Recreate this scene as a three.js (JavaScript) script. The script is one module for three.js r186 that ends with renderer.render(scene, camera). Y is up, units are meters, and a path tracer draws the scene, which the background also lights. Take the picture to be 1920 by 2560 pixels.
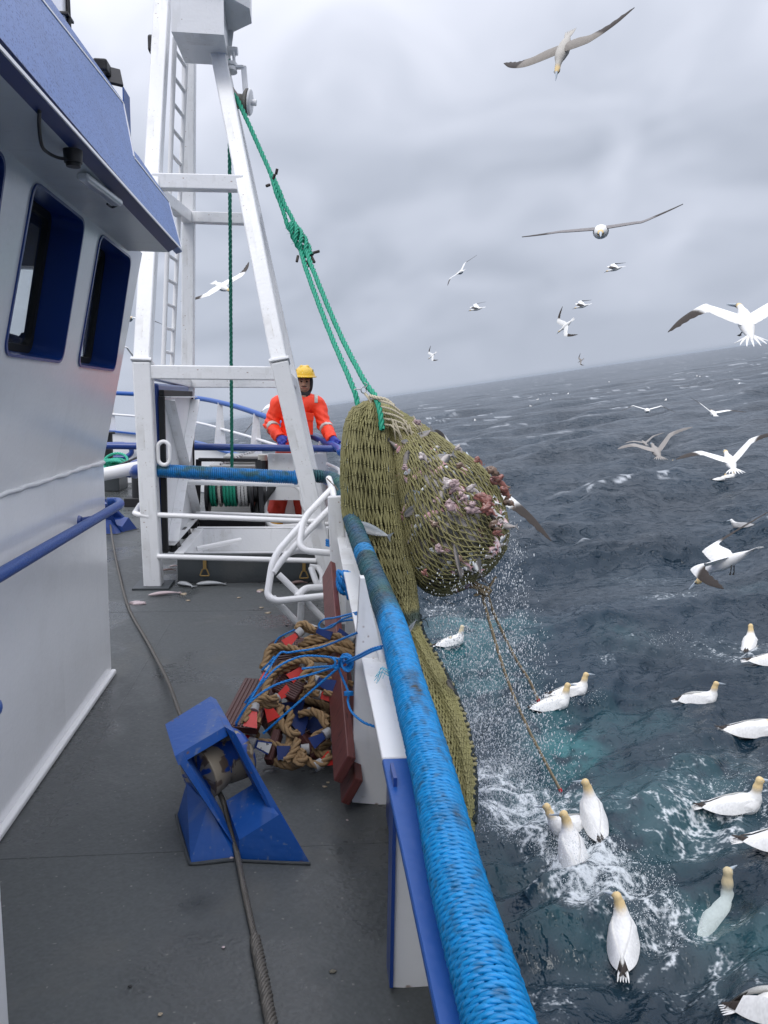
import * as THREE from 'three';
import { RoundedBoxGeometry } from 'three/addons/geometries/RoundedBoxGeometry.js';
import { mergeGeometries, mergeVertices, toCreasedNormals } from 'three/addons/utils/BufferGeometryUtils.js';
import { ConvexGeometry } from 'three/addons/geometries/ConvexGeometry.js';
import { MarchingCubes } from 'three/addons/objects/MarchingCubes.js';

// ---------------------------------------------------------------- camera, sky, sun, exposure
const V3 = (x = 0, y = 0, z = 0) => new THREE.Vector3(x, y, z);
const scene = new THREE.Scene();
const FPX = 1923;                                   // focal length in photograph pixels (1920 x 2560)
const CAM_H = 4.9;                                  // camera above the sea
const YAW = 5.85, PITCH = -8.4, ROLL = 0.9;         // camera against the ship, degrees
const EXPOSURE = 1.34, SUN = .75;
const camera = new THREE.PerspectiveCamera(2 * Math.atan(1280 / FPX) * 180 / Math.PI, 0.75, 0.05, 9000);
const D = Math.PI / 180;
const CS = V3(0, 1.5, 0);                           // camera in the ship's own frame (deck y = 0, bow -z, starboard +x)
const QC = new THREE.Quaternion().setFromEuler(new THREE.Euler(PITCH * D, -YAW * D, ROLL * D, 'YXZ'));
const camDir = (px, py) => V3((px - 960) / FPX, -(py - 1280) / FPX, -1);
const nCam = camDir(269, 1092).cross(camDir(1920, 854)); if (nCam.y < 0) nCam.negate(); nCam.normalize();
const QS = new THREE.Quaternion().setFromUnitVectors(nCam.clone().applyQuaternion(QC), V3(0, 1, 0));   // the ship rolls on the swell
const SHIP = new THREE.Matrix4().makeTranslation(0, CAM_H, 0).multiply(new THREE.Matrix4().makeRotationFromQuaternion(QS)).multiply(new THREE.Matrix4().makeTranslation(-CS.x, -CS.y, -CS.z));
camera.position.set(0, CAM_H, 0);
camera.quaternion.copy(QS).multiply(QC);
camera.updateMatrixWorld(true);
const dS = (px, py) => camDir(px, py).applyQuaternion(QC);
const at = (px, py, d) => dS(px, py).multiplyScalar(d).add(CS);               // ship frame, depth d
const onY = (px, py, y) => { const d = dS(px, py); return d.multiplyScalar((y - CS.y) / d.y).add(CS); };
const onX = (px, py, x) => { const d = dS(px, py); return d.multiplyScalar((x - CS.x) / d.x).add(CS); };
const onZ = (px, py, z) => { const d = dS(px, py); return d.multiplyScalar((z - CS.z) / d.z).add(CS); };
const onPlane = (px, py, p, n) => { const d = dS(px, py); return d.multiplyScalar(p.clone().sub(CS).dot(n) / d.dot(n)).add(CS); };
const atW = (px, py, d) => camDir(px, py).applyQuaternion(camera.quaternion).multiplyScalar(d).add(camera.position);   // world
const onSea = (px, py, y = 0) => { const d = camDir(px, py).applyQuaternion(camera.quaternion); return d.multiplyScalar((y - CAM_H) / d.y).add(camera.position); };

let SEED = 1234567;
function rnd() { SEED |= 0; SEED = SEED + 0x6D2B79F5 | 0; let t = Math.imul(SEED ^ SEED >>> 15, 1 | SEED); t = t + Math.imul(t ^ t >>> 7, 61 | t) ^ t; return ((t ^ t >>> 14) >>> 0) / 4294967296; }
const rr = (a, b) => a + (b - a) * rnd();
const clamp = (x, a = 0, b = 1) => Math.min(b, Math.max(a, x));
const sst = (a, b, x) => { const t = clamp((x - a) / (b - a)); return t * t * (3 - 2 * t); };
const mix = (a, b, t) => a + (b - a) * t;
// value noise, 2-D and 3-D, optionally tiling in 2-D
const PERM = new Uint8Array(512); { const p = [...Array(256).keys()]; for (let i = 255; i > 0; i--) { const j = Math.floor(rnd() * (i + 1)); [p[i], p[j]] = [p[j], p[i]]; } for (let i = 0; i < 512; i++) PERM[i] = p[i & 255]; }
const h2 = (x, y) => PERM[(PERM[x & 255] + y) & 255] / 255;
const h3 = (x, y, z) => PERM[(PERM[(PERM[x & 255] + y) & 255] + z) & 255] / 255;
const q5 = t => t * t * t * (t * (t * 6 - 15) + 10);
function n2(x, y, tile = 0) {
  let xi = Math.floor(x), yi = Math.floor(y); const u = q5(x - xi), v = q5(y - yi); let x1 = xi + 1, y1 = yi + 1;
  if (tile) { xi = ((xi % tile) + tile) % tile; yi = ((yi % tile) + tile) % tile; x1 = ((x1 % tile) + tile) % tile; y1 = ((y1 % tile) + tile) % tile; }
  return mix(mix(h2(xi, yi), h2(x1, yi), u), mix(h2(xi, y1), h2(x1, y1), u), v);
}
function n3(x, y, z) {
  const xi = Math.floor(x), yi = Math.floor(y), zi = Math.floor(z), u = q5(x - xi), v = q5(y - yi), w = q5(z - zi);
  const l = k => mix(mix(h3(xi, yi, k), h3(xi + 1, yi, k), u), mix(h3(xi, yi + 1, k), h3(xi + 1, yi + 1, k), u), v);
  return mix(l(zi), l(zi + 1), w);
}
function fbm2(x, y, o = 4, tile = 0) { let s = 0, a = .5, t = 0; for (let i = 0; i < o; i++) { s += a * n2(x + i * 17.3 * (tile ? 0 : 1), y - i * 9.1 * (tile ? 0 : 1), tile); t += a; a *= .5; x *= 2; y *= 2; tile *= 2; } return s / t; }
function fbm3(x, y, z, o = 4) { let s = 0, a = .5, t = 0; for (let i = 0; i < o; i++) { s += a * n3(x, y, z); t += a; a *= .5; x = x * 2.03 + 5.1; y = y * 2.03 + 1.7; z = z * 2.03 + 9.2; } return s / t; }

// overcast sky, computed: pale cloud deck, brighter to the zenith as an overcast sky is
const SUN_DIR = V3(-0.18, 0.72, 0.62).normalize();
{
  const W = 1024, Hh = 512, data = new Float32Array(W * Hh * 4);
  for (let j = 0; j < Hh; j++) for (let i = 0; i < W; i++) {
    const lat = ((j + .5) / Hh - .5) * Math.PI, lon = ((i + .5) / W - .5) * 2 * Math.PI;
    const y = Math.sin(lat), c = Math.cos(lat), x = c * Math.cos(lon), z = c * Math.sin(lon);
    let r, g, b;
    if (y < -0.004) { r = .20; g = .24; b = .29; } else {
      const e = Math.max(y, 0), k = 1.75 / (e + .34), cx = x * k, cz = z * k;
      const wx = fbm2(cx * 1.3 + 3, cz * 1.3, 3) - .5, wz = fbm2(cx * 1.3 + 33, cz * 1.3 + 7, 3) - .5, n = fbm2(cx * 1.15 + wx * 1.6 + 11, cz * 1.15 + wz * 1.6 + 4, 6);
      const pf = fbm2(cx * 3.1 + wx * 2.4 + 60, cz * 3.1 + wz * 2.4 + 12, 5); const cloud = (n - .5) * 1.10 + (pf - .5) * .55;
      const az = .5 + .5 * (-x * .75 + z * .35) ;                    // brighter over the port quarter
      let L = .47 + 1.30 * e * e + (az - .5) * .10;
      L *= 1 + cloud * (.38 * sst(0.0, .14, e) + .08);
      const w = clamp((L - .42) * 2.4);                              // thin grey-blue, thick patches whiter
      const tr = mix(.825, .95, w), tg = mix(.91, .97, w), tb = mix(1.09, 1.08, w);
      r = L * tr; g = L * tg; b = L * tb;
    }
    const o = (j * W + i) * 4; data[o] = r; data[o + 1] = g; data[o + 2] = b; data[o + 3] = 1;
  }
  const sky = new THREE.DataTexture(data, W, Hh, THREE.RGBAFormat, THREE.FloatType);
  sky.mapping = THREE.EquirectangularReflectionMapping; sky.magFilter = sky.minFilter = THREE.LinearFilter; sky.wrapS = THREE.RepeatWrapping; sky.needsUpdate = true;
  scene.background = sky; scene.environment = sky; scene.environmentIntensity = 1;
}
const sun = new THREE.DirectionalLight(new THREE.Color(1, .975, .94), SUN);
sun.name = 'sun'; sun.position.copy(SUN_DIR).multiplyScalar(60); sun.castShadow = true; sun.shadow.radius = 40;
Object.assign(sun.shadow.camera, { left: -14, right: 14, top: 14, bottom: -14, near: 1, far: 140 }); sun.shadow.mapSize.set(2048, 2048);
scene.add(sun, sun.target);
scene.fog = new THREE.FogExp2(new THREE.Color(.50, .57, .68), 0.00003);

// ---------------------------------------------------------------- builders
const used = new Map(), aboard = [];
const numbered = n => { const k = used.get(n) || 0; used.set(n, k + 1); return k ? n + '_' + String(k).padStart(3, '0') : n; };
function tag(o, label, category, group) { o.userData = { label, category }; if (group) o.userData.group = group; return o; }
function thing(name, label, category, pos, group, ship = true) {
  const g = new THREE.Group(); g.name = numbered(name); if (pos) g.position.copy(pos); scene.add(g); if (ship) aboard.push(g);
  if (label) tag(g, label, category, group); return g;
}
// geometry given in the same frame as the thing (ship or world); it is moved to the thing's own origin
function part(name, geo, mat, parent, stuff) {
  if (Array.isArray(geo)) geo = merge(geo);
  const m = new THREE.Mesh(geo, mat); m.castShadow = m.receiveShadow = true;
  const o = V3(); for (let p = parent; p; p = p.parent) if (p !== scene) o.add(p.position);
  geo.translate(-o.x, -o.y, -o.z);
  m.name = name; if (stuff) m.userData.kind = 'stuff'; parent.add(m); return m;
}
function solo(name, geo, mat, label, category, group, ship = true, pos) {
  if (Array.isArray(geo)) geo = merge(geo);
  const m = new THREE.Mesh(geo, mat); m.castShadow = m.receiveShadow = true; m.name = numbered(name); scene.add(m); if (ship) aboard.push(m);
  if (!pos) { geo.computeBoundingBox(); pos = geo.boundingBox.getCenter(V3()); pos.y = geo.boundingBox.min.y; }
  geo.translate(-pos.x, -pos.y, -pos.z); m.position.copy(pos);
  return tag(m, label, category, group);
}
function struct(name, geo, mat, ship = true) {
  if (Array.isArray(geo)) geo = merge(geo);
  const m = new THREE.Mesh(geo, mat); m.castShadow = m.receiveShadow = true; m.name = numbered(name); m.userData.kind = 'structure'; scene.add(m); if (ship) aboard.push(m); return m;
}
function merge(list) {
  const l = list.filter(Boolean).map(g => { g = g.index ? g.toNonIndexed() : g; for (const k of Object.keys(g.attributes)) if (!['position', 'normal', 'uv', 'color'].includes(k)) g.deleteAttribute(k); return g; });
  const anyC = l.some(g => g.attributes.color), anyU = l.every(g => g.attributes.uv);
  for (const g of l) { if (anyC && !g.attributes.color) g.setAttribute('color', new THREE.BufferAttribute(new Float32Array(g.attributes.position.count * 3).fill(1), 3)); if (!anyU && g.attributes.uv) g.deleteAttribute('uv'); if (!g.attributes.normal) g.computeVertexNormals(); }
  return l.length === 1 ? l[0] : mergeGeometries(l);
}
const paint = (g, c, f) => { const n = g.attributes.position.count, a = new Float32Array(n * 3), P = g.attributes.position; for (let i = 0; i < n; i++) { const q = f ? f(P.getX(i), P.getY(i), P.getZ(i)) : c; a[3 * i] = q[0]; a[3 * i + 1] = q[1]; a[3 * i + 2] = q[2]; } g.setAttribute('color', new THREE.BufferAttribute(a, 3)); return g; };
// uv in metres by the face's main direction
function boxUV(g, s = 1) {
  g = g.index ? g.toNonIndexed() : g; if (!g.attributes.normal) g.computeVertexNormals();
  const P = g.attributes.position, N = g.attributes.normal, uv = new Float32Array(P.count * 2);
  for (let i = 0; i < P.count; i++) { const ax = Math.abs(N.getX(i)), ay = Math.abs(N.getY(i)), az = Math.abs(N.getZ(i)); let u, v; if (ay > ax && ay > az) { u = P.getX(i); v = P.getZ(i); } else if (ax > az) { u = P.getZ(i); v = P.getY(i); } else { u = P.getX(i); v = P.getY(i); } uv[2 * i] = u * s; uv[2 * i + 1] = v * s; }
  g.setAttribute('uv', new THREE.BufferAttribute(uv, 2)); return g;
}
const box = (w, h, d, c, r = .006) => { const g = r ? new RoundedBoxGeometry(w, h, d, 2, Math.min(r, w / 2.1, h / 2.1, d / 2.1)) : new THREE.BoxGeometry(w, h, d); if (c) g.translate(c.x, c.y, c.z); return boxUV(g); };
const boxMM = (x0, x1, y0, y1, z0, z1, r = .006) => box(Math.abs(x1 - x0), Math.abs(y1 - y0), Math.abs(z1 - z0), V3((x0 + x1) / 2, (y0 + y1) / 2, (z0 + z1) / 2), r);
function orient(g, a, b, up = V3(0, 1, 0)) {       // local z runs a -> b
  const z = b.clone().sub(a).normalize(); let x = up.clone().cross(z); if (x.length() < 1e-3) x = V3(1, 0, 0).cross(z); x.normalize(); const y = z.clone().cross(x);
  return g.applyMatrix4(new THREE.Matrix4().makeBasis(x, y, z).setPosition(a.clone().add(b).multiplyScalar(.5)));
}
const beam = (a, b, w, h, r = .012, up) => { const g = new RoundedBoxGeometry(w, h, a.distanceTo(b), 2, r); boxUV(g); return orient(boxUV(g), a, b, up); };
const cyl = (a, b, r0, r1 = r0, n = 16) => { const g = new THREE.CylinderGeometry(r1, r0, a.distanceTo(b), n); g.rotateX(Math.PI / 2); return orient(g, a, b); };
// signed-distance modelling, meshed by marching cubes
const cap = (p, a, b, ra, rb) => { const bx = b.x - a.x, by = b.y - a.y, bz = b.z - a.z, px = p.x - a.x, py = p.y - a.y, pz = p.z - a.z; const t = clamp((px * bx + py * by + pz * bz) / (bx * bx + by * by + bz * bz + 1e-9)); return Math.hypot(px - bx * t, py - by * t, pz - bz * t) - mix(ra, rb, t); };
const smin = (a, b, k) => { const h = Math.max(k - Math.abs(a - b), 0) / k; return Math.min(a, b) - h * h * k * .25; };
function mesh3(sdf, lo, hi, res) {
  const mc = new MarchingCubes(res, new THREE.MeshBasicMaterial(), false, false, 400000); mc.isolation = 0; const hs = res / 2, c = lo.clone().add(hi).multiplyScalar(.5), e = hi.clone().sub(lo).multiplyScalar(.5), p = V3();
  for (let z = 0; z < res; z++) for (let y = 0; y < res; y++) for (let x = 0; x < res; x++) { p.set(c.x + e.x * (x - hs) / hs, c.y + e.y * (y - hs) / hs, c.z + e.z * (z - hs) / hs); mc.field[x + y * res + z * res * res] = -sdf(p); }
  mc.update(); const n = mc.count, pos = mc.positionArray.slice(0, n * 3); for (let i = 0; i < n; i++) { pos[3 * i] = c.x + e.x * pos[3 * i]; pos[3 * i + 1] = c.y + e.y * pos[3 * i + 1]; pos[3 * i + 2] = c.z + e.z * pos[3 * i + 2]; }
  let g = new THREE.BufferGeometry(); g.setAttribute('position', new THREE.BufferAttribute(pos, 3)); g = mergeVertices(g, 1e-5); g.computeVertexNormals();
  // outward normals whatever the winding
  { const P = g.attributes.position, N = g.attributes.normal; let s = 0; for (let i = 0; i < P.count; i += 7) { p.set(P.getX(i) + N.getX(i) * .004, P.getY(i) + N.getY(i) * .004, P.getZ(i) + N.getZ(i) * .004); s += sdf(p) > 0 ? 1 : -1; } if (s < 0) { const I = g.index.array; for (let i = 0; i < I.length; i += 3) { const t = I[i]; I[i] = I[i + 1]; I[i + 1] = t; } g.computeVertexNormals(); } }
  return g;
}
function fillet(pts, r) {                             // rounded polyline as a Curve
  const P = new THREE.CurvePath(); let prev = pts[0];
  for (let i = 1; i < pts.length - 1; i++) {
    const p = pts[i], d0 = pts[i - 1].clone().sub(p), d1 = pts[i + 1].clone().sub(p), q = Math.min(r, d0.length() * .48, d1.length() * .48);
    const a = p.clone().addScaledVector(d0.normalize(), q), b = p.clone().addScaledVector(d1.normalize(), q);
    if (prev.distanceTo(a) > 1e-5) P.add(new THREE.LineCurve3(prev, a)); P.add(new THREE.QuadraticBezierCurve3(a, p, b)); prev = b;
  }
  P.add(new THREE.LineCurve3(prev, pts[pts.length - 1])); return P;
}
const spl = (pts, closed = false, t = .5) => new THREE.CatmullRomCurve3(pts, closed, 'catmullrom', t);
function sweep(curve, r, n = 0, sides = 10, caps = true) {     // tube with rounded-off ends, r may be a function of t
  const L = curve.getLength(); n = n || Math.max(8, Math.round(L / .03)); const pts = curve.getSpacedPoints(n); const R = typeof r === 'function' ? r : () => r;
  return sweepPts(pts, R, sides, caps && !curve.closed);
}
function frames(pts) {
  const n = pts.length, T = [], N = [], B = [];
  for (let i = 0; i < n; i++) T.push(pts[Math.min(i + 1, n - 1)].clone().sub(pts[Math.max(i - 1, 0)]).normalize());
  let u = Math.abs(T[0].y) < .9 ? V3(0, 1, 0) : V3(1, 0, 0);
  for (let i = 0; i < n; i++) { u = u.clone().addScaledVector(T[i], -u.dot(T[i])).normalize(); N.push(u); B.push(T[i].clone().cross(u)); }
  return { T, N, B };
}
function sweepPts(pts, R, sides = 8, caps = true) {
  const n = pts.length, { T, N, B } = frames(pts), pos = [], nor = [], uv = [], idx = []; let L = 0;
  const ring = (p, i, r, nz) => { for (let k = 0; k <= sides; k++) { const a = k / sides * 2 * Math.PI, c = Math.cos(a), s = Math.sin(a), d = N[i].clone().multiplyScalar(c).addScaledVector(B[i], s); pos.push(p.x + d.x * r, p.y + d.y * r, p.z + d.z * r); const q = d.multiplyScalar(1 - Math.abs(nz)).addScaledVector(T[i], nz).normalize(); nor.push(q.x, q.y, q.z); uv.push(L, k / sides); } };
  let rows = 0;
  if (caps) { ring(pts[0], 0, R(0) * .02, -1); ring(pts[0], 0, R(0) * .98, -.6); rows += 2; }
  for (let i = 0; i < n; i++) { if (i) L += pts[i].distanceTo(pts[i - 1]); ring(pts[i], i, R(i / (n - 1)), 0); rows++; }
  if (caps) { ring(pts[n - 1], n - 1, R(1) * .98, .6); ring(pts[n - 1], n - 1, R(1) * .02, 1); rows += 2; }
  const w = sides + 1; for (let i = 0; i < rows - 1; i++) for (let k = 0; k < sides; k++) { const a = i * w + k; idx.push(a, a + 1, a + w, a + 1, a + w + 1, a + w); }
  const g = new THREE.BufferGeometry(); g.setAttribute('position', new THREE.Float32BufferAttribute(pos, 3)); g.setAttribute('normal', new THREE.Float32BufferAttribute(nor, 3)); g.setAttribute('uv', new THREE.Float32BufferAttribute(uv, 2)); g.setIndex(idx); return g;
}
// laid rope: strands twisted round a curve
function rope(curve, R, { pitch = R * 7, strands = 3, sides = 5, per = 9, wob = 0, caps = false } = {}) {
  const L = curve.getLength(), n = Math.max(6, Math.round(L / pitch * per)), pts = curve.getSpacedPoints(n), { N, B } = frames(pts), out = [];
  for (let s = 0; s < strands; s++) {
    const q = pts.map((p, i) => { const a = i / n * L / pitch * 2 * Math.PI + s / strands * 2 * Math.PI, o = R * (strands > 3 ? .62 : .5) * (1 + wob * (n3(p.x * 40, p.y * 40, p.z * 40 + s) - .5)); return p.clone().addScaledVector(N[i], Math.cos(a) * o).addScaledVector(B[i], Math.sin(a) * o); });
    out.push(sweepPts(q, () => R * (strands > 3 ? .42 : .54), sides, caps));
  }
  return merge(out);
}
function prism(poly, t, fr) {                       // polygon of points in a plane, thickness t away from the normal n
  const o = fr.o, S = new THREE.Shape(poly.map(p => { const d = p.clone().sub(o); return new THREE.Vector2(d.dot(fr.u), d.dot(fr.v)); }));
  return slab(S, t, fr);
}
function slab(S, t, fr, bevel = 0) {
  const g = new THREE.ExtrudeGeometry(S, { depth: t, bevelEnabled: bevel > 0, bevelSize: bevel, bevelThickness: bevel, bevelSegments: 2, bevelOffset: -bevel, curveSegments: 10 });
  g.translate(0, 0, -t); boxUV(g); return g.applyMatrix4(new THREE.Matrix4().makeBasis(fr.u, fr.v, fr.w).setPosition(fr.o));
}
const frame = (o, u, v) => { u = u.clone().normalize(); v = v.clone().addScaledVector(u, -v.dot(u)).normalize(); return { o, u, v, w: u.clone().cross(v) }; };
const to2 = (p, fr) => { const d = p.clone().sub(fr.o); return new THREE.Vector2(d.dot(fr.u), d.dot(fr.v)); };
function roundPoly(pts, r, Cls = THREE.Shape) {       // 2-D polygon with rounded corners
  const S = new Cls(), n = pts.length;
  for (let i = 0; i < n; i++) { const p = pts[i], a = pts[(i + n - 1) % n].clone().sub(p), b = pts[(i + 1) % n].clone().sub(p), q = Math.min(r, a.length() * .45, b.length() * .45); const A = p.clone().addScaledVector(a.normalize(), q), B = p.clone().addScaledVector(b.normalize(), q); i ? S.lineTo(A.x, A.y) : S.moveTo(A.x, A.y); S.quadraticCurveTo(p.x, p.y, B.x, B.y); }
  S.closePath(); return S;
}
function plank(a, b, w, t, r = .004, up) { return beam(a, b, w, t, r, up); }
function blob(c, rx, ry, rz, n = 12, nz = 0, f = 3, seed = 0) { const g = new THREE.SphereGeometry(1, n * 2, n), P = g.attributes.position; for (let i = 0; i < P.count; i++) { const x = P.getX(i), y = P.getY(i), z = P.getZ(i), k = 1 + nz * (n3(x * f + seed, y * f + 3, z * f) - .5) * 2; P.setXYZ(i, x * rx * k, y * ry * k, z * rz * k); } g.computeVertexNormals(); if (c) g.translate(c.x, c.y, c.z); return g; }

// ---------------------------------------------------------------- textures and materials
function tex(w, h, f, { srgb = false, rep = 1, wrap = true } = {}) {
  const d = new Uint8Array(w * h * 4); const e = v => { v = clamp(v); return srgb ? 255 * (v <= .0031308 ? 12.92 * v : 1.055 * Math.pow(v, 1 / 2.4) - .055) : 255 * v; };
  for (let j = 0; j < h; j++) for (let i = 0; i < w; i++) { const c = f(i / w, j / h, i, j), o = (j * w + i) * 4; if (typeof c === 'number') { d[o] = d[o + 1] = d[o + 2] = e(c); } else { d[o] = e(c[0]); d[o + 1] = e(c[1]); d[o + 2] = e(c[2]); } d[o + 3] = 255; }
  const t = new THREE.DataTexture(d, w, h); t.magFilter = THREE.LinearFilter; t.minFilter = THREE.LinearMipmapLinearFilter; t.generateMipmaps = true; t.wrapS = t.wrapT = wrap ? THREE.RepeatWrapping : THREE.ClampToEdgeWrapping; t.repeat.set(rep, rep); if (srgb) t.colorSpace = THREE.SRGBColorSpace; t.needsUpdate = true; return t;
}
const lin = (r, g, b) => new THREE.Color().setRGB(r, g, b);
const mat = (c, rough = .5, o = {}) => new THREE.MeshStandardMaterial({ color: lin(...c), roughness: rough, ...o });
const phy = (c, rough = .5, o = {}) => new THREE.MeshPhysicalMaterial({ color: lin(...c), roughness: rough, ...o });
// scuffs, grime specks and orange-peel of ship's paint (2 m tile)
const grime = (base, dirt, amt, seed, rust) => tex(512, 512, (u, v) => {
  const a = fbm2(u * 6 + seed, v * 6, 5, 0), sp = n2(u * 160 + seed, v * 160), st = fbm2(u * 40 + seed, v * 7, 3);
  let k = sst(.58, .85, a) * .35 * amt + sst(.90, .97, sp) * .45 * amt * sst(.45, .6, a) + sst(.68, .8, st) * .14 * amt;
  const c = [mix(base[0], dirt[0], k), mix(base[1], dirt[1], k), mix(base[2], dirt[2], k)];
  if (rust) { const q = sst(.955, .985, n2(u * 90 + 9, v * 90 + seed)) * sst(.5, .62, fbm2(u * 9 + 3, v * 9 + seed, 3)) * .8; c[0] = mix(c[0], .20, q); c[1] = mix(c[1], .09, q); c[2] = mix(c[2], .04, q); }
  return c;
}, { srgb: true, rep: .6 });
const peel = tex(256, 256, (u, v) => .5 + .3 * (fbm2(u * 12, v * 12, 4, 12) - .5) + .15 * (n2(u * 64, v * 64, 64) - .5), { rep: 1.2 });
const M = {};
M.white = phy([1, 1, 1], .34, { map: grime([.80, .81, .82], [.45, .43, .39], 1, 3, true), bumpMap: peel, bumpScale: .003, clearcoat: .3, clearcoatRoughness: .25 });
M.whitePipe = phy([.80, .80, .80], .3, { clearcoat: .3, clearcoatRoughness: .2, bumpMap: peel, bumpScale: .001 });
M.wall = phy([1, 1, 1], .2, { map: grime([.88, .89, .90], [.70, .70, .69], .5, 21), bumpMap: peel, bumpScale: .0018, clearcoat: .4, clearcoatRoughness: .18 });
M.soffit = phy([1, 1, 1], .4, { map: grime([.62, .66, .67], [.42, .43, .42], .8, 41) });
M.blue = phy([1, 1, 1], .42, { map: grime([.006, .080, .34], [.02, .10, .36], 1, 7), bumpMap: peel, bumpScale: .003, clearcoat: .12, clearcoatRoughness: .3 });
M.blueWorn = phy([1, 1, 1], .45, { map: grime([.006, .080, .34], [.16, .20, .30], 1.6, 77, true), bumpMap: peel, bumpScale: .004 });
M.navy = phy([.012, .05, .24], .35, { clearcoat: .35, clearcoatRoughness: .2 });
M.black = mat([.012, .012, .014], .45); M.rubber = mat([.016, .017, .018], .7);
M.steel = mat([.42, .42, .42], .38, { metalness: .85 }); M.dark = mat([.05, .055, .06], .6); M.brass = mat([.36, .24, .09], .45, { metalness: .7 });
M.deckgrey = phy([1, 1, 1], .42, { map: grime([.048, .056, .060], [.10, .10, .095], 1, 17), bumpMap: peel, bumpScale: .004 });
M.maroon = phy([1, 1, 1], .5, { map: tex(256, 512, (u, v) => { const g = fbm2(u * 40, v * 3, 4), s = sst(.72, .8, fbm2(u * 60 + 4, v * 5 + 7, 3)); return [mix(.10, .16, g) * (1 - .6 * s), mix(.028, .045, g) * (1 - .6 * s), mix(.024, .038, g) * (1 - .6 * s)]; }, { srgb: true, rep: 2 }) });
M.fog = null;
// ---------------------------------------------------------------- the sea (world frame, mean level y = 0)
const WAVES = [];
{ const N = 54; for (let i = 0; i < N; i++) { const t = i / (N - 1), lam = .32 * Math.pow(20 / .32, t) * rr(.9, 1.1); const dir = (-118 + rr(-62, 62) * (1 - .45 * t)) * D; const st = mix(.130, .034, Math.sqrt(t)) * rr(.6, 1.35); WAVES.push({ k: 2 * Math.PI / lam, kx: Math.cos(dir) * 2 * Math.PI / lam, kz: Math.sin(dir) * 2 * Math.PI / lam, a: st * lam / (2 * Math.PI), p: rr(0, 6.283), lam, sharp: .28 }); } }
function eta(x, z, cell = 0) {
  const wx = x + .5 * (n2(x * .23, z * .23) - .5) + .22 * (n2(x * .9 + 5, z * .9) - .5), wz = z + .5 * (n2(x * .23 + 40, z * .23) - .5) + .22 * (n2(x * .9, z * .9 + 70) - .5);
  const grp = .55 + .9 * n2(x * .11 + 3, z * .11 + 9), grs = .35 + 1.3 * n2(x * .31 + 13, z * .31 + 2); let h = 0;
  for (const w of WAVES) { const f = cell > 0 ? sst(2.0, 4.0, w.lam / cell) : 1; if (f <= 0) continue; const s = Math.sin(w.kx * wx + w.kz * wz + w.p); h += w.a * f * (w.lam > 2.5 ? grp : grs) * (s + w.sharp * (s * s - .5)); }
  return h;
}
// foam and aerated-water patches: [px, py, radius across m, strength, aerated?]
const FOAM = [], AER = [];
for (const [px, py, r, s, e = 1] of [[1215, 1930, .5, .85], [1290, 1960, .55, .9], [1180, 1800, .55, .6], [1250, 2020, .5, 1.0], [1330, 2060, .5, .9], [1390, 2120, .42, .85], [1465, 2160, .45, .8], [1530, 2200, .5, .8], [1450, 2235, .4, .75], [1400, 2010, .5, .55], [1600, 2260, .5, .55], [1680, 2330, .5, .48], [1760, 2400, .6, .38], [1130, 1560, .8, .6], [1100, 1500, .9, .75], [1170, 1620, .8, .45], [1240, 1540, .9, .4], [1200, 1720, .8, .45], [1300, 1850, .7, .45], [1760, 1960, .8, .5], [1880, 2010, .6, .55], [1690, 2060, .6, .38], [1600, 2050, .6, .38], [1480, 1990, .6, .42], [1520, 1650, .5, .45], [1600, 1605, .6, .5], [1660, 1740, .5, .42], [1800, 1610, .9, .5], [1900, 1620, .7, .5], [1700, 1490, .9, .42], [1620, 1440, 1.2, .42], [1640, 1500, .9, .40], [1560, 1420, 1.0, .32], [1390, 2420, .4, .35], [1350, 2500, .35, .42], [1550, 2420, .5, .25], [1820, 2300, .5, .30], [1870, 2480, .4, .45], [1880, 1880, .5, .35], [1760, 2060, .5, .42], [1310, 2210, .35, .42], [1680, 1860, .7, .30], [1500, 1820, .6, .25]])
  { const p = onSea(px, py); FOAM.push([p.x, p.z, r * .8, s * .78]); }
for (const [px, py, r, s] of [[1400, 1840, .62, 1.0], [1440, 1880, .4, .8], [1370, 1780, .4, .6], [1545, 1770, .6, .35], [1640, 1800, .5, .28], [1140, 1660, 1.0, .9], [1230, 1600, 1.1, .8], [1150, 1570, 1.0, .85], [1230, 1720, .9, .7], [1890, 2390, .5, .55], [1700, 2020, .8, .38], [1500, 2000, .9, .35], [1250, 2200, .9, .22], [1470, 2310, .5, .3], [1780, 1930, .7, .4], [1380, 2300, .35, .25], [1560, 1600, .6, .25], [1640, 2120, .7, .25], [1870, 1480, .6, .2], [1350, 1960, .8, .4], [1770, 2280, .34, .6]])
  { const p = onSea(px, py); AER.push([p.x, p.z, r * .8, s > .9 ? s * .55 : s * .36]); }
const gsum = (L, x, z) => { let s = 0; for (const [a, b, r, k] of L) { const d = ((x - a) * (x - a) + (z - b) * (z - b)) / (r * r); if (d < 6) s = 1 - (1 - s) * (1 - k * Math.exp(-d)); } return s; };
const WATER = [.0040, .0190, .0350];
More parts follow.
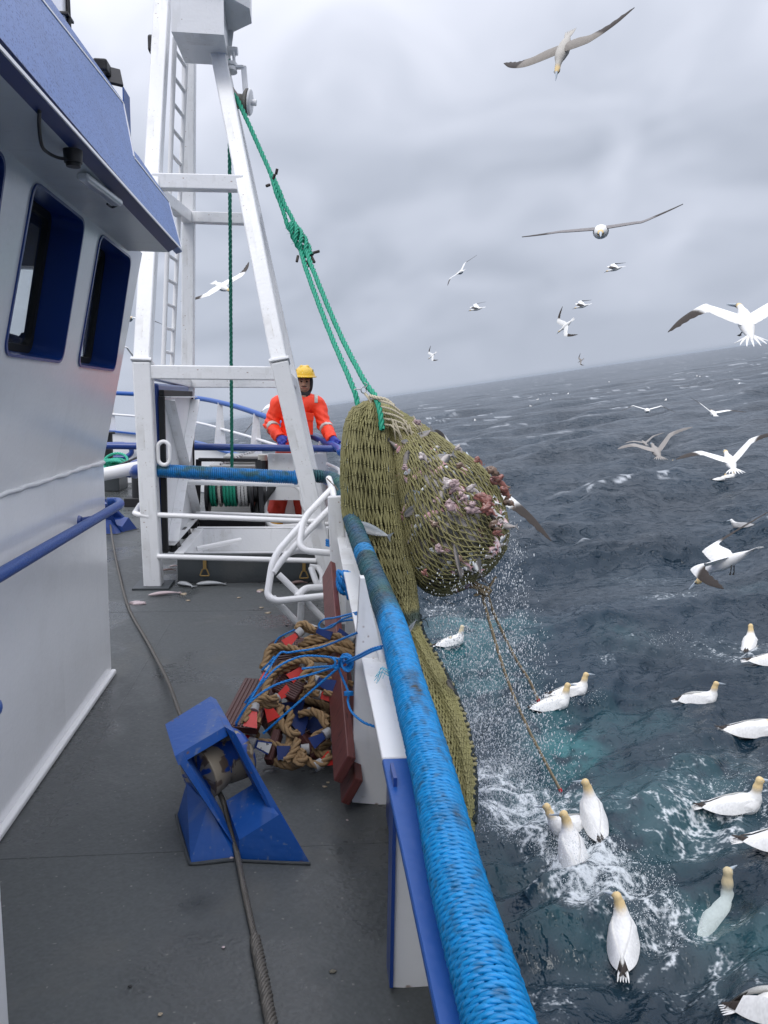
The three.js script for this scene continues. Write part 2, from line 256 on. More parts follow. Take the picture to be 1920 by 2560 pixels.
function seaColour(x, z, fine) {
  const wx = .35 * (fbm2(x * 1.6, z * 1.6, 3) - .5), wz = .35 * (fbm2(x * 1.6 + 50, z * 1.6, 3) - .5);
  const F = gsum(FOAM, x + wx, z + wz), A = gsum(AER, x + wx, z + wz);
  const tone = fbm2(x * .35, z * .35, 3); let c = [WATER[0] * (.7 + .6 * tone), WATER[1] * (.7 + .6 * tone), WATER[2] * (.7 + .6 * tone)];
  const ed = fbm2(x * 4.2 + 9 + wx * 3, z * 4.2 + wz * 3, 4), a = clamp(A * sst(.18, .62, ed + A * .25) * 1.0);
  c = [mix(c[0], .055, a), mix(c[1], .24, a), mix(c[2], .25, a)];
  if (F > .02) {
    const n1 = 1 - Math.abs(2 * fbm2(x * 5 + wx * 5, z * 5 + wz * 5, 4) - 1), nn = 1 - Math.abs(2 * fbm2(x * 17 + wx * 11 + 30, z * 17, 3) - 1), sp = n2(x * 60, z * 60) * .6 + n2(x * 120 + 7, z * 120) * .4;
    const web = n1 * .5 + nn * .3 + sp * .2; const k = sst(1.05 - F * .52, 1.22 - F * .46, web + .07) * .9;
    c = [mix(c[0], .74, k), mix(c[1], .78, k), mix(c[2], .80, k)];
    const m = .16 * F; c = [mix(c[0], .26, m), mix(c[1], .34, m), mix(c[2], .37, m)];
  }
  return c;
}
{
  const RN = 20.5, X0 = -1.5, SP = 22;                        // near water carries a fine map, far water carries its crests' foam as colours
  const map = tex(2048, 2048, (u, v) => seaColour(X0 + u * SP, -SP + 1.5 + v * SP), { srgb: true, wrap: false });
  const ripple = tex(512, 512, (u, v) => { const w = .35 * n2(u * 8, v * 8, 8); const f = fbm2(u * 8 + 0, v * 8, 5, 8); return .5 + .9 * (f - .5) + .25 * (1 - Math.abs(2 * fbm2(u * 16 + w * 0, v * 16, 3, 16) - 1) - .5); }, { rep: 1 });
  const rp1 = ripple.clone(), rp2 = ripple.clone(); rp1.repeat.set(SP / 1.5, SP / 1.5); rp2.repeat.set(SP / 3.1, SP / 3.1); rp1.needsUpdate = rp2.needsUpdate = true;
  const M1 = phy([1, 1, 1], .12, { map, ior: 1.34, bumpMap: rp1, bumpScale: .055 }), M2 = phy([1, 1, 1], .20, { vertexColors: true, ior: 1.34, bumpMap: rp2, bumpScale: .20 });
  const angs = []; { let a = -180; const aim = -7; while (a < 180) { angs.push(a * D); const t = Math.abs(a - (-aim)); a += t < 42 ? .13 : t < 55 ? .5 : 3; } angs.push(180 * D); }
  const ring = (r0, r1, rows, pw) => { const R = []; for (let i = 0; i <= rows; i++) R.push(r0 * Math.pow(r1 / r0, Math.pow(i / rows, pw))); return R; };
  function sheet(R, near) {
    const pos = [], uv = [], col = [], idx = [], w = angs.length;
    for (let i = 0; i < R.length; i++) for (const a of angs) {
      const r = R[i], x = Math.sin(a) * r, z = -Math.cos(a) * r, cell = Math.max(r * .0024, (R[Math.min(i + 1, R.length - 1)] - R[Math.max(i - 1, 0)]) * .5); const cc = near && r > 19 ? cell : cell;
      const h = eta(x, z, cc) * (1 - .55 * sst(40, 300, r)) * (1 - sst(700, 2500, r)); pos.push(x, h, z); uv.push((x - X0) / SP, (z + SP - 1.5) / SP);
      if (!near) {
        const wcn = fbm2(x * .09 + 7, z * .15, 2), rid = 1 - Math.abs(2 * fbm2(x * .55 + 3, z * .95, 3) - 1); const crest = sst(.12, .40, h);
        let k = sst(.64, .78, wcn) * sst(.86, .97, rid) * crest; const far = fbm2(x * .16 + 80, z * .5 + 3, 4); k = Math.max(k, sst(35, 80, r) * sst(.76, .80, far) * .5); k = clamp(k) * .9;
        const cs = seaColour(x, z); col.push(mix(cs[0], .66, k), mix(cs[1], .70, k), mix(cs[2], .74, k));
      }
    }
    for (let i = 0; i < R.length - 1; i++) for (let j = 0; j < w - 1; j++) { const a = i * w + j; idx.push(a, a + 1, a + w, a + 1, a + w + 1, a + w); }
    const g = new THREE.BufferGeometry(); g.setAttribute('position', new THREE.Float32BufferAttribute(pos, 3)); g.setAttribute('uv', new THREE.Float32BufferAttribute(uv, 2)); if (!near) g.setAttribute('color', new THREE.Float32BufferAttribute(col, 3)); g.setIndex(idx); g.computeVertexNormals(); return g;
  }
  const sea = new THREE.Group(); sea.name = numbered('sea'); sea.userData.kind = 'structure'; scene.add(sea);
  part('near_water', sheet([.05, ...ring(1.6, RN, 460, 1)], true), M1, sea);
  part('far_water', sheet(ring(RN, 7000, 560, 1.25), false), M2, sea);
}
// ---------------------------------------------------------------- deck and hull
const DECK_EDGE = .33;
{
  const dm = tex(1024, 1024, (u, v) => {
    const wx = fbm2(u * 6, v * 6, 3, 6), wet = sst(.46, .66, fbm2(u * 8 + wx * 1.2, v * 8 + wx, 6, 8)), gr = n2(u * 420, v * 420, 420), dirt = sst(.62, .8, fbm2(u * 12 + wx * 2, v * 12, 5, 12)), sp = sst(.972, .985, n2(u * 240, v * 240, 240));
    let k = .85 + .22 * gr - .16 * wet; let c = [.082 * k, .090 * k, .091 * k];
    c = [mix(c[0], .11, dirt * .35), mix(c[1], .11, dirt * .35), mix(c[2], .10, dirt * .35)]; return [mix(c[0], .35, sp * .5), mix(c[1], .34, sp * .5), mix(c[2], .31, sp * .5)];
  }, { srgb: true, rep: .31 });
  const dr = tex(512, 512, (u, v) => { const wx = fbm2(u * 6, v * 6, 3, 6), wet = sst(.44, .66, fbm2(u * 8 + wx * 1.2, v * 8 + wx, 6, 8)); return mix(.56, .28, wet) + .12 * (n2(u * 200, v * 200, 200) - .5); }, { rep: .31 });
  const db = tex(512, 512, (u, v) => .5 * n2(u * 256, v * 256, 256) + .3 * n2(u * 128 + 4, v * 128, 128) + .2 * fbm2(u * 14, v * 14, 3, 14), { rep: .62 });
  M.deck = phy([1, 1, 1], 1, { map: dm, roughnessMap: dr, bumpMap: db, bumpScale: .0012, specularIntensity: .8 });
  const S = new THREE.Shape([[-4.2, 3], [DECK_EDGE, 3], [DECK_EDGE, -7.4], [.33, -8], [-.05, -9], [-.5, -10], [-1.1, -11.2], [-1.87, -12.6], [-3.4, -13.8], [-4.2, -14.1]].map(p => new THREE.Vector2(p[0], -p[1])));
  const g = new THREE.ExtrudeGeometry(S, { depth: .06, bevelEnabled: false }); g.rotateX(-Math.PI / 2); g.translate(0, -.06, 0);
  struct('deck', boxUV(g), M.deck);
  // weld seams across and along the plating, standing 4 mm proud
  const seams = []; for (const z of [-2.42, -5.35, -8.6]) seams.push(boxMM(-4, DECK_EDGE - .02, -.002, .0012, z - .004, z + .004, .0005)); seams.push(boxMM(-.903, -.896, -.002, .0010, -2.41, -17, .002));
  struct('deck_seam', seams, M.deck);
  // hull below the deck, from the sheer down into the sea
  const H = new THREE.Shape([[-4.1, 3], [DECK_EDGE - .004, 3], [DECK_EDGE - .004, -7.4], [.326, -8], [-.054, -9], [-.504, -10], [-1.104, -11.2], [-1.874, -12.55], [-3.4, -13.75], [-4.1, -14]].map(p => new THREE.Vector2(p[0], -p[1])));
  const hg = new THREE.ExtrudeGeometry(H, { depth: 4.2, bevelEnabled: false }); hg.rotateX(-Math.PI / 2); hg.translate(0, -4.263, 0);
  const hull = thing('ship_hull', 'blue steel side of the fishing boat under the rope-wrapped rail', 'ship hull', V3(0, -4.26, -5)); part('side_plating', boxUV(hg), M.blue, hull);
}
// ---------------------------------------------------------------- wheelhouse
{
  const wh = thing('wheelhouse', 'white wheelhouse side with two blue-framed windows and a wet blue roof visor', 'wheelhouse', V3(-1.6, 0, -1.5));
  const XW = -1.05, KN = 1.15, ZF = -4.13;
  part('lower_wall', [boxMM(XW - .06, XW, .0, KN, ZF, 2.6, .004), boxMM(-3.6, XW - .0605, 0, KN, ZF, ZF + .06, .004)], M.wall, wh);
  part('foot_strip', boxMM(XW - .002, XW + .028, .0, .028, ZF + .003, 2.6, .01), M.whitePipe, wh);
  // knuckle weld bead
  { const pts = []; for (let i = 0; i <= 90; i++) { const z = ZF + .01 + i * .06; pts.push(V3(XW + .002 + .004 * Math.sin(i * 1.3), KN + .004 * (n2(i * .3, 2) - .5) + .002 * Math.sin(i * 2.1), z)); } part('weld_bead', sweepPts(pts, t => .009 + .003 * n2(t * 60, 3), 7), M.whitePipe, wh); }
  // upper wall leans outboard to the eave
  const EX = -.83, EY = 2.165, fr = frame(V3(XW, KN, 0), V3(0, 0, -1), V3(EX - XW, EY - KN, 0)); const VL = Math.hypot(EX - XW, EY - KN) + .04;
  const P = (px, py) => to2(onPlane(px, py, fr.o, fr.w), fr);
  const uf = -ZF - .005, S = new THREE.Shape([new THREE.Vector2(-2.6, 0), new THREE.Vector2(uf, 0), new THREE.Vector2(uf, VL), new THREE.Vector2(-2.6, VL)]);
  const W1 = [[9, 877], [152, 913], [211, 551], [84, 453]].map(p => P(...p)), W2 = [[195, 902], [283, 937], [327, 643], [250, 586]].map(p => P(...p));
  for (const w of [W1, W2]) { const t = (w[2].y + w[3].y) / 2, b = (w[0].y + w[1].y) / 2; w[2].y = t; w[3].y = t; w[0].y = b; w[1].y = b; }
  const wd = W1[1].x - W1[0].x, gap = W2[0].x - W1[1].x; const W0 = W1.map(p => new THREE.Vector2(p.x - wd - gap * .9, p.y));
  const wins = [W0, W1, W2]; for (const w of wins) S.holes.push(roundPoly(w, .055, THREE.Path));
  part('upper_wall', slab(S, .03, fr), M.wall, wh);
  const fwf = frame(V3(XW, KN, ZF), V3(1, 0, 0), V3(0, 1, 0)), fwS = new THREE.Shape([[XW - .001, KN + .001], [EX - .001, EY + .03], [-3.4, EY + .03], [-3.4, KN + .001]].map(p => to2(V3(p[0], p[1], ZF), fwf)));
  { const ty = onZ(70, 674, ZF).y; fwS.holes.push(roundPoly([[-2.5, 1.28], [XW - .10, 1.28], [XW - .04, ty], [-2.5, ty]].map(p => to2(V3(p[0], p[1], ZF), fwf)), .05, THREE.Path)); }
  part('front_wall', slab(fwS, .05, { ...fwf, o: fwf.o.clone().add(V3(0, 0, .05)) }), M.wall, wh);
  const glass = phy([.93, .96, .96], .03, { transmission: 1, thickness: 0, ior: 1.5, bumpMap: tex(512, 512, (u, v) => { const x = u * 60, y = v * 60, xi = Math.floor(x), yi = Math.floor(y), d = Math.hypot(x - xi - .2 - .6 * h2(xi, yi), y - yi - .2 - .6 * h2(yi + 31, xi)); return h2(xi + 7, yi + 90) > .45 ? sst(.30, .05, d * (1 + h2(xi, yi + 50))) : 0; }, { rep: 1.6 }), bumpScale: .0022 });
  for (const w of wins) {
    const o = roundPoly(w, .055), i0 = roundPoly(w.map(p => p.clone()), .055, THREE.Path); const c = w.reduce((a, p) => a.add(p), new THREE.Vector2()).multiplyScalar(.25);
    const shr = k => w.map(p => { const d = p.clone().sub(c); return c.clone().add(new THREE.Vector2(d.x - Math.sign(d.x) * k, d.y - Math.sign(d.y) * k)); });
    const fS = roundPoly(shr(-.004), .058); fS.holes.push(roundPoly(shr(.006), .05, THREE.Path));
    const f2 = { ...fr, o: fr.o.clone().addScaledVector(fr.w, .006) }; const win = part('window', slab(fS, .150, f2), M.navy, wh);
    const gS = roundPoly(shr(.0065), .05); gS.holes.push(roundPoly(shr(.034), .04, THREE.Path)); part('gasket', slab(gS, .03, { ...fr, o: fr.o.clone().addScaledVector(fr.w, -.112) }), M.rubber, win);
    part('pane', slab(roundPoly(shr(.0345), .04), .006, { ...fr, o: fr.o.clone().addScaledVector(fr.w, -.124) }), glass, win);
  }
  // inside: dark linings, and a far window that lets the port-side daylight through
  const far = new THREE.Shape([[-2.6, 0], [4.06, 0], [4.06, 2.25], [-2.6, 2.25]].map(p => new THREE.Vector2(...p)));
  far.holes.push(new THREE.Path([[1.0, 1.12], [3.85, 1.12], [3.85, 1.72], [1.0, 1.72]].map(p => new THREE.Vector2(...p))));
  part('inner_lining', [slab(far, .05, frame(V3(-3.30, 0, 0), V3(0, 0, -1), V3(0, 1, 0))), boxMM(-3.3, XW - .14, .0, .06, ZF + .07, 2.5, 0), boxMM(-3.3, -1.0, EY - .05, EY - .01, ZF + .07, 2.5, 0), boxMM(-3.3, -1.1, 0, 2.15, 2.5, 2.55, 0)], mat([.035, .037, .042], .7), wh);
  const con = W1.map(p => p.x); const b0 = onZ(30, 848, -3.3);
  part('dashboard_bracket', [cyl(b0.clone().add(V3(-.05, 0, .03)), b0.clone().add(V3(.0, 0, -.05)), .034, .02, 12), cyl(b0.clone().add(V3(0, 0, -.04)), b0.clone().add(V3(0, 0, -.16)), .012, .012, 10), box(.05, .10, .09, b0.clone().add(V3(0, -.01, -.2)), .012), cyl(b0.clone().add(V3(0, 0, -.13)), b0.clone().add(V3(0, 0, -.18)), .03, .03, 12)], M.black, wh);
  // roof: soffit, visor (crease, lip) and its white lines
  const CX = -.605, CY = 2.193; const vf = frame(V3(CX, CY, 0), V3(0, 0, -1), V3(-.23, .59, 0));  // visor plane
  const VP = (px, py) => onPlane(px, py, vf.o, vf.w);
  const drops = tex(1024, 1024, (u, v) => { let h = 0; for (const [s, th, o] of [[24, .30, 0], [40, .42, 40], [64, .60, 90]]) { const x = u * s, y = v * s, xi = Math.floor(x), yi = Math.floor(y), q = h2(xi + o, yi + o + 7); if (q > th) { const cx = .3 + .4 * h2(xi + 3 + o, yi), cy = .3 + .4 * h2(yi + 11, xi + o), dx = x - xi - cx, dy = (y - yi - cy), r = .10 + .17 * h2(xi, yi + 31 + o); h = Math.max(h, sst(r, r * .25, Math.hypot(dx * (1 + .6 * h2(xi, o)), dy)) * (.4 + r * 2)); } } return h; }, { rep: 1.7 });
  const beadSheen = tex(1024, 1024, (u, v) => { const i = Math.min(1023, Math.floor(u * 1024)), j = Math.min(1023, Math.floor(v * 1024)), h = drops.image.data[(j * 1024 + i) * 4] / 255, k = sst(.12, .5, h), m = .9 + .2 * fbm2(u * 5, v * 5, 3, 5); return [mix(.115, .004, k) * m, mix(.22, .030, k) * m, mix(.53, .17, k) * m]; }, { srgb: true, rep: 1.7 });  // sky sheen painted into the pale base; drops painted darker where it breaks
  M.visor = phy([1, 1, 1], .42, { map: beadSheen, bumpMap: drops, bumpScale: .0015, specularIntensity: .7 });
  const crF = VP(455, 645); crF.x = CX; crF.y = CY; const ZR = crF.z;
  const tip = [[455, 630], [421, 499], [347, 391], [332, 374], [308, 253], [120, -12]].map(p => VP(...p));
  const backTop = tip[5].clone(); backTop.z = 2.6; const crB = V3(CX, CY, 2.6);
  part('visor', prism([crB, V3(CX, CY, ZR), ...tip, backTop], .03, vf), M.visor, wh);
  part('visor_lip', prism([V3(CX + .0005, CY + .003, 2.6), V3(CX + .0005, CY + .003, ZR + .0), V3(-.645, EY, ZR + .012), V3(-.645, EY, 2.6)].reverse(), .012, frame(V3(CX, CY, 0), V3(0, 0, -1), V3(.040, .028, 0))), mat([.008, .035, .17], .5), wh);
  // painted lines: thin raised strips on the visor
  const strip = (a, b, w, name) => { const k = vf.w.clone().multiplyScalar(.0015); return beam(a.clone().add(k), b.clone().add(k), w, .004, .0015, vf.w); };
  const l0 = VP(453, 624), l1 = VP(0, 121); { const d = l1.clone().sub(l0).multiplyScalar(2.2); l1.copy(l0).add(d); }
  const tl = [[454, 622], [421, 503], [335, 394], [308, 258], [105, 0]].map(p => VP(...p)); { const d = tl[4].clone().sub(tl[3]).multiplyScalar(2.2); tl[4].copy(tl[3]).add(d); }
  part('white_line', [strip(l0, l1, .017), ...tl.slice(1).map((p, i) => strip(tl[i], p, i ? .013 : .006))], mat([.74, .75, .77], .4), wh);
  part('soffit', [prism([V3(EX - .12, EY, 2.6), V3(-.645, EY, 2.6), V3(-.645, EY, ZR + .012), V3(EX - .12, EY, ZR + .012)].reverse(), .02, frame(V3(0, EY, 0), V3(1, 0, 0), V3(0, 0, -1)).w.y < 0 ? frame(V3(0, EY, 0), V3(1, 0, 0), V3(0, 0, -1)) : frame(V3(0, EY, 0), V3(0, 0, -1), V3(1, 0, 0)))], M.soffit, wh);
  part('roof_plate', [boxMM(-3.6, -.87, 2.72, 2.78, -2.9, 2.6), boxMM(-3.4, -.665, EY + .0215, EY + .04, ZR + .02, 2.6)], M.blue, wh);
  part('roof_front', prism([V3(CX - .08, CY + .01, ZR + .014), V3(-.90, 2.66, -2.95), V3(-3.4, 2.66, -2.95), V3(-3.4, CY + .01, ZR + .014)], .02, frame(V3(-1, 2.3, ZR + .014), V3(-1, 0, 0), V3(0, .44, ZR * -1 - 2.95))), M.blue, wh);
  // fittings under the visor
  { const a = onY(183, 404, EY - .03); a.y = EY - .022; part('flood_lamp', [cyl(a.clone().add(V3(0, -.012, 0)), a.clone().add(V3(0, .022, 0)), .024, .026, 20), cyl(a.clone().add(V3(0, -.022, 0)), a.clone().add(V3(0, -.011, 0)), .019, .021, 18)], M.black, wh);
    const q = [[100, 312], [99, 340], [105, 365], [122, 383], [145, 394], [168, 398]].map(p => onY(p[0], p[1], EY - .03)); q[0].y = EY; q[1].y = EY - .01; part('lamp_cable', sweep(spl(q), .0045, 40, 8), M.black, wh);
    const b = onY(205, 440, EY - .02), c = onY(295, 508, EY - .02); part('strip_light', beam(b, c, .038, .024, .010), phy([.62, .65, .66], .25, { clearcoat: .5 }), wh);
    const e = [[268, 510], [280, 518], [296, 512]].map(p => onY(p[0], p[1], EY - .025)); part('light_cable', sweep(spl(e), .004, 20, 6), M.dark, wh);
  }
  // handrail
  const h = [onX(-40, 1460, -.955), onX(150, 1352, -.955), onX(302, 1263, -.965), onX(296, 1251, -1.005), V3(XW - .02, 0, 0)]; h[4].copy(h[3]); h[4].x = XW - .01; h[4].z += .02;
  { const y = (h[0].y + h[2].y) / 2; h.forEach(p => p.y = y); h[0].z = 1.2; h[1] = h[0].clone().lerp(h[2], .5); }
  const hr = part('handrail', sweep(fillet(h, .05), .0225, 160, 14), phy([.008, .075, .34], .38, { bumpMap: drops, bumpScale: .003 }), wh);
  { const a = onX(250, 1290, -.97); a.y = h[0].y; part('rail_bracket', [cyl(V3(XW - .01, a.y - .02, a.z + .06), V3(-.965, a.y - .003, a.z + .06), .017, .017, 12), cyl(V3(XW - .005, a.y - .02, a.z + .06), V3(XW + .012, a.y - .02, a.z + .06), .035, .026, 14)], M.navy, hr); }
}
// things on and beyond the roof
{
  const a = at(318, 318, 4.3); const b = solo('sidelight_board', [box(.006, .37, .16, V3(0, 0, 0), .002), boxMM(-.05, .004, -.185, -.18, -.08, .08, .001)].map(g => g.translate(a.x, a.y, a.z)), M.blue, 'blue painted sidelight board standing behind the roof visor step', 'light board');
  const f = thing('deck_floodlight', 'black floodlight aimed forward over the blue roof visor', 'floodlight', at(262, 170, 3.9));
  const c = at(258, 170, 3.9); part('lamp_body', [box(.07, .06, .10, c.clone().add(V3(-.005, 0, .0)), .012)], M.black, f); part('lamp_front', box(.085, .11, .018, V3(0, 0, 0), .006).rotateX(-.5).rotateY(.5).translate(c.x + .035, c.y - .015, c.z - .06), M.black, f); part('lamp_bracket', [cyl(c.clone().add(V3(-.03, -.02, .04)), c.clone().add(V3(-.06, -.15, .1)), .012)], M.dark, f);
  const m = thing('roof_mast', 'white square mast with a black cable behind the roof edge', 'mast', at(148, 60, 3.6)); const p0 = at(146, 75, 3.6), p1 = p0.clone().add(V3(0, 1.3, 0)); p0.y -= .25; part('mast_post', beam(p0, p1, .085, .085, .012, V3(0, 0, 1)), M.white, m);
  part('mast_cable', sweep(spl([p0.clone().add(V3(.055, 0, .0)), p0.clone().add(V3(.052, .3, .01)), p0.clone().add(V3(.05, .6, 0)), p0.clone().add(V3(.053, 1.2, 0))]), .010, 30, 8), M.black, m);
  part('cable_clip', [boxMM(-.005, .06, .30, .312, -.048, .05, .002).translate(p0.x, p0.y, p0.z)], M.black, m);
}
// near white locker corner and rail end at the left frame edge
{
  const lk = solo('deck_locker', [boxMM(-1.04, -.592, .02, .90, -1.45, -.95, .012), boxMM(-1.04, -.588, .0, .02, -1.455, -.945, .004)], M.white, 'white steel deck locker corner at the lower left by the wheelhouse', 'deck locker');
  const e = onX(2, 1758, -.75); solo('grab_rail', sweep(fillet([e.clone().add(V3(-.25, 0, -.02)), e.clone().add(V3(-.004, 0, 0)), e.clone().add(V3(-.004, 0, .7))], .05), .0215, 60, 12), M.blue, 'short blue grab rail end low at the left frame edge', 'grab rail');
}
// ---------------------------------------------------------------- gantry
const G = {};
{
  const g = thing('lifting_gantry', 'white steel four-legged lifting gantry with ladder and hanging sheave', 'gantry', V3(-.6, 0, -6.8));
  const leg = (a, b, w = .13) => beam(a, b, w, w, .014, V3(0, 0, 1));
  const LF0 = onY(383, 1470, .0), LF1 = at(357, 905, 6.08), LF2 = at(409, -30, 6.35); LF0.z = LF1.z = -6.1; LF1.copy(onZ(357, 905, -6.1)); LF0.copy(onZ(385, 1476, -6.1)); LF0.y = 0;
  const RF1 = onZ(699, 905, -6.1), RF0 = onZ(824, 1480, -6.1), RF2 = at(513, -30, 6.35); RF0.y = 0.02;
  const LR0 = at(467, 1230, 8.1), LR1 = at(467, 968, 8.0), LR2 = at(473, -10, 6.95), RR0 = at(806, 1300, 8.0), RR1 = at(722, 951, 7.75), RR2 = at(533, 60, 6.75); LR0.y = 0;
  { const d = RR1.clone().sub(RR0).normalize(); RR0.addScaledVector(d, -RR0.y / d.y + .01); }
  part('leg', leg(LF0, LF1, .135), M.white, g); part('leg', leg(LF1.clone(), LF2, .125), M.white, g);
  part('leg', leg(RF0, RF1, .135), M.white, g); part('leg', leg(RF1, RF2, .125), M.white, g);
  part('leg', leg(LR0, LR2, .12), M.white, g); part('leg', leg(RR0, RR2, .12), M.white, g);
  part('base_plate', [boxMM(LF0.x - .14, LF0.x + .14, -.001, .016, LF0.z - .14, LF0.z + .14, .004)], M.deckgrey, g);
  for (const [p, d] of [[LF1, LF2], [RF1, RF2], [at(727, 965, 7.75), RR2]]) part('collar', beam(p.clone().addScaledVector(d.clone().sub(p).normalize(), -.012), p.clone().addScaledVector(d.clone().sub(p).normalize(), .014), .158, .158, .008, V3(0, 0, 1)), M.white, g);
  const bm = (a, b, h = .12, w = .11) => part('cross_beam', beam(a, b, w, h, .010), M.white, g);
  const along = (a, b, py) => { let lo = 0, hi = 1; for (let i = 0; i < 40; i++) { const t = (lo + hi) / 2, p = a.clone().lerp(b, t).applyMatrix4(SHIP).project(cam0); const y = 1280 - p.y * 1280; if (y > py) lo = t; else hi = t; } return a.clone().lerp(b, (lo + hi) / 2); };
  const cam0 = camera.clone(); cam0.aspect = .75; cam0.updateProjectionMatrix(); cam0.updateMatrixWorld(true);
  bm(along(LF0, LF1, 930), along(RF0, RF1, 934), .105); bm(along(LF1, LF2, 455), along(RF1, RF2, 460), .115);
  bm(along(LR0, LR2, 958), along(RR0, RR2, 958), .09); bm(along(LR0, LR2, 544), along(RR0, RR2, 549), .10);
  bm(along(LF1, LF2, 475), along(LR0, LR2, 545), .11, .09); bm(along(RF1, RF2, 462), along(RR0, RR2, 549), .11, .09); bm(along(LF0, LF1, 930), along(LR0, LR2, 958), .09, .08); bm(along(RF0, RF1, 934), along(RR0, RR2, 958), .09, .08);
  // head box with an eight-sided cap plate
  const zF = -6.46, yb = onZ(480, 82, zF).y, zB2 = onY(500, 160, yb).z, bx0 = onZ(428, 82, zF), bx1 = onZ(560, 84, zF);
  part('head_box', prism([V3(bx0.x, yb, zF), V3(bx1.x, yb, zF), V3(bx1.x - .02, yb, zB2), V3(bx0.x + .02, yb, zB2)], .75, { o: V3(0, yb, 0), u: V3(1, 0, 0), v: V3(0, 0, 1), w: V3(0, -1, 0) }), M.white, g);
  { const c0 = onZ(530, 30, -6.5), c = V3(c0.x, 0, (zF + zB2) / 2), pl = []; for (let i = 0; i < 8; i++) { const a = (i + .5) / 8 * 2 * Math.PI; pl.push(V3(c.x + Math.cos(a) * .30, yb + .27, c.z + Math.sin(a) * .32)); } part('cap_plate', prism(pl.reverse(), .20, { o: V3(0, yb + .27, 0), u: V3(1, 0, 0), v: V3(0, 0, 1), w: V3(0, -1, 0) }), M.white, g); }
  // ladder in the left side
  const a0 = at(408, 912, 6.9), a1 = at(437, 95, 6.55), b0 = at(430, 914, 7.15), b1 = at(466, 140, 6.8);
  const lad = part('ladder', [sweep(new THREE.LineCurve3(a0, a1), .021, 2, 12), sweep(new THREE.LineCurve3(b0, b1), .021, 2, 12)], M.whitePipe, g);
  for (let i = 0; i < 13; i++) { const t = (i + .55) / 13; part('rung', cyl(a0.clone().lerp(a1, t), b0.clone().lerp(b1, t), .016, .016, 12), M.whitePipe, lad); }
  // lamp on the leg
  part('work_lamp', [box(.07, .13, .10, at(382, 112, 6.4), .02), box(.05, .03, .03, at(392, 110, 6.4), .004)], M.black, g);
  // hanging sheave: lug, swivel, cheek fork, wheel
  const s0 = at(582, 112, 6.35), s1 = at(578, 165, 6.35), sw = at(596, 248, 6.35);
  const sh = part('sheave_hanger', [prism([at(560, 40, 6.37), at(588, 45, 6.37), at(576, 138, 6.37), at(561, 128, 6.37)], .03, frame(at(560, 40, 6.37), V3(1, 0, -.1), V3(0, 1, 0))), cyl(at(586, 118, 6.33), at(586, 140, 6.33), .012, .012), beam(at(583, 118, 6.32), at(586, 165, 6.32), .02, .035, .008), cyl(at(566, 128, 6.33), at(594, 128, 6.33), .032, .032, 16)], M.white, g);
  part('swivel', [cyl(at(577, 160, 6.33), at(577, 168, 6.33), .055, .055, 20), cyl(at(578, 169, 6.33), at(578, 180, 6.33), .045, .05, 20), beam(at(562, 168, 6.33), at(610, 168, 6.33), .05, .022, .006), beam(at(609, 165, 6.33), at(618, 278, 6.33), .045, .022, .006, V3(0, 0, 1)), beam(at(564, 168, 6.33), at(574, 258, 6.33), .04, .022, .006, V3(0, 0, 1))], M.white, sh);
  const ax = at(620, 254, 6.33).sub(at(580, 250, 6.33)).normalize(), cc = at(600, 253, 6.33), wheel = (pts, c) => { const l = new THREE.LatheGeometry(pts.map(p => new THREE.Vector2(...p)), 32); return l.applyMatrix4(new THREE.Matrix4().makeRotationFromQuaternion(new THREE.Quaternion().setFromUnitVectors(V3(0, 1, 0), ax)).setPosition(c)); };
  part('sheave_wheel', wheel([[.03, -.07], [.09, -.07], [.10, -.06], [.055, -.02], [.055, .02], [.10, .05], [.10, .066], [.03, .066], [.03, -.07]], cc), mat([.20, .19, .17], .6), sh);
  part('sheave_cheek', [wheel([[.0, .07], [.095, .07], [.105, .08], [.09, .095], [.0, .10], [.0, .07]], cc)], M.white, sh); part('sheave_pin', [cyl(cc.clone().addScaledVector(ax, .09), cc.clone().addScaledVector(ax, .135), .026, .026, 6)], M.whitePipe, sh);
  G.sheave = cc;
  // eye on the left front leg
  { const e = onZ(388, 1133, -6.08); e.x += .02; const pts = []; for (let i = 0; i < 40; i++) { const a = i / 40 * 2 * Math.PI; pts.push(V3(e.x + .045 + .045 * Math.cos(a), e.y + Math.max(-.04, Math.min(.04, .2 * Math.sin(a))) + .05 * Math.sin(a), e.z)); } part('eye', sweep(spl(pts, true), .016, 60, 10), M.whitePipe, g); }
  Object.assign(G, { LF0, LF1, RF0, RF1, along });
}
// ---------------------------------------------------------------- rope-wrapped rail
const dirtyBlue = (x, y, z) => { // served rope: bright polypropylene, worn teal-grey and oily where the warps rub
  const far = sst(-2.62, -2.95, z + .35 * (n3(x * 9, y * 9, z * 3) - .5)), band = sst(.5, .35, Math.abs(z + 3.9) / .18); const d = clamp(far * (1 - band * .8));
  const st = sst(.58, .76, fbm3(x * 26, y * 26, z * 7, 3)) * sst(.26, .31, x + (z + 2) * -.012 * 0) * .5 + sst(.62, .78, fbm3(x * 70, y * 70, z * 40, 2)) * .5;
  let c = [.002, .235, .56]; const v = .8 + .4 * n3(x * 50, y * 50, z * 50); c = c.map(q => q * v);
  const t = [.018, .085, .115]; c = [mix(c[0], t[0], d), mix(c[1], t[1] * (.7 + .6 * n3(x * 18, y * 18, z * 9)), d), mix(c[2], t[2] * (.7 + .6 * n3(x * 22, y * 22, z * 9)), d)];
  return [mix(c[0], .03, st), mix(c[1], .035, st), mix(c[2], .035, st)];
};
const lateralBlue = (x, y, z) => { const s = sst(.55, .75, fbm3(x * 9, y * 20, z * 9, 3)), v = .7 + .5 * n3(x * 40, y * 40, z * 40); return [mix(.004, .03, s), mix(.17 * v, .11, s), mix(.46 * v, .14, s)]; };
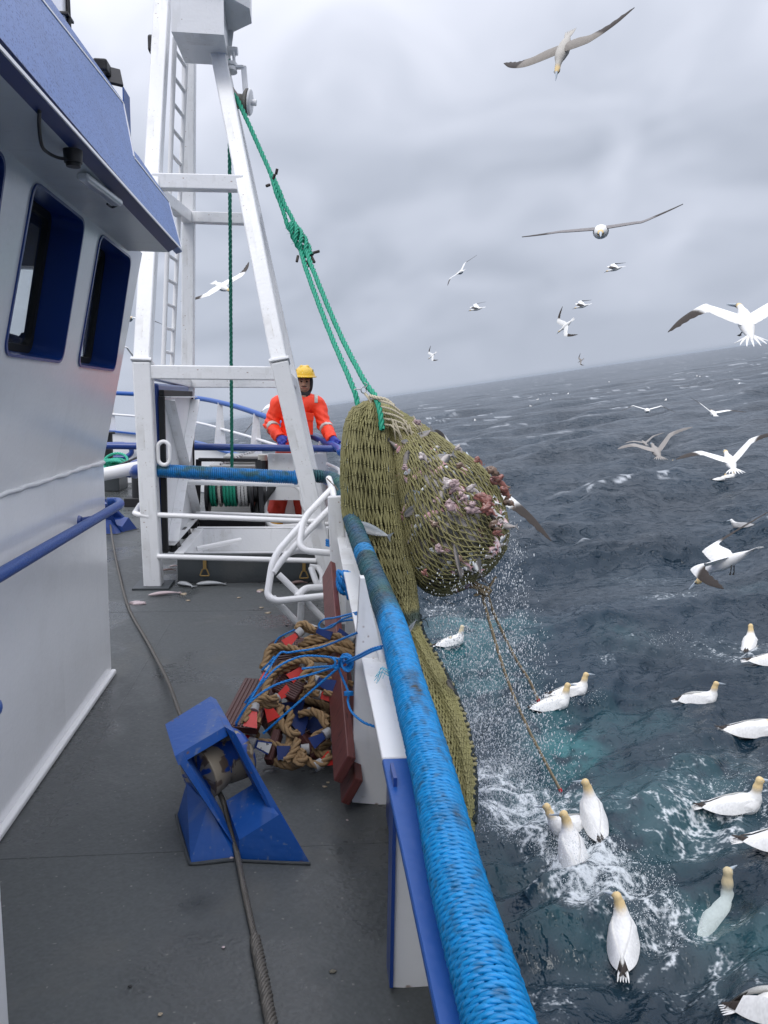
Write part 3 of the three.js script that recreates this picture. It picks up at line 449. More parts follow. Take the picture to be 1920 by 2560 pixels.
const ZC = -6.13, RAILP = [[1330, 2820, .60], [1215, 2449, .61], [1140, 2187, .62], [1080, 1925, .63], [1022, 1715, .64], [979, 1557, .66], [925, 1420, .68], [884, 1312, .74], [862, 1245, .80], [843, 1206, .855]];
const railPts = RAILP.map(([x, y, Y]) => onY(x, y, Y)); { const a = railPts[0].clone(); a.z += .8; a.x += .02; railPts.unshift(a); }
{
  const rail = thing('wrapped_rail', 'thick pipe rail served all along in blue rope, curving along the boat side', 'rail', V3(.25, .6, -3));
  const corner = onZ(822, 1194, ZC); const cv = spl([...railPts, corner, onZ(790, 1190, ZC), onZ(768, 1189, ZC)]);
  const RP = .040;
  part('pipe', sweep(cv, RP, 260, 16), mat([.01, .05, .08], .6), rail);
  const serve = (curve, col, pitch, rad, strands, n0) => {     // rope laid round the pipe turn by turn
    const L = curve.getLength(), turns = Math.round(L / pitch), per = n0, n = turns * per, fr0 = 400, cp = curve.getSpacedPoints(fr0), { N, B } = frames(cp); const pts = [], out = [];
    const offs = [], rads = [];
    for (let i = 0; i <= n; i++) { const t = i / n * fr0, k = Math.min(fr0 - 1, Math.floor(t)), f = t - k; const p = cp[k].clone().lerp(cp[k + 1], f), N0 = N[k].clone().lerp(N[k + 1], f), B0 = B[k].clone().lerp(B[k + 1], f); const a = i / per * 2 * Math.PI, wv = 1 + .05 * (n3(p.x * 8, p.y * 8, p.z * 8) - .5); const d = N0.multiplyScalar(Math.cos(a)).addScaledVector(B0, Math.sin(a)); pts.push(p.addScaledVector(d, (RP + rad * .8) * wv)); }
    if (strands === 1) out.push(sweepPts(pts, () => rad, 5, false));
    else { const F = frames(pts); for (let s = 0; s < strands; s++) { const q = pts.map((p, i) => { const a = i / per * 2 * Math.PI * 5.37 + s / strands * 2 * Math.PI; return p.clone().addScaledVector(F.N[i], Math.cos(a) * rad * .36).addScaledVector(F.B[i], Math.sin(a) * rad * .36); }); out.push(sweepPts(q, () => rad * .62 * (.92 + .16 * h2(s, 9)), 4, false)); } }
    return paint(merge(out), null, col);
  };
  const ropeM = phy([1, 1, 1], .42, { vertexColors: true, sheen: .25 });
  const near = spl(cv.getSpacedPoints(300).filter(p => p.z > -3.3)), far = spl(cv.getSpacedPoints(300).filter(p => p.z < -3.27));
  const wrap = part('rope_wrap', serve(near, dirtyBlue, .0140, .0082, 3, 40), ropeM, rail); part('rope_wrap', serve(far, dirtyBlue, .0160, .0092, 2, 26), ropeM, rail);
  // hitches and loose ends that stand proud of the serving
  for (const t of []) { const q = cv.getPointAt(t), tg = cv.getTangentAt(t), u = V3(0, 1, 0), b = tg.clone().cross(u).normalize(), n = b.clone().cross(tg); const pts = []; for (let i = 0; i <= 30; i++) { const a = i / 30 * 2 * Math.PI; pts.push(q.clone().addScaledVector(b, Math.cos(a) * .06).addScaledVector(n, Math.sin(a) * .06).addScaledVector(tg, .012 * Math.sin(a * 2))); } part('hitch', paint(rope(spl(pts), .008, { pitch: .04 }), null, dirtyBlue), ropeM, rail); }
  { const q = onZ(1000, 1838, cv.getPointAt(.4).z - .6), o = []; const p0 = cv.getPointAt(.36); for (let i = 0; i < 7; i++) { const a = V3(p0.x - .052, p0.y + rr(-.01, .02), p0.z + rr(-.02, .02)); o.push(sweepPts([a, a.clone().add(V3(-rr(.01, .03), rr(-.01, .02), rr(-.01, .01))), a.clone().add(V3(-rr(.02, .05), rr(-.04, .01), rr(-.03, .02)))], () => .0012, 4)); } part('frayed_end', o, mat([.10, .48, .62], .7), rail); }
  const cr = thing('cross_rail', 'blue rope-served cross rail between the two front legs of the gantry', 'rail', V3(-.5, .9, -6.05));
  const c1 = new THREE.LineCurve3(onZ(388, 1176, ZC), onZ(744, 1194, ZC)); part('pipe', sweep(new THREE.LineCurve3(onZ(345, 1174, ZC), onZ(760, 1195, ZC)), RP, 8, 14), M.navy, cr);
  part('rope_wrap', serve(c1, lateralBlue, .0145, .0082, 1, 24), ropeM, cr); part('rope_wrap', serve(new THREE.LineCurve3(onZ(384, 1176, ZC), onZ(394, 1176.5, ZC)), lateralBlue, .014, .011, 1, 24), ropeM, cr); part('rope_wrap', serve(new THREE.LineCurve3(onZ(736, 1193.6, ZC), onZ(744, 1194, ZC)), lateralBlue, .014, .012, 1, 24), ropeM, cr);
  // left end: bare blue pipe bending back and down
  const bl = [onZ(380, 1176, ZC), onZ(342, 1174, ZC), onZ(337, 1184, -6.3), onZ(350, 1166, -6.6)]; part('pipe_end', sweep(fillet(bl, .06), .046, 40, 14), M.navy, cr);
  // white tubes under it
  const tube = (pts, r, label, nm = 'guard_tube') => solo(nm, sweep(fillet(pts, .07), r, 80, 12), M.whitePipe, label, 'guard rail');
  tube([onZ(390, 1287, -6.06), onZ(800, 1304, -6.0)], .021, 'upper white guard tube crossing below the blue rope cross rail');
  tube([onZ(394, 1391, -6.03), onZ(790, 1402, -6.0)], .021, 'lower white guard tube crossing just above the dark hatch coaming');
  tube([onZ(440, 1205, -6.9), onZ(780, 1212, -6.9)], .024, 'white horizontal tube right beneath the rope-served cross rail');
  tube([at(490, 1282, 7.6), at(800, 1293, 7.6)], .019, 'thin white tube behind the rope drum and the two guard tubes');
  tube([onZ(372, 1292, -6.05), onZ(336, 1284, -6.05), onZ(350, 1262, -6.6)], .021, 'short bent white guard tube left of the gantry leg');
}
// ---------------------------------------------------------------- bulwark
{
  const bw = thing('bulwark', 'white and blue bulwark along the starboard deck edge under the wrapped rail', 'bulwark', V3(.3, 0, -3));
  const X1 = .325;
  // plating leans a little inboard from deck edge to cap
  part('plating', prism([V3(X1, 0, -1.9), V3(X1, 0, -7.4), V3(.31, .70, -7.2), V3(.30, .56, -4), V3(.298, .545, -1.9)], .012, frame(V3(X1, 0, -3), V3(0, 0, 1), V3(-.03, .55, 0))), M.white, bw);
  part('plating', prism([V3(X1, 0, 1.5), V3(X1, 0, -1.895), V3(.298, .545, -1.895), V3(.298, .545, 1.5)], .012, frame(V3(X1, 0, -3), V3(0, 0, 1), V3(-.03, .55, 0))), M.white, bw);
  const cap = (z0, z1, y0, y1, m) => part('cap_rail', beam(V3(.262, y0, z0), V3(.262, y1, z1), .125, .018, .005), m, bw);
  cap(1.5, -1.895, .552, .555, M.blue); cap(-1.90, -4.2, .555, .575, M.white); cap(-4.205, -7.3, .575, .70, M.white);
  // web brackets standing across the deck edge
  const f2 = z => frame(V3(0, 0, z), V3(1, 0, 0), V3(0, 1, 0));
  const z2 = onY(1030, 2468, 0).z; const br = part('bracket', prism([onZ(978, 2468, z2), onZ(1074, 2472, z2), onZ(1018, 1958, z2), onZ(986, 1958, z2)], .012, f2(z2)), M.white, bw);
  part('bracket_flange', prism([onZ(974, 2470, z2 + .02), onZ(983, 2470, z2 + .02), onZ(993, 1945, z2 + .02), onZ(984, 1945, z2 + .02)], .08, f2(z2 + .02)), M.navy, br);
  const z1 = onY(930, 2012, 0).z; const tall = part('tall_bracket', prism([onZ(881, 2006, z1), onZ(978, 2014, z1), onZ(960, 1660, z1), onZ(912, 1446, z1), onZ(901, 1446, z1), onZ(889, 1650, z1)], .05, f2(z1)), M.white, bw);
  part('bracket_flange', boxMM(.295, .325, 0, .05, z1 + .1, z1 + .14), M.navy, bw);
  { const b = onZ(990, 2090, z1 + .45); part('freeing_port_flap', boxMM(.285, .296, .02, .20, z1 + .12, z1 + .42, .003), M.navy, bw); }
  // white posts of the guard farther along
  part('post', beam(onZ(838, 1240, -4.9), onZ(852, 1560, -4.9), .10, .05, .01, V3(0, 0, 1)), M.white, bw);
  part('post', prism([onZ(866, 1330, -4.6), onZ(905, 1330, -4.6), onZ(905, 1760, -4.4), onZ(862, 1700, -4.6)], .04, frame(onZ(866, 1330, -4.6), V3(1, 0, 0), V3(0, 1, 0))), M.white, bw);
  const rb = (pts, nm = 'bent_bar') => part(nm, sweep(fillet(pts, .03), .0125, 50, 10), M.whitePipe, bw);
  rb([onZ(945, 1622, z1 + .03), onZ(955, 1640, z1 + .04), onZ(968, 1745, z1 + .04), onZ(978, 1790, z1 + .02)]); rb([onZ(956, 1838, z1 + .03), onZ(966, 1842, z1 + .05), onZ(981, 1920, z1 + .05), onZ(983, 2010, z1 + .03)]);
}
// ---------------------------------------------------------------- hatch with its open lid
{
  const zf = -6.19, zb = -7.33, hy = .238, x0 = -1.03, x1 = .26, t = .045;
  const h = thing('deck_hatch', 'low dark grey hatch coaming with white open inside, in front of the rope drum', 'hatch', V3(-.4, 0, -6.8));
  part('coaming', [boxMM(x0, x1, 0, hy, zf - t, zf, .006), boxMM(x0, x0 + t, 0, hy, zb, zf - t - .001, .006), boxMM(x1 - t, x1, 0, hy, zb, zf - t - .001, .006), boxMM(x0, x1, 0, hy, zb - t, zb - .001, .006)], M.deckgrey, h);
  part('inner_lining', [boxMM(x0 + t + .001, x1 - t - .001, .02, hy + .012, zb + .002, zb + .016, .003), boxMM(x0 + t + .001, x0 + t + .014, .02, hy + .012, zb + .017, zf - t - .002, .003), boxMM(x0 + t + .0145, x1 - t - .002, .02, .034, zb + .017, zf - t - .002, .002)], M.white, h);
  part('rim', [boxMM(x0 - .02, x0 + t + .012, hy + .001, hy + .014, zb - .03, zf + .01, .004), boxMM(x0, x1, hy + .015, hy + .026, zb - .05, zb + .012, .004)], M.white, h);
  part('cleat_arm', sweep(new THREE.LineCurve3(at(492, 1372, 6.75), at(602, 1350, 7.0)), .023, 6, 12), M.whitePipe, h);
  for (const [px, py] of [[512, 1420], [760, 1426]]) {
    const a = onZ(px, py, zf + .012), c = part('clamp', [boxMM(a.x - .014, a.x + .014, a.y - .01, a.y + .09, a.z - .008, a.z + .008, .003), cyl(V3(a.x - .045, a.y + .085, a.z), V3(a.x + .045, a.y + .085, a.z), .012, .012, 10)], M.brass, h);
    const tri = [V3(a.x - .015, a.y - .005, a.z + .012), V3(a.x - .038, a.y - .06, a.z + .02), V3(a.x + .038, a.y - .06, a.z + .02), V3(a.x + .015, a.y - .005, a.z + .012)]; part('ring', sweep(fillet(tri, .012), .006, 30, 8), M.brass, c);
  }
  const lx = -1.12, l0 = -6.27, l1 = -7.78, y0 = .29, y1 = 1.49;
  const lid = thing('hatch_lid', 'white hatch lid standing open on edge with black seal and diagonal stiffeners', 'hatch lid', V3(lx, .25, -7));
  part('lid_plate', boxMM(lx - .03, lx, y0, y1, l1, l0, .006), M.white, lid);
  part('outer_skin', [boxMM(lx - .12, lx - .031, y0 - .05, y1 + .10, l1 - .06, l0 + .02, .02)], M.navy, lid);
  part('rubber_seal', [boxMM(lx - .03, lx + .014, y1 + .001, y1 + .05, l1, l0 + .03, .008), boxMM(lx - .03, lx + .014, y0 - .05, y1 + .0, l0 + .001, l0 + .05, .008), boxMM(lx - .03, lx + .014, y0 - .05, y0 - .001, l1, l0, .008), boxMM(lx - .03, lx + .014, y0, y1, l1 - .04, l1 - .001, .008)], M.rubber, lid);
  const rib = (a, b) => part('stiffener', beam(a, b, .012, .085, .003, V3(1, 0, 0)), M.white, lid);
  const zA = l0 - .03, zB = l1 + .04, ym = (y0 + y1) / 2, zm = (zA + zB) / 2, q = lx + .043;
  rib(V3(q, y1 - .03, zA), V3(q, y0 + .03, zB)); rib(V3(q, y0 + .03, zA), V3(q, ym - .012, zm + .006)); rib(V3(q, ym + .012, zm - .006), V3(q, y1 - .03, zB));
  part('edge_flange', boxMM(lx + .001, lx + .06, y1 - .012, y1 - .001, l1 + .01, l0 - .01, .003), M.white, lid); part('edge_flange', boxMM(lx + .001, lx + .06, y0 + .001, y0 + .012, l1 + .01, l0 - .01, .003), M.white, lid);
  for (const z of [-6.45, -7.05, -7.6]) part('hinge', [cyl(V3(lx + .02, y0 - .03, z - .07), V3(lx + .02, y0 - .03, z + .07), .045, .045, 16), boxMM(lx - .02, lx + .08, y0 - .06, y0 - .03, z - .03, z + .03, .004)], M.black, lid);
  for (const y of [.6, 1.0, 1.3]) part('lid_dog', [boxMM(lx - .15, lx - .12, y, y + .06, l0 - .06, l0 + .0, .006)], M.navy, lid);
}
// ---------------------------------------------------------------- rope drum
const ropeGreen = phy([.012, .30, .185], .55), ropeGreenDk = phy([.010, .17, .115], .6), ropeWhite = mat([.52, .50, .44], .7), rope3 = mat([.35, .25, .13], .8);
{
  const c = V3(-.77, .52, -7.95), w = .21, R = .13;
  const d = thing('rope_drum', 'black framed winch drum wound with green and white rope behind the hatch', 'winch', V3(c.x, 0, c.z));
  part('drum_flange', [cyl(V3(c.x - w - .03, c.y, c.z), V3(c.x - w, c.y, c.z), .21, .21, 30)], M.black, d); part('drum_flange', [cyl(V3(c.x + w, c.y, c.z), V3(c.x + w + .03, c.y, c.z), .21, .21, 30)], M.black, d);
  part('barrel', cyl(V3(c.x - w, c.y, c.z), V3(c.x + w, c.y, c.z), R * .82, R * .82, 24), M.dark, d);
  const coil = (xa, xb, m) => { const r = .0165, turns = Math.max(1, Math.round((xb - xa) / (r * 2.05))), pts = []; for (let i = 0; i <= turns * 28; i++) { const a = i / 28 * 2 * Math.PI; pts.push(V3(xa + (xb - xa) * i / (turns * 28), c.y + Math.cos(a) * R, c.z + Math.sin(a) * R)); } part('rope_turns', rope(spl(pts), r, { pitch: .085, per: 8 }), m, d); };
  coil(c.x - .195, c.x - .13, ropeGreen); coil(c.x - .115, c.x - .075, ropeWhite); coil(c.x - .06, c.x + .07, ropeGreen); coil(c.x + .085, c.x + .19, mat([.55, .55, .54], .7));
  part('frame', [beam(V3(c.x - w - .1, .86, c.z + .05), V3(c.x + w + .07, .86, c.z + .05), .05, .035, .006), beam(V3(c.x - w - .1, .86, c.z + .03), V3(c.x - w - .12, .18, c.z + .16), .05, .05, .006), beam(V3(c.x + w + .07, .86, c.z + .03), V3(c.x + w + .12, .18, c.z + .16), .05, .05, .006), beam(V3(c.x - w - .12, .2, c.z + .18), V3(c.x + w + .15, .2, c.z + .18), .06, .14, .01), boxMM(c.x - w - .15, c.x + w + .2, 0, .06, c.z - .2, c.z + .25, .006), boxMM(c.x - .2, c.x - .12, .06, .14, c.z, c.z + .22), boxMM(c.x + .1, c.x + .18, .06, .14, c.z, c.z + .22), cyl(V3(c.x + w + .03, c.y, c.z), V3(c.x + w + .15, c.y, c.z), .10, .09, 20)], M.black, d);
  const hz = [at(690, 1205, 8.2), at(665, 1235, 8.0), at(648, 1265, 7.9), at(640, 1305, 7.85), at(640, 1322, 7.8)]; solo('black_hose', sweep(spl(hz), .05, 40, 12), M.rubber, 'thick black hose hanging in a bend beside the rope drum', 'hose');
  const top = at(581, 415, 6.85), bot = V3(c.x + .02, c.y + R * .9, c.z + .04); solo('hauling_rope', rope(new THREE.LineCurve3(top.add(V3(.0, .9, .2)), bot), .0175, { pitch: .13 }), ropeGreenDk, 'dark green rope hanging straight down from the gantry head to the drum', 'rope');
}
// ---------------------------------------------------------------- bow rail and bulwark, bollards, cables
{
  const out = [[.33, -7.4, .60, .98], [.30, -8.0, .60, 1.0], [-.05, -9, .63, 1.10], [-.5, -10, .66, 1.24], [-1.1, -11.2, .70, 1.38], [-1.87, -12.6, .78, 1.47], [-3.3, -13.7, .86, 1.52], [-4.2, -14, .9, 1.54]];
  const b = thing('bow_bulwark', 'white bow bulwark with blue cap curving around ahead of the gantry', 'bulwark', V3(-1.5, 0, -11));
  const capC = spl(out.map(o => V3(o[0] - .04, o[2], o[1]))), N = 60, pos = [], idx = []; for (let i = 0; i <= N; i++) { const p = capC.getPoint(i / N); pos.push(p.x + .03, 0.0, p.z, p.x, p.y, p.z); if (i < N) idx.push(2 * i, 2 * i + 1, 2 * i + 2, 2 * i + 1, 2 * i + 3, 2 * i + 2); }
  { const g = new THREE.BufferGeometry(); g.setAttribute('position', new THREE.Float32BufferAttribute(pos, 3)); g.setIndex(idx); g.computeVertexNormals(); const g2 = g.clone(); g2.translate(.012, 0, -.012); part('plating', [boxUV(g), boxUV(g2)], M.white, b); }
  { const S = new THREE.Shape(); S.moveTo(-.05, -.012); S.lineTo(.05, -.012); S.lineTo(.05, .012); S.lineTo(-.05, .012); const P = capC.getSpacedPoints(60), F = frames(P), pp = [], ii = []; P.forEach((p, i) => { const s = F.T[i].clone().cross(V3(0, 1, 0)).normalize(); for (const [u, v] of [[-.055, -.012], [.055, -.012], [.055, .012], [-.055, .012]]) { const q = p.clone().addScaledVector(s, u); pp.push(q.x, q.y + v + .012, q.z); } if (i) for (let k = 0; k < 4; k++) { const a = (i - 1) * 4 + k, c = (i - 1) * 4 + (k + 1) % 4; ii.push(a, c, a + 4, c, c + 4, a + 4); } }); let g = new THREE.BufferGeometry(); g.setAttribute('position', new THREE.Float32BufferAttribute(pp, 3)); g.setIndex(ii); g = g.toNonIndexed(); g.computeVertexNormals(); part('cap_rail', boxUV(g), M.blue, b); }
  for (const t of [.28, .42, .55, .7]) { const p = capC.getPoint(t), q = p.clone().add(V3(-.22, 0, .05)); q.y = 0; part('bulwark_stay', prism([V3(p.x - .0, p.y - .01, p.z + .04), V3(p.x - .03, 0, p.z + .04), V3(p.x - .30, 0, p.z + .04), V3(p.x - .08, p.y - .01, p.z + .04)], .012, frame(V3(p.x, 0, p.z + .04), V3(1, 0, 0), V3(0, 1, 0))), M.white, b); }
  const r = thing('bow_rail', 'blue topped bow railing with thin white bars and tapered white stanchions', 'rail', V3(-1.5, .7, -11));
  const rail = k => spl(out.map(o => V3(o[0], mix(o[2], o[3], k), o[1])));
  part('top_rail', sweep(rail(1), .036, 120, 14), M.blue, r); part('middle_bar', sweep(rail(.45), .019, 120, 10), M.whitePipe, r);
  for (const t of [.20, .33, .465, .60, .74, .86]) { const a = rail(1).getPoint(t), c = rail(0).getPoint(t); part('stanchion', prism([V3(c.x - .11, c.y, c.z), V3(c.x + .07, c.y, c.z), V3(a.x + .02, a.y, a.z), V3(a.x - .045, a.y, a.z)], .03, frame(c, V3(1, 0, -.2), V3(0, 1, 0))), M.white, r); }
  // blue rail in front of the standing man, bending back at its right end
  const wr = thing('work_rail', 'long blue rail that the man in orange rests his hands on', 'rail', V3(-.6, .9, -8.1));
  const yR = .975, L = onY(484, 1113, yR + .02), Rr = onY(845, 1124, yR); L.z = -8.05; const bend = [V3(L.x - 1.2, yR + .01, -8.05), V3(Rr.x - .03, yR, -8.0), V3(Rr.x + .035, yR + .0, -8.03), V3(Rr.x + .01, yR + .03, -8.4), V3(.10, 1.07, -8.75)];
  part('rail_tube', sweep(fillet(bend, .06), .036, 120, 14), M.navy, wr); for (const x of [-1.6, -.02]) part('rail_post', cyl(V3(x, .0, -8.07), V3(x, yR, -8.05), .025, .025, 12), M.whitePipe, wr);
  // white machine guard below that rail
  const mg = thing('machine_guard', 'white guard plate with two bolt heads hanging below the blue work rail', 'guard', V3(-.3, .5, -8));
  const a = onZ(670, 1133, -8.12), c = onZ(732, 1180, -8.12); part('plate', boxMM(a.x, c.x + .35, .42, a.y, -8.135, -8.12, .003), M.white, mg); for (const px of [684, 724]) { const p = onZ(px, 1150, -8.12); part('bolt_head', cyl(V3(p.x, p.y, -8.12), V3(p.x, p.y, -8.105), .014, .014, 6), M.whitePipe, mg); }
  part('leg', [cyl(onZ(661, 1200, -8.0), V3(onZ(664, 1292, -8.0).x, 0, -8.0), .024, .024, 12)], M.whitePipe, mg);
  { const p = [onZ(664, 1280, -7.85), onZ(668, 1312, -7.85), onZ(690, 1318, -7.85), onZ(822, 1310, -7.85)]; solo('foot_rail', sweep(fillet(p, .12), .028, 60, 12), M.whitePipe, 'white bent tube low on deck by the man\'s yellow boots', 'guard rail'); }
  { const p = [onZ(730, 1210, -7.7), onZ(752, 1225, -7.7), onZ(756, 1262, -7.7), onZ(766, 1285, -7.7), onZ(800, 1296, -7.7)]; solo('bent_guard', sweep(fillet(p, .1), .02, 60, 12), M.whitePipe, 'thin bent white tube behind the foot of the right gantry leg', 'guard rail'); }
  // chain and turnbuckle leading up to the bow
  { const p0 = at(555, 1158, 8.3), p1 = at(635, 1128, 9.4), o = []; const n = 26; for (let i = 0; i < n; i++) { const q = p0.clone().lerp(p1, i / (n - 1)); const l = new THREE.TorusGeometry(.02, .006, 6, 12); l.scale(1.3, .8, 1); l.rotateX(i % 2 ? Math.PI / 2 : 0); l.rotateZ(.35); l.rotateY(.7); o.push(l.translate(q.x, q.y, q.z)); } solo('chain', o, M.steel, 'steel chain stretched slanting up beside the green rope above the drum', 'chain'); }
  const gx = thing('deck_winch_housing', 'grey steel winch housing with black fitting beyond the blue work rail', 'winch', V3(-.9, 0, -9.2));
  { const m = mat([.30, .31, .30], .6); part('housing', [boxMM(-1.1, -.35, .0, .72, -9.5, -8.9, .02), boxMM(-.95, -.4, .72, .82, -9.4, -9.0, .02)], m, gx); part('fitting', [cyl(V3(-.46, .60, -8.62), V3(-.46, .80, -8.62), .05, .04, 14), boxMM(-.53, -.39, .5, .6, -8.68, -8.56, .01)], M.black, gx); part('fitting_cap', cyl(V3(-.48, .80, -8.62), V3(-.48, .86, -8.62), .05, .05, 14), ropeWhite, gx); }
  // port side of the foredeck, seen past the wheelhouse
  const bo = thing('bollard', 'black mooring bollard on a square base left of the gantry leg', 'bollard', onY(336, 1265, 0)); { const p = bo.position; part('base', boxMM(p.x - .11, p.x + .16, 0, .12, p.z - .15, p.z + .12, .01), M.black, bo); part('post', [cyl(V3(p.x + .06, .12, p.z), V3(p.x + .06, .58, p.z), .085, .085, 20), cyl(V3(p.x + .06, .58, p.z), V3(p.x + .06, .62, p.z), .11, .11, 20)], M.black, bo); }
  const p2 = at(268, 1180, 12.2); const b2 = thing('bollard', 'black bollard top behind the heap of green rope near the bow', 'bollard', V3(p2.x, .45, p2.z)); part('base', boxMM(p2.x - .25, p2.x + .25, 0, .46, p2.z - .3, p2.z + .3, .02), M.deckgrey, b2); part('post', [cyl(V3(p2.x, .46, p2.z), V3(p2.x, .88, p2.z), .10, .10, 20), cyl(V3(p2.x, .88, p2.z), V3(p2.x, .91, p2.z), .14, .14, 20)], M.black, b2);
  { const o = [], cc = at(284, 1162, 11.6); for (let k = 0; k < 9; k++) { const pts = [], ry = rr(0, 3), tl = rr(-.6, .6), R = rr(.11, .19), y = cc.y + rr(-.06, .07), ox = rr(-.06, .06); for (let i = 0; i < 16; i++) { const a = i / 16 * 2 * Math.PI; pts.push(V3(cc.x + ox + Math.cos(a) * R, y + Math.sin(a) * R * (.35 + Math.abs(tl)) * .7, cc.z + Math.sin(a + ry) * R)); } o.push(rope(spl(pts, true), .022, { pitch: .12, per: 7 })); } solo('green_rope_heap', o, phy([.03, .36, .24], .6), 'heap of bright green rope on a bollard past the wheelhouse corner', 'rope heap'); }
  const fl = at(294, 1127, 12.9), ov = []; for (let i = 0; i < 40; i++) { const a = i / 40 * 2 * Math.PI; ov.push(V3(fl.x + Math.sign(Math.cos(a)) * .06 + .17 * Math.cos(a), fl.y + .11 * Math.sin(a), fl.z)); } solo('panama_fairlead', sweep(spl(ov, true), .042, 80, 12), M.navy, 'blue oval fairlead ring in the bow bulwark at far left', 'fairlead');
  solo('black_cable', sweep(new THREE.LineCurve3(at(240, 1188, 8), at(356, 1138, 9)), .014, 4, 8), M.black, 'thin black cable slanting past the green rope heap', 'cable');
  solo('barrier_pipe', [sweep(new THREE.LineCurve3(V3(-1.95, .80, -6.2), V3(-1.30, .925, -6.4)), .052, 6, 16)], M.whitePipe, 'thick white pipe running from the wheelhouse to the gantry leg', 'pipe');
  solo('barrier_bend', sweep(fillet([at(322, 1183, 6.5), at(330, 1166, 6.6), at(352, 1158, 6.7)], .05), .045, 30, 12), M.navy, 'short blue pipe bend just left of the gantry leg', 'pipe');
}
// ---------------------------------------------------------------- wire fairleads and the trawl wire
const wireM = mat([.13, .12, .105], .5, { metalness: .35 });
function fairlead(name, label, T) {
  const P = (x, y, Y) => onY(x, y, Y);
  const f = thing(name, label, 'fairlead', P(600, 2130, 0).setY(0));
  const hull = pts => boxUV(new ConvexGeometry(pts));
  const T1 = P(413, 1811, .33), T2 = P(526, 1741, .36), T3 = P(561, 1817, .37), T4 = P(437, 1890, .34), T2o = P(540, 1748, .35), T3o = P(588, 1832, .36);
  const dn = (p, k) => p.clone().add(V3(.012, -k, .006));
  part('top_plate', hull([T1, T2, T3, T4, dn(T1, .03), dn(T2, .03), dn(T3, .03), dn(T4, .03)]), M.blueWorn, f);
  const RF = P(774, 2156, .0), RI = P(697, 2037, .145), bk = V3(-.115, .0, -.30);
  part('cheek', hull([T2, T2o, T3.clone().add(V3(0, .001, 0)), T3o, RF, P(742, 2154, .0), RF.clone().add(bk), P(742, 2154, 0).add(bk)]), M.blueWorn, f);
  const LF = P(588, 2118, .02), LFi = P(556, 2030, .10), bl = V3(-.13, .0, -.25); part('cheek', hull([T1, P(430, 1806, .335), T4, P(457, 1884, .34), LF, LFi, LF.clone().add(bl), LFi.clone().add(bl)]), M.blueWorn, f);
  part('foot', hull([P(443, 2040, 0), P(476, 2156, 0), P(586, 2142, 0), P(520, 2012, .15), P(466, 1958, .17), P(581, 2108, .03), P(520, 2030, 0)]), M.blueWorn, f);
  part('foot', hull([P(600, 2148, 0), P(774, 2157, 0), RI, P(637, 1957, .16), P(565, 2002, .12), P(598, 2100, .06), P(640, 2010, 0)]), M.blueWorn, f);
  part('base_weld', [sweep(spl([P(440, 2036, .004), P(475, 2160, .004), P(585, 2150, .004)], false, .05), .006, 40, 6), sweep(spl([P(600, 2152, .004), P(690, 2156, .004), P(776, 2159, .004)], false, .05), .006, 40, 6)], M.deckgrey, f);
  // sheave between the cheeks
  const ax = T3.clone().sub(T4).setY(.02).normalize(), ctr = P(556, 1912, .215).add(V3(-.02, -.02, -.05)); const lath = (pts) => { const l = new THREE.LatheGeometry(pts.map(p => new THREE.Vector2(...p)), 36); return l.applyMatrix4(new THREE.Matrix4().makeRotationFromQuaternion(new THREE.Quaternion().setFromUnitVectors(V3(0, 1, 0), ax)).setPosition(ctr)); };
  const worn = phy([1, 1, 1], .45, { map: tex(256, 256, (u, v) => { const k = sst(.5, .56, fbm2(u * 9, v * 5, 4) + .22 * (v < .5 ? 1 - Math.abs(v - .25) * 4 : 0)), j = sst(.55, .6, fbm2(u * 14 + 4, v * 9, 3)); return [mix(.012, mix(.34, .14, j), k), mix(.07, mix(.29, .10, j), k), mix(.34, mix(.21, .07, j), k)]; }, { srgb: true }) });
  part('sheave', lath([[.02, -.092], [.098, -.092], [.096, -.08], [.084, -.016], [.074, 0], [.084, .016], [.096, .08], [.098, .092], [.02, .092], [.02, -.092]]), worn, f); part('sheave_pin', cyl(ctr.clone().addScaledVector(ax, -.10), ctr.clone().addScaledVector(ax, .11), .03, .03, 14), M.navy, f);
  return f;
}
{
  const f = fairlead('wire_fairlead', 'large blue steel fairlead block in the foreground with the wire under its sheave');
  const f2 = f.clone(); f2.name = numbered('wire_fairlead'); scene.add(f2); aboard.push(f2); f2.userData = { label: 'smaller-looking dark blue fairlead far forward past the wheelhouse corner', category: 'fairlead' }; f2.position.copy(onY(300, 1330, 0)); f2.rotation.y = 1.25; f2.traverse(o => { if (o.isMesh && o.material === M.blueWorn) o.material = M.navy; });
  const w = [onY(690, 2640, .012), onY(672, 2520, .012), onY(640, 2360, .012), onY(612, 2230, .012), onY(592, 2130, .02), onY(574, 2060, .055), onY(556, 1998, .10), onY(520, 1930, .13), onY(480, 1850, .13), onY(448, 1780, .10), onY(418, 1700, .05), onY(372, 1610, .02), onY(322, 1520, .013), onY(300, 1440, .014), onY(285, 1370, .05), onY(272, 1290, .12)];
  const tw = thing('trawl_wire', 'dark steel wire rope running along the deck through the blue fairlead', 'wire rope', V3(-.3, 0, -3)); const cv = spl(w), L = cv.getLength();
  part('wire', rope(cv, .0098, { pitch: .075, strands: 6, per: 8, sides: 5 }), wireM, tw);
  const e = spl([onY(697, 2660, .018), onY(680, 2570, .017), onY(664, 2480, .017), onY(648, 2400, .016), onY(637, 2345, .014)]); part('eye_splice', rope(e, .0165, { pitch: .085, strands: 6, per: 8, wob: .4 }), wireM, tw);
}
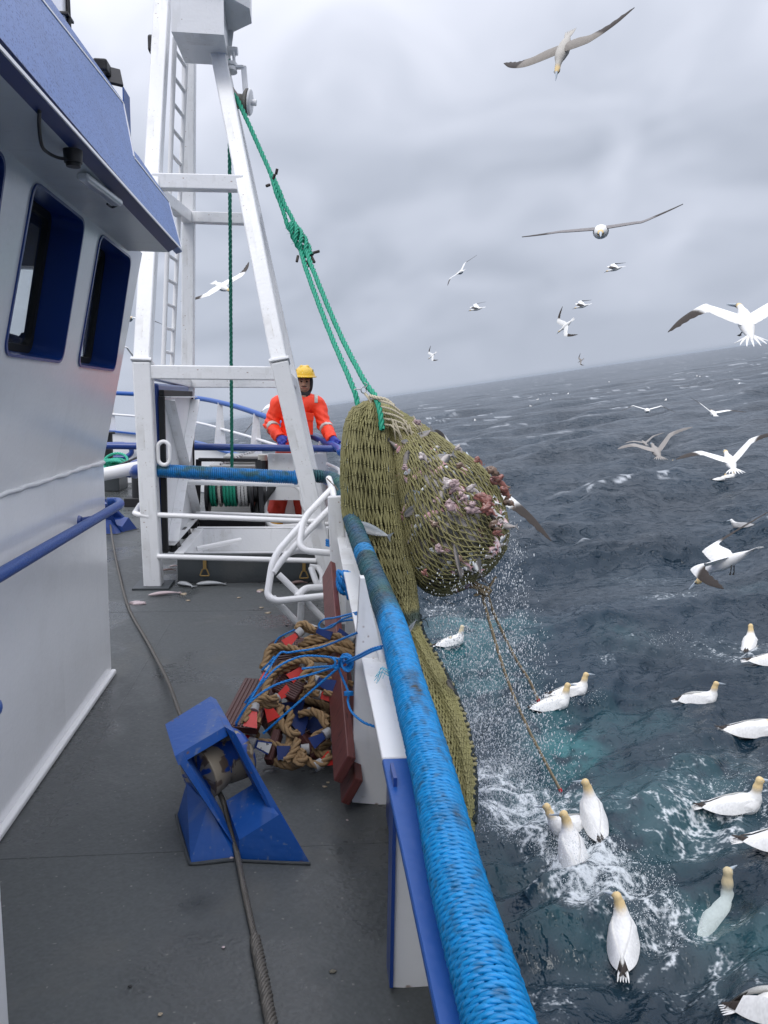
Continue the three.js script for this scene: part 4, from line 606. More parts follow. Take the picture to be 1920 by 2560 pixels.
// ---------------------------------------------------------------- man in orange at the rail
{
  const p = thing('person', 'person in orange oilskins, yellow helmet and blue gloves standing at the blue rail', 'person', V3(-.18, 0, -8.62)); const o = p.position;
  const X = (px, Y, z = -8.62) => V3((() => { let lo = -3, hi = 3; for (let i = 0; i < 40; i++) { const m = (lo + hi) / 2, q = V3(m, Y, z).applyMatrix4(SHIP).project(camera); if ((q.x * .5 + .5) * 1920 < px) lo = m; else hi = m; } return lo; })(), Y, z);
  camera.updateProjectionMatrix();
  const H = X(761, 1.665), chin = X(757, 1.56, -8.55), neck = X(752, 1.50), chest = X(742, 1.33), waist = X(735, 1.07), hip = X(732, .93), sL = X(695, 1.425), sR = X(794, 1.425), eL = X(676, 1.19, -8.58), eR = X(812, 1.20, -8.5), wL = X(699, 1.065, -8.38), wR = X(829, 1.07, -8.22), hL = X(706, 1.02, -8.30), hR = X(838, 1.035, -8.16);
  const kL = X(703, .50, -8.58), kR = X(752, .50, -8.58), aL = X(692, .10, -8.6), aR = X(757, .10, -8.6), hpL = X(715, .92), hpR = X(752, .92);
  // body with head and face, one continuous surface
  const face = q => {
    const d = q.clone().sub(H); let s = Math.hypot(d.x / .074, d.y / .108, d.z / .094) - 1; s *= .075;
    s = smin(s, cap(q, H.clone().add(V3(-.005, -.075, .045)), H.clone().add(V3(-.006, -.095, .055)), .042, .030), .05);          // jaw
    s = smin(s, cap(q, H.clone().add(V3(-.003, .0, .088)), H.clone().add(V3(-.004, -.034, .106)), .009, .016), .018);          // nose
    s = smin(s, cap(q, H.clone().add(V3(-.030, -.066, .088)), H.clone().add(V3(.022, -.066, .088)), .008, .008), .014);        // lips
    s = smin(s, cap(q, H.clone().add(V3(-.05, .026, .078)), H.clone().add(V3(.045, .026, .078)), .013, .013), .02);             // brow
    for (const k of [-1, 1]) { const e = q.clone().sub(H.clone().add(V3(k * .031 - .003, .004, .090))); s = Math.max(s, -(e.length() - .015)); s = smin(s, cap(q, H.clone().add(V3(k * .076, .01, .0)), H.clone().add(V3(k * .074, -.03, .008)), .014, .010), .012); }
    return s;
  };
  const body = q => { let s = face(q); s = smin(s, cap(q, H.clone().add(V3(0, -.06, -.01)), neck, .055, .06), .05); s = smin(s, cap(q, neck, chest, .09, .13), .08); s = smin(s, cap(q, chest, hip, .13, .12), .1); for (const [a, b, c, d] of [[sL, eL, wL, hL], [sR, eR, wR, hR]]) { s = smin(s, cap(q, a, b, .05, .04), .06); s = smin(s, cap(q, b, c, .04, .03), .04); } for (const [a, b, c] of [[hpL, kL, aL], [hpR, kR, aR]]) { s = smin(s, cap(q, a, b, .08, .055), .06); s = smin(s, cap(q, b, c, .055, .04), .05); } return s; };
  const skin = phy([.37, .21, .135], .55, { vertexColors: true });
  const hg = mesh3(q => { let s = face(q); return smin(s, cap(q, H.clone().add(V3(0, -.06, -.01)), neck, .055, .06), .05); }, H.clone().add(V3(-.13, -.21, -.13)), H.clone().add(V3(.13, .14, .15)), 84);
  paint(hg, null, (x, y, z) => { const d = V3(x, y, z).sub(H); const mo = Math.abs(d.y + .052) < .007 && Math.abs(d.x + .004) < .034 && d.z > .05 ? .28 : 1, br = Math.abs(d.y - .030 + Math.abs(d.x) * .1) < .006 && Math.abs(Math.abs(d.x + .003) - .032) < .020 && d.z > .05 ? .22 : 1, lip = Math.abs(d.y + .067) < .006 && Math.abs(d.x + .004) < .026 && d.z > .06 ? .75 : 1, ch = d.y < -.085 && d.z > .03 && Math.abs(d.x) < .03 ? .6 : 1, k = mo * br * ch; return [k * (lip < 1 ? 1.05 : 1), k * lip, k * lip]; });
  const bg = mesh3(q => Math.max(body(q), cap(q, H, H.clone().add(V3(0, .1, 0)), .01, .01) < .16 && q.y > 1.52 ? q.y - 1.52 : -1), V3(o.x - .75, -.02, o.z - .3), V3(o.x + .75, 1.6, o.z + .7), 96); paint(bg, [1, 1, 1]);
  const bm = part('body', [bg, hg], skin, p);
  for (const k of [-1, 1]) { const e = H.clone().add(V3(k * .031 - .003, .003, .080)); part('eye', blob(e, .012, .008, .010, 8), mat([.03, .022, .018], .15), bm); }
  const cloth = tex(256, 256, (u, v) => .5 + .5 * (fbm2(u * 5, v * 9, 4, 0) - .5), { rep: 2 });
  const orange = phy([1, .055, .012], .55, { sheen: .3, bumpMap: null }), red = phy([.48, .035, .018], .55), band = phy([.50, .50, .46], .35), wr = (q, f, a) => a * (n3(q.x * f + 7, q.y * f * .55, q.z * f) - .5);
  const arm = (q, a, b, c) => Math.min(smin(cap(q, a, b, .082, .072), cap(q, b, c, .072, .060), .03), 9);
  // jacket: front placket, pocket flap, folds at the elbows
  const jacket = q => { let s = cap(q, V3(chest.x, 1.36, chest.z), V3(waist.x, .96, waist.z), .150, .165); { const d = q.clone().sub(chest); s = Math.max(s, 0) === 0 ? s : s; } s = smin(s, cap(q, sL, sR, .082, .082), .08); s = smin(s, cap(q, sL.clone().lerp(sR, .3).add(V3(0, .03, 0)), sL.clone().lerp(sR, .75).add(V3(0, .03, 0)), .08, .08), .08); s = smin(s, cap(q, X(748, 1.45), X(752, 1.545, -8.6), .088, .080), .03); s = smin(s, arm(q, sL, eL, wL), .03); s = smin(s, arm(q, sR, eR, wR), .03);
    s += wr(q, 17, .020) + wr(q, 42, .007); for (const e of [eL, eR]) { const d = q.distanceTo(e); s += .010 * Math.sin((q.y * 1.0 + q.x * .6) * 95) * Math.exp(-d * d / .012); } s = Math.max(s, .93 - q.y + .012 * Math.sin(q.x * 25)); 
    for (const w of [[wL, hL], [wR, hR]]) { const n = w[1].clone().sub(w[0]).normalize(); const d = q.clone().sub(w[0]); if (d.length() < .14) s = Math.max(s, d.dot(n) - .02); }
    const nk = q.clone().sub(X(753, 1.56, -8.58)); s = Math.max(s, Math.min(.05, .072 - Math.hypot(nk.x, nk.z)) * (q.y > 1.52 ? 1 : 0) - (q.y > 1.52 ? 0 : 9)); s = Math.max(s, q.y - 1.60 + (q.x - neck.x) * -.25); return s; };
  const jg = mesh3(jacket, V3(o.x - .42, .88, o.z - .32), V3(o.x + .62, 1.68, o.z + .52), 118); const jm = part('jacket', jg, orange, p);
  const armband = (a, b, t, r) => { const c = a.clone().lerp(b, t), n = b.clone().sub(a).normalize(); return mesh3(q => { const d = q.clone().sub(c), h = d.dot(n); return Math.max(Math.hypot(d.x - n.x * h, d.y - n.y * h, d.z - n.z * h) - r - wr(q, 30, .012), Math.abs(h) - .024); }, c.clone().addScalar(-.13), c.clone().addScalar(.13), 40); };
  part('reflective_band', armband(eL, wL, .22, .079), band, jm); part('reflective_band', armband(eR, wR, .30, .079), band, jm); part('reflective_band', mesh3(q => Math.max(Math.abs(jacket(q) - .002) - .004, Math.abs(q.x - X(790, 1.4).x) - .018, 1.44 - q.y), V3(sR.x - .12, 1.40, sR.z - .14), V3(sR.x + .1, 1.56, sR.z + .14), 44), band, jm);
  { const f = X(771, 1.31, -8.455); part('pocket_flap', [box(.12, .085, .012, V3(0, 0, 0), .005).rotateY(.25).rotateZ(-.05).translate(f.x, f.y - .02, f.z), box(.11, .17, .01, V3(0, 0, 0), .004).rotateY(.25).translate(f.x - .003, f.y - .13, f.z - .006)], orange, jm); part('pocket_strap', box(.03, .012, .008, V3(0, 0, 0), .003).rotateZ(.3).translate(f.x - .04, f.y - .062, f.z + .012), M.black, jm); part('placket', box(.035, .42, .012, V3(0, 0, 0), .004).rotateZ(.04).translate(X(754, 1.25).x, 1.25, f.z + .004), orange, jm); }
  const trou = q => { let s = cap(q, hpL.clone().lerp(hpR, .5), V3(hip.x, 1.05, hip.z), .15, .15); for (const [a, b, c] of [[hpL, kL, aL], [hpR, kR, aR]]) { s = smin(s, cap(q, a, b, .115, .098), .05); s = smin(s, cap(q, b, c.clone().setY(.24), .098, .098), .04); } s += wr(q, 15, .022) + wr(q, 40, .006); return Math.max(s, .20 - q.y, q.y - 1.08); };
  part('trousers', mesh3(trou, V3(hip.x - .34, .16, hip.z - .26), V3(hip.x + .34, 1.12, hip.z + .26), 84), red, p);
  const yel = phy([.70, .36, .012], .4);
  for (const [a, k] of [[aL, kL], [aR, kR]]) part('boot', mesh3(q => { let s = smin(cap(q, a.clone().setY(.07), a.clone().setY(.32), .068, .082), cap(q, V3(a.x, .045, a.z - .02), V3(a.x, .04, a.z + .16), .055, .046), .04); return Math.max(s, -q.y + .002, q.y - .30); }, V3(a.x - .13, -.02, a.z - .13), V3(a.x + .13, .34, a.z + .26), 52), yel, p);
  // gloves: palm, four fingers over the rail, thumb from the side
  const glove = (w, h, dx, mir) => {
    const f = h.clone().sub(w).normalize(), s = V3(0, 0, 1).cross(f).normalize().multiplyScalar(mir); const up = f.clone().cross(s).normalize(); if (up.z > 0 && false) up.negate();
    const at3 = (u, v, ww) => w.clone().addScaledVector(f, u).addScaledVector(s, v).addScaledVector(V3(0, 0, 1), ww); const bones = [[at3(-.05, 0, 0), at3(.01, 0, 0), .040, .038], [at3(.0, -.012, 0), at3(.075, -.022, .012), .030, .026], [at3(.0, .012, 0), at3(.075, .022, .012), .030, .026]];
    const fin = [[-.034, .95], [-.011, 1.1], [.012, 1.05], [.034, .86]].map(([v, l]) => [at3(.08, v, .014), at3(.08 + .036 * l, v * 1.1, .012), at3(.08 + .058 * l, v * 1.1, -.018), at3(.08 + .056 * l, v * 1.05, -.040)]);
    const th = [at3(.02, .035, .01), at3(.055, .060, .02), at3(.085, .058, .012)];
    return mesh3(q => { let d = 9; for (const b of bones) d = smin(d, cap(q, b[0], b[1], b[2], b[3]), .02); for (const c of fin) for (let i = 0; i < 3; i++) d = smin(d, cap(q, c[i], c[i + 1], .0125 - i * .0012, .0118 - i * .0012), .006); for (let i = 0; i < 2; i++) d = smin(d, cap(q, th[i], th[i + 1], .015 - i * .002, .0135 - i * .002), .010); return d; }, h.clone().addScalar(-.14), h.clone().addScalar(.14), 92);
  };
  const gl = phy([.022, .038, .32], .6); part('glove', glove(wL, hL, 0, 1), gl, p); part('glove', glove(wR, hR, 0, -1), gl, p);
  // helmet with brim, dark hood under it
  part('hood', mesh3(q => { const d = q.clone().sub(H.clone().add(V3(0, .004, -.022))); let s = (Math.hypot(d.x / .096, d.y / .128, d.z / .104) - 1) * .098; s = smin(s, cap(q, H.clone().add(V3(0, -.07, -.02)), neck.clone().add(V3(0, .02, -.005)), .078, .085), .04); s = smin(s, cap(q, H.clone().add(V3(0, -.145, .03)), neck.clone().add(V3(0, .03, .03)), .06, .07), .03); const e = q.clone().sub(H.clone().add(V3(-.004, -.012, .10))); return Math.max(s, -((Math.hypot(e.x / .069, e.y / .098, e.z / .105) - 1) * .08)); }, H.clone().add(V3(-.15, -.24, -.16)), H.clone().add(V3(.15, .16, .14)), 72), M.rubber, p);
  const hel = part('helmet', mesh3(q => { const d = q.clone().sub(H.clone().add(V3(0, .055, -.005))); let s = (Math.hypot(d.x / .118, d.y / .128, d.z / .138) - 1) * .118; s = Math.max(s, -((Math.hypot(d.x / .112, d.y / .122, d.z / .132) - 1) * .112)); s = Math.max(s, -d.y + .0); s = smin(s, Math.max(Math.abs(d.y - .004 + .02 * (d.z > 0 ? d.z * 3 : 0)) - .006, (Math.hypot(d.x / .134, (d.z - .012) / .165) - 1) * .134, -((Math.hypot(d.x / .108, d.z / .128) - 1) * .1)), .014); for (const k of [-1, 1]) s = smin(s, cap(q, H.clone().add(V3(k * .035, .17, -.06)), H.clone().add(V3(k * .035, .168, .05)), .014, .012), .02); return s; }, H.clone().add(V3(-.17, .0, -.19)), H.clone().add(V3(.17, .22, .21)), 84), phy([.85, .52, .008], .28, { clearcoat: .5 }), p);
  for (const k of [-1, 1]) part('vent_slot', box(.008, .016, .035, V3(0, 0, 0), .003).rotateX(.4).translate(H.x + k * .094, H.y + .125, H.z + .04), M.black, hel);
}
// ---------------------------------------------------------------- the full net hoisted at the rail
const pline = (L, t) => { const n = L.length - 1, x = clamp(t) * n, i = Math.min(n - 1, Math.floor(x)), f = x - i, a = L[Math.max(0, i - 1)], b = L[i], c = L[i + 1], d = L[Math.min(n, i + 2)]; return b.map((_, k) => .5 * (2 * b[k] + (c[k] - a[k]) * f + (2 * a[k] - 5 * b[k] + 4 * c[k] - d[k]) * f * f + (3 * b[k] - a[k] - 3 * c[k] + d[k]) * f * f * f)); };
{
  const olive = phy([1, 1, 1], .75, { vertexColors: true, sheen: .2 });
  const netCol = p => { const k = .75 + .5 * n3(p.x * 9, p.y * 9, p.z * 9) + .25 * (n3(p.x * 70, p.y * 70, p.z * 70) - .5), g = n3(p.x * 5 + 9, p.y * 5, p.z * 5); return [mix(.25, .20, g) * k, mix(.228, .190, g) * k, mix(.105, .075, g) * k]; };
  const teal = p => { const k = .6 + .8 * n3(p.x * 30, p.y * 30, p.z * 30); return [.018 * k, .050 * k, .052 * k]; };
  const bag = thing('trawl_net', 'bulging olive trawl net full of fish hoisted beside the rail on green ropes', 'fishing net', at(1060, 1480, 5.0));
  const D0 = 5.0;
  // sack: sections fan out from the crown; U and L are its upper and lower outlines
  const U = [[950, 1008], [985, 1020], [1060, 1063], [1130, 1112], [1195, 1158], [1240, 1212], [1264, 1275], [1271, 1330], [1264, 1378]], Lw = [[945, 1012], [972, 1090], [985, 1190], [1000, 1320], [1030, 1440], [1085, 1488], [1150, 1478], [1210, 1440], [1250, 1398]];
  const R2 = [.03, .13, .28, .40, .46, .47, .40, .27, .08];
  const sack = (v, a, k = 1) => { const [ux, uy] = pline(U, v), [lx, ly] = pline(Lw, v), r2 = pline(R2.map(q => [q]), v)[0]; const c = Math.cos(a), s = Math.sin(a), x = (ux + lx) / 2 + (ux - lx) / 2 * c * k, y = (uy + ly) / 2 + (uy - ly) / 2 * c * k; const lump = 1 + .10 * (fbm3(x * .012, y * .012, s * 1.5 + 3, 2) - .5); return at(x, y, D0 + .02 - r2 * s * k * lump); };
  const outX = q => q;
  // curtain: the empty forward netting hanging flat over the rail and down the side
  const CL = [[925, 1000], [880, 1022], [858, 1080], [852, 1180], [856, 1280], [878, 1365], [912, 1445], [950, 1520], [985, 1590], [1010, 1670], [1035, 1760], [1060, 1850], [1085, 1950], [1115, 2080]], CR = [[948, 1004], [966, 1040], [978, 1105], [990, 1200], [1004, 1300], [1020, 1380], [1038, 1450], [1046, 1520], [1056, 1580], [1102, 1665], [1142, 1745], [1172, 1840], [1187, 1950], [1184, 2085]];
  const CD = [4.97, 4.95, 4.92, 4.88, 4.85, 4.83, 4.8, 4.75, 4.65, 4.5, 4.35, 4.2, 4.05, 3.9], CT = [.05, .10, .15, .18, .19, .18, .16, .11, .08, .09, .09, .09, .08, .06];
  const curt = (v, a) => { const [lx, ly] = pline(CL, v), [rx, ry] = pline(CR, v), d = pline(CD.map(q => [q]), v)[0], th = pline(CT.map(q => [q]), v)[0]; const c = Math.cos(a), s = Math.sin(a), fold = .022 * Math.sin(a * 9 + v * 7) * sst(0, .1, v) ; return at((lx + rx) / 2 + (rx - lx) / 2 * c, (ly + ry) / 2 + (ry - ly) / 2 * c, d - (th + fold) * s); };
  const seg = (a, b, r, out, sag) => { const n = 5, d = b.clone().sub(a), L = d.length(); if (L < 1e-4) return; d.divideScalar(L); let x = V3(0, 1, 0).cross(d); if (x.length() < .05) x = V3(1, 0, 0).cross(d); x.normalize(); const y = d.clone().cross(x); const m = a.clone().lerp(b, .5).add(sag); const P = [a, m, b], base = out.p.length / 3, rs = [r * 1.15, r * .9, r * 1.15]; P.forEach((p, i) => { const c = out.col(p); for (let k = 0; k < n; k++) { const t = k / n * 6.2832, cx = Math.cos(t), sx = Math.sin(t); const nx = x.x * cx + y.x * sx, ny = x.y * cx + y.y * sx, nz = x.z * cx + y.z * sx; out.p.push(p.x + nx * rs[i], p.y + ny * rs[i], p.z + nz * rs[i]); out.n.push(nx, ny, nz); out.c.push(c[0], c[1], c[2]); } }); for (let i = 0; i < 2; i++) for (let k = 0; k < n; k++) { const q = base + i * n + k, w = base + i * n + (k + 1) % n; out.i.push(q, w, q + n, w, w + n, q + n); } };
  const knot = (p, r, out) => { const g = KN, base = out.p.length / 3, c = out.col(p); for (let i = 0; i < g.length; i += 3) { out.p.push(p.x + g[i] * r, p.y + g[i + 1] * r, p.z + g[i + 2] * r); out.n.push(g[i], g[i + 1], g[i + 2]); out.c.push(c[0], c[1], c[2]); out.i.push(base + i / 3); } };
  const KN = [...new THREE.IcosahedronGeometry(1, 0).attributes.position.array];
  const geo = o => { const g = new THREE.BufferGeometry(); g.setAttribute('position', new THREE.Float32BufferAttribute(o.p, 3)); g.setAttribute('normal', new THREE.Float32BufferAttribute(o.n, 3)); g.setAttribute('color', new THREE.Float32BufferAttribute(o.c, 3)); g.setIndex(o.i); return g; };
  function netting(f, N, vs, r, col, a0, a1, closed, jit, dbl) {
    const out = { p: [], n: [], c: [], i: [], col }; const M_ = vs.length, V = [];
    for (let j = 0; j < M_; j++) { V.push([]); for (let i = 0; i <= N; i++) { const w = closed && i === N ? 0 : i; const h = h3(w, j, 5) - .5, g = h3(w, j, 77) - .5; const a = a0 + (a1 - a0) * (w + .5 * (j % 2) + h * jit) / N; V[j].push(f(clamp(vs[j] + g * jit * .6 * (vs[Math.min(j + 1, M_ - 1)] - vs[Math.max(j - 1, 0)])), a)); } }
    const sg = () => V3(rr(-.004, .004), rr(-.005, .001), rr(-.004, .004));
    for (let j = 0; j < M_; j++) for (let i = 0; i < (closed ? N : N + 1); i++) {
      const p = V[j][i]; if (r > 0) knot(p, r * 1.75, out); if (j === M_ - 1) continue;
      const k2 = j % 2 ? i + 1 : i - 1; const nb = [V[j + 1][i]]; if (closed) nb.push(V[j + 1][((k2 % N) + N) % N]); else if (k2 >= 0 && k2 <= N) nb.push(V[j + 1][k2]);
      for (const q of nb) { if (dbl) { const o = V3(rr(-.003, .003), rr(-.002, .002), .004).multiplyScalar(1); seg(p, q, r * .8, out, sg().add(o)); seg(p, q, r * .8, out, sg().sub(o)); } else seg(p, q, r, out, sg()); }
    }
    return geo(out);
  }
  const vsS = []; { let v = 0.012; while (v < .985) { vsS.push(v); v += .021 + .016 * sst(.1, .5, v) - .012 * sst(.75, .95, v); } }
  const sackCol = p => { const c = netCol(p), k = 1; return c.map(q => q * k); };
  part('sack_netting', netting(sack, 64, vsS, .0050, sackCol, 0, 2 * Math.PI, true, .32, false), olive, bag, true);
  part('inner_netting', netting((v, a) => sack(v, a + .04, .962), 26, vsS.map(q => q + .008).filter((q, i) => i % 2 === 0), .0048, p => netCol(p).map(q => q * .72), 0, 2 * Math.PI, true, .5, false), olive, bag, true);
  const vsC = []; { let v = 0.004; while (v < .995) { vsC.push(v); v += v < .48 ? .029 + .007 * Math.sin(v * 50) : v < .56 ? .014 : .0105; } }
  const curtCol = p => { const q = netCol(p), b = sst(.06, .02, Math.abs(p.y - at(1040, 1535, 4.75).y)) * (p.x > .1 ? .85 : 0); const t = teal(p), lo = .8; return [mix(q[0] * 1.02, t[0], b), mix(q[1] * 1.02, t[1], b), mix(q[2] * 1.02, t[2], b)]; };
  part('curtain_netting', netting(curt, 46, vsC, .0049, curtCol, 0, 2 * Math.PI, true, .34, true), olive, bag, true);
  // inner layer of folded netting so that the curtain is not see-through
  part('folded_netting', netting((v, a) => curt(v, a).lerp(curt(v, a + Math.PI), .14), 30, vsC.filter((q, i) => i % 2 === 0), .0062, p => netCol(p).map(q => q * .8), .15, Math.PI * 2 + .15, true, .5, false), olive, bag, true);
  { const pos = [], idx = [], A = 30, B = 70; for (let j = 0; j <= B; j++) for (let i = 0; i < A; i++) { const v = .02 + .96 * j / B, a = i / A * 2 * Math.PI, p = curt(v, a).lerp(curt(v, a + Math.PI), .24); pos.push(p.x, p.y, p.z); } for (let j = 0; j < B; j++) for (let i = 0; i < A; i++) { const a = j * A + i, b = j * A + (i + 1) % A; idx.push(a, b, a + A, b, b + A, a + A); } const g = new THREE.BufferGeometry(); g.setAttribute('position', new THREE.Float32BufferAttribute(pos, 3)); g.setIndex(idx); g.computeVertexNormals(); paint(g, null, (x, y, z) => { const k = .5 + n3(x * 60, y * 60, z * 60); return [.060 * k, .055 * k, .026 * k]; }); part('dark_gap_sheet', g, olive, bag, true); }  // packed layers as one sheet, painted dark like the shaded gaps between meshes
  // the catch packed inside
  { const pos = [], idx = [], A = 90, B = 70; for (let j = 0; j <= B; j++) for (let i = 0; i < A; i++) { const v = .03 + .95 * j / B, a = i / A * 2 * Math.PI, q = sack(v, a, v > .35 ? .955 : .92), c = sack(v, 0, 0), n = q.clone().sub(c); const k = 1 + .10 * (fbm3(q.x * 14, q.y * 14, q.z * 14, 3) - .55); q.copy(c).addScaledVector(n, k); pos.push(q.x, q.y, q.z); } for (let j = 0; j < B; j++) for (let i = 0; i < A; i++) { const a = j * A + i, b = j * A + (i + 1) % A; idx.push(a, b, a + A, b, b + A, a + A); } const g = new THREE.BufferGeometry(); g.setAttribute('position', new THREE.Float32BufferAttribute(pos, 3)); g.setIndex(idx); g.computeVertexNormals();
    paint(g, null, (x, y, z) => { const n = n3(x * 16, y * 24, z * 16), m = n3(x * 50, y * 50, z * 50), q = sst(.50, .66, n), r = sst(.70, .8, n3(x * 20 + 8, y * 15, z * 20)), o = sst(.5, .8, n3(x * 8 + 3, y * 8, z * 8)) * .6; let c = [mix(.075, .13, o), mix(.072, .12, o), mix(.062, .07, o)]; c = [mix(c[0], .42, q), mix(c[1], .39, q), mix(c[2], .38, q)]; c = [mix(c[0], .22, r * .7), mix(c[1], .09, r * .7), mix(c[2], .08, r * .7)]; return c.map(v => v * (.6 + .7 * m)); });
    const m = solo('packed_catch', g, phy([1, 1, 1], .4, { vertexColors: true, clearcoat: .3 }), 'dark wet mass of packed fish filling the net sack', 'catch'); m.userData.kind = 'stuff'; }
  // white lacing at the crown, ring, ropes
  const cream = mat([.50, .45, .33], .75);
  { const o = []; for (let k = 0; k < 9; k += 2) { const t = k / 8, p0 = at(945 + 8 * t, 1000 + 60 * t, 4.86 - .02 * t), p1 = at(1000 + 35 * t, 1028 + 55 * t, 4.80), m = p0.clone().lerp(p1, .5).add(V3(0, .012, .03)); o.push(rope(spl([p0, m, p1]), .0075, { pitch: .05 })); } for (let k = 0; k < 12; k++) { const p = at(995 + rr(-20, 40), 1040 + rr(-5, 25), 4.79), q = p.clone().add(V3(rr(.0, .09), rr(-.14, -.05), .0)); o.push(rope(spl([p, p.clone().lerp(q, .5).add(V3(0, 0, .02)), q]), .005, { pitch: .04 })); } o.push(rope(spl([at(925, 990, 4.9), at(945, 995, 4.85), at(965, 1000, 4.84), at(985, 1015, 4.84)]), .013, { pitch: .07 })); part('crown_lacing', o, cream, bag, true); }
  { const o = [], c = at(909, 975, 4.95); o.push(new THREE.TorusGeometry(.020, .0035, 8, 24).rotateY(.5).translate(c.x, c.y, c.z)); o.push(sweep(spl([at(885, 974, 4.95), at(895, 972, 4.95), at(902, 974, 4.95)]), .0035, 10, 6), sweep(spl([at(913, 970, 4.95), at(918, 962, 4.95), at(910, 956, 4.95)]), .0035, 10, 6)); part('crown_ring', o, M.steel, bag); part('ring_tail', rope(spl([at(913, 984, 4.95), at(922, 995, 4.92), at(930, 1010, 4.9)]), .010, { pitch: .06 }), cream, bag); }
  // dark laced selvedge down the right edge of the curtain
  { const pts = []; for (let i = 0; i <= 40; i++) { const v = .56 + .42 * i / 40; pts.push(curt(v, .12 + .05 * Math.sin(i * 2.1))); } const dk = mat([.012, .022, .026], .8); part('selvedge_rope', rope(spl(pts), .020, { pitch: .11, wob: .5 }), dk, bag); const o = []; for (let i = 0; i < 34; i++) { const p = pts[Math.min(40, i + 3)]; o.push(blob(p.clone().add(V3(rr(-.006, .01), rr(-.01, .01), .012)), .016, .011, .018, 5, .4, 3, i)); } part('selvedge_lacing', o, mat([.24, .22, .12], .8), bag, true); const e = []; for (const [x, y] of [[1056, 1548], [1066, 1552], [1180, 1900], [1186, 1960], [1112, 1500], [1125, 1508], [1070, 1500]]) { const p = at(x, y, 4.6); e.push(sweep(spl([p.clone().add(V3(-.03, .01, 0)), p, p.clone().add(V3(rr(.01, .04), rr(-.04, .03), .01))]), .0025, 8, 5)); } part('loose_end', e, dk, bag, true); }
  // draw ropes trailing from the sack to the water, with red whipped ends
  const hemp = phy([.34, .27, .17], .8);
  const dr = (pts, label) => { const g = thing('draw_rope', label, 'rope', pts[pts.length - 1]); const n = pts.length - 1, tip = pts[n - 1].clone().lerp(pts[n], .93); part('rope_body', rope(spl([...pts.slice(0, n), tip]), .0105, { pitch: .065, wob: .5 }), hemp, g); part('red_end', sweep(new THREE.LineCurve3(tip, pts[n]), .0125, 4, 10), phy([.55, .02, .03], .5), g); };
  dr([at(1165, 1440, 4.98), at(1190, 1462, 4.9), at(1205, 1490, 4.9), at(1225, 1560, 4.95), at(1265, 1690, 5.0), at(1310, 1800, 5.05), at(1355, 1890, 5.1), at(1402, 1978, 5.15)], 'longer frayed draw rope with a red end hanging from the net to the splash');
  dr([at(1165, 1438, 5.0), at(1192, 1460, 4.94), at(1215, 1478, 4.95), at(1235, 1535, 5.05), at(1285, 1640, 5.2), at(1322, 1700, 5.3), at(1346, 1752, 5.35)], 'shorter frayed draw rope with a red end over the two swimming gannets');
  { const o = []; for (let k = 0; k < 6; k++) { const p = at(1195 + rr(-15, 20), 1468 + rr(-10, 15), 4.88); o.push(rope(spl([p.clone().add(V3(-.035, .02, 0)), p.clone().add(V3(0, rr(-.03, .03), .03)), p.clone().add(V3(.035, -.02, 0)), p.clone().add(V3(.0, -.04, -.01))]), .011, { pitch: .06 })); } o.push(rope(spl([at(1215, 1478, 4.9), at(1228, 1460, 4.88), at(1240, 1442, 4.86)]), .009, { pitch: .06, wob: .6 })); solo('draw_knot', o, hemp, 'knotted hemp tangle just below the bottom of the net sack', 'knot'); }
  // ------------------------------------------------ fish
  const spindle = (L, h, w, tail = 1) => { const g = sweepPts(Array.from({ length: 14 }, (_, i) => V3((i / 13 - .5) * L, 0, 0)), t => Math.max(.002, h * Math.pow(Math.sin(Math.PI * Math.pow(t, .72) * .97 + .05), .8)), 10); g.scale(1, 1, w / h); const o = [g]; if (tail) { const S = new THREE.Shape(); S.moveTo(0, 0); S.lineTo(L * .17, h * .95); S.lineTo(L * .12, 0); S.lineTo(L * .17, -h * .95); S.closePath(); o.push(new THREE.ExtrudeGeometry(S, { depth: .003, bevelEnabled: false }).translate(L * .455, 0, -.0015)); } return o; };
  const fishCol = (back, belly) => (x, y, z) => { const k = sst(-.3, .5, y / .02) ; const m = .85 + .3 * n3(x * 60, y * 60, z * 60); return [mix(belly[0], back[0], k) * m, mix(belly[1], back[1], k) * m, mix(belly[2], back[2], k) * m]; };
  const wet = phy([1, 1, 1], .3, { vertexColors: true, clearcoat: .6, clearcoatRoughness: .2 });
  const proto = (name, L, h, w, back, belly) => { const m = new THREE.Group(); m.name = name; const g = merge(spindle(L, h, w, 0)); const b = new THREE.Mesh(paint(g, null, fishCol(back, belly)), wet); b.name = 'fish_body'; const tl = merge(spindle(L, h, w, 1).slice(1)); const t = new THREE.Mesh(paint(tl, back), wet); t.name = 'tail_fin'; const e = new THREE.Mesh(new THREE.SphereGeometry(h * .16, 8, 6).scale(1, 1, 1).translate(-L * .40, h * .12, w * .45), M.black); e.name = 'fish_eye'; for (const q of [b, t, e]) q.castShadow = q.receiveShadow = true; m.add(b, t, e); return m; };
  const silver = proto('silver_fish', .17, .026, .016, [.22, .25, .27], [.74, .75, .74]), pink = proto('pink_fish', .15, .03, .02, [.50, .27, .28], [.68, .50, .50]), grey = proto('grey_fish', .26, .045, .03, [.10, .10, .10], [.40, .36, .33]);
  const place = (pr, pos, rot, s, label, group) => { const c = pr.clone(); c.name = numbered(pr.name); c.position.copy(pos); c.rotation.set(...rot); c.scale.setScalar(s); scene.add(c); aboard.push(c); tag(c, label, 'fish', group); return c; };
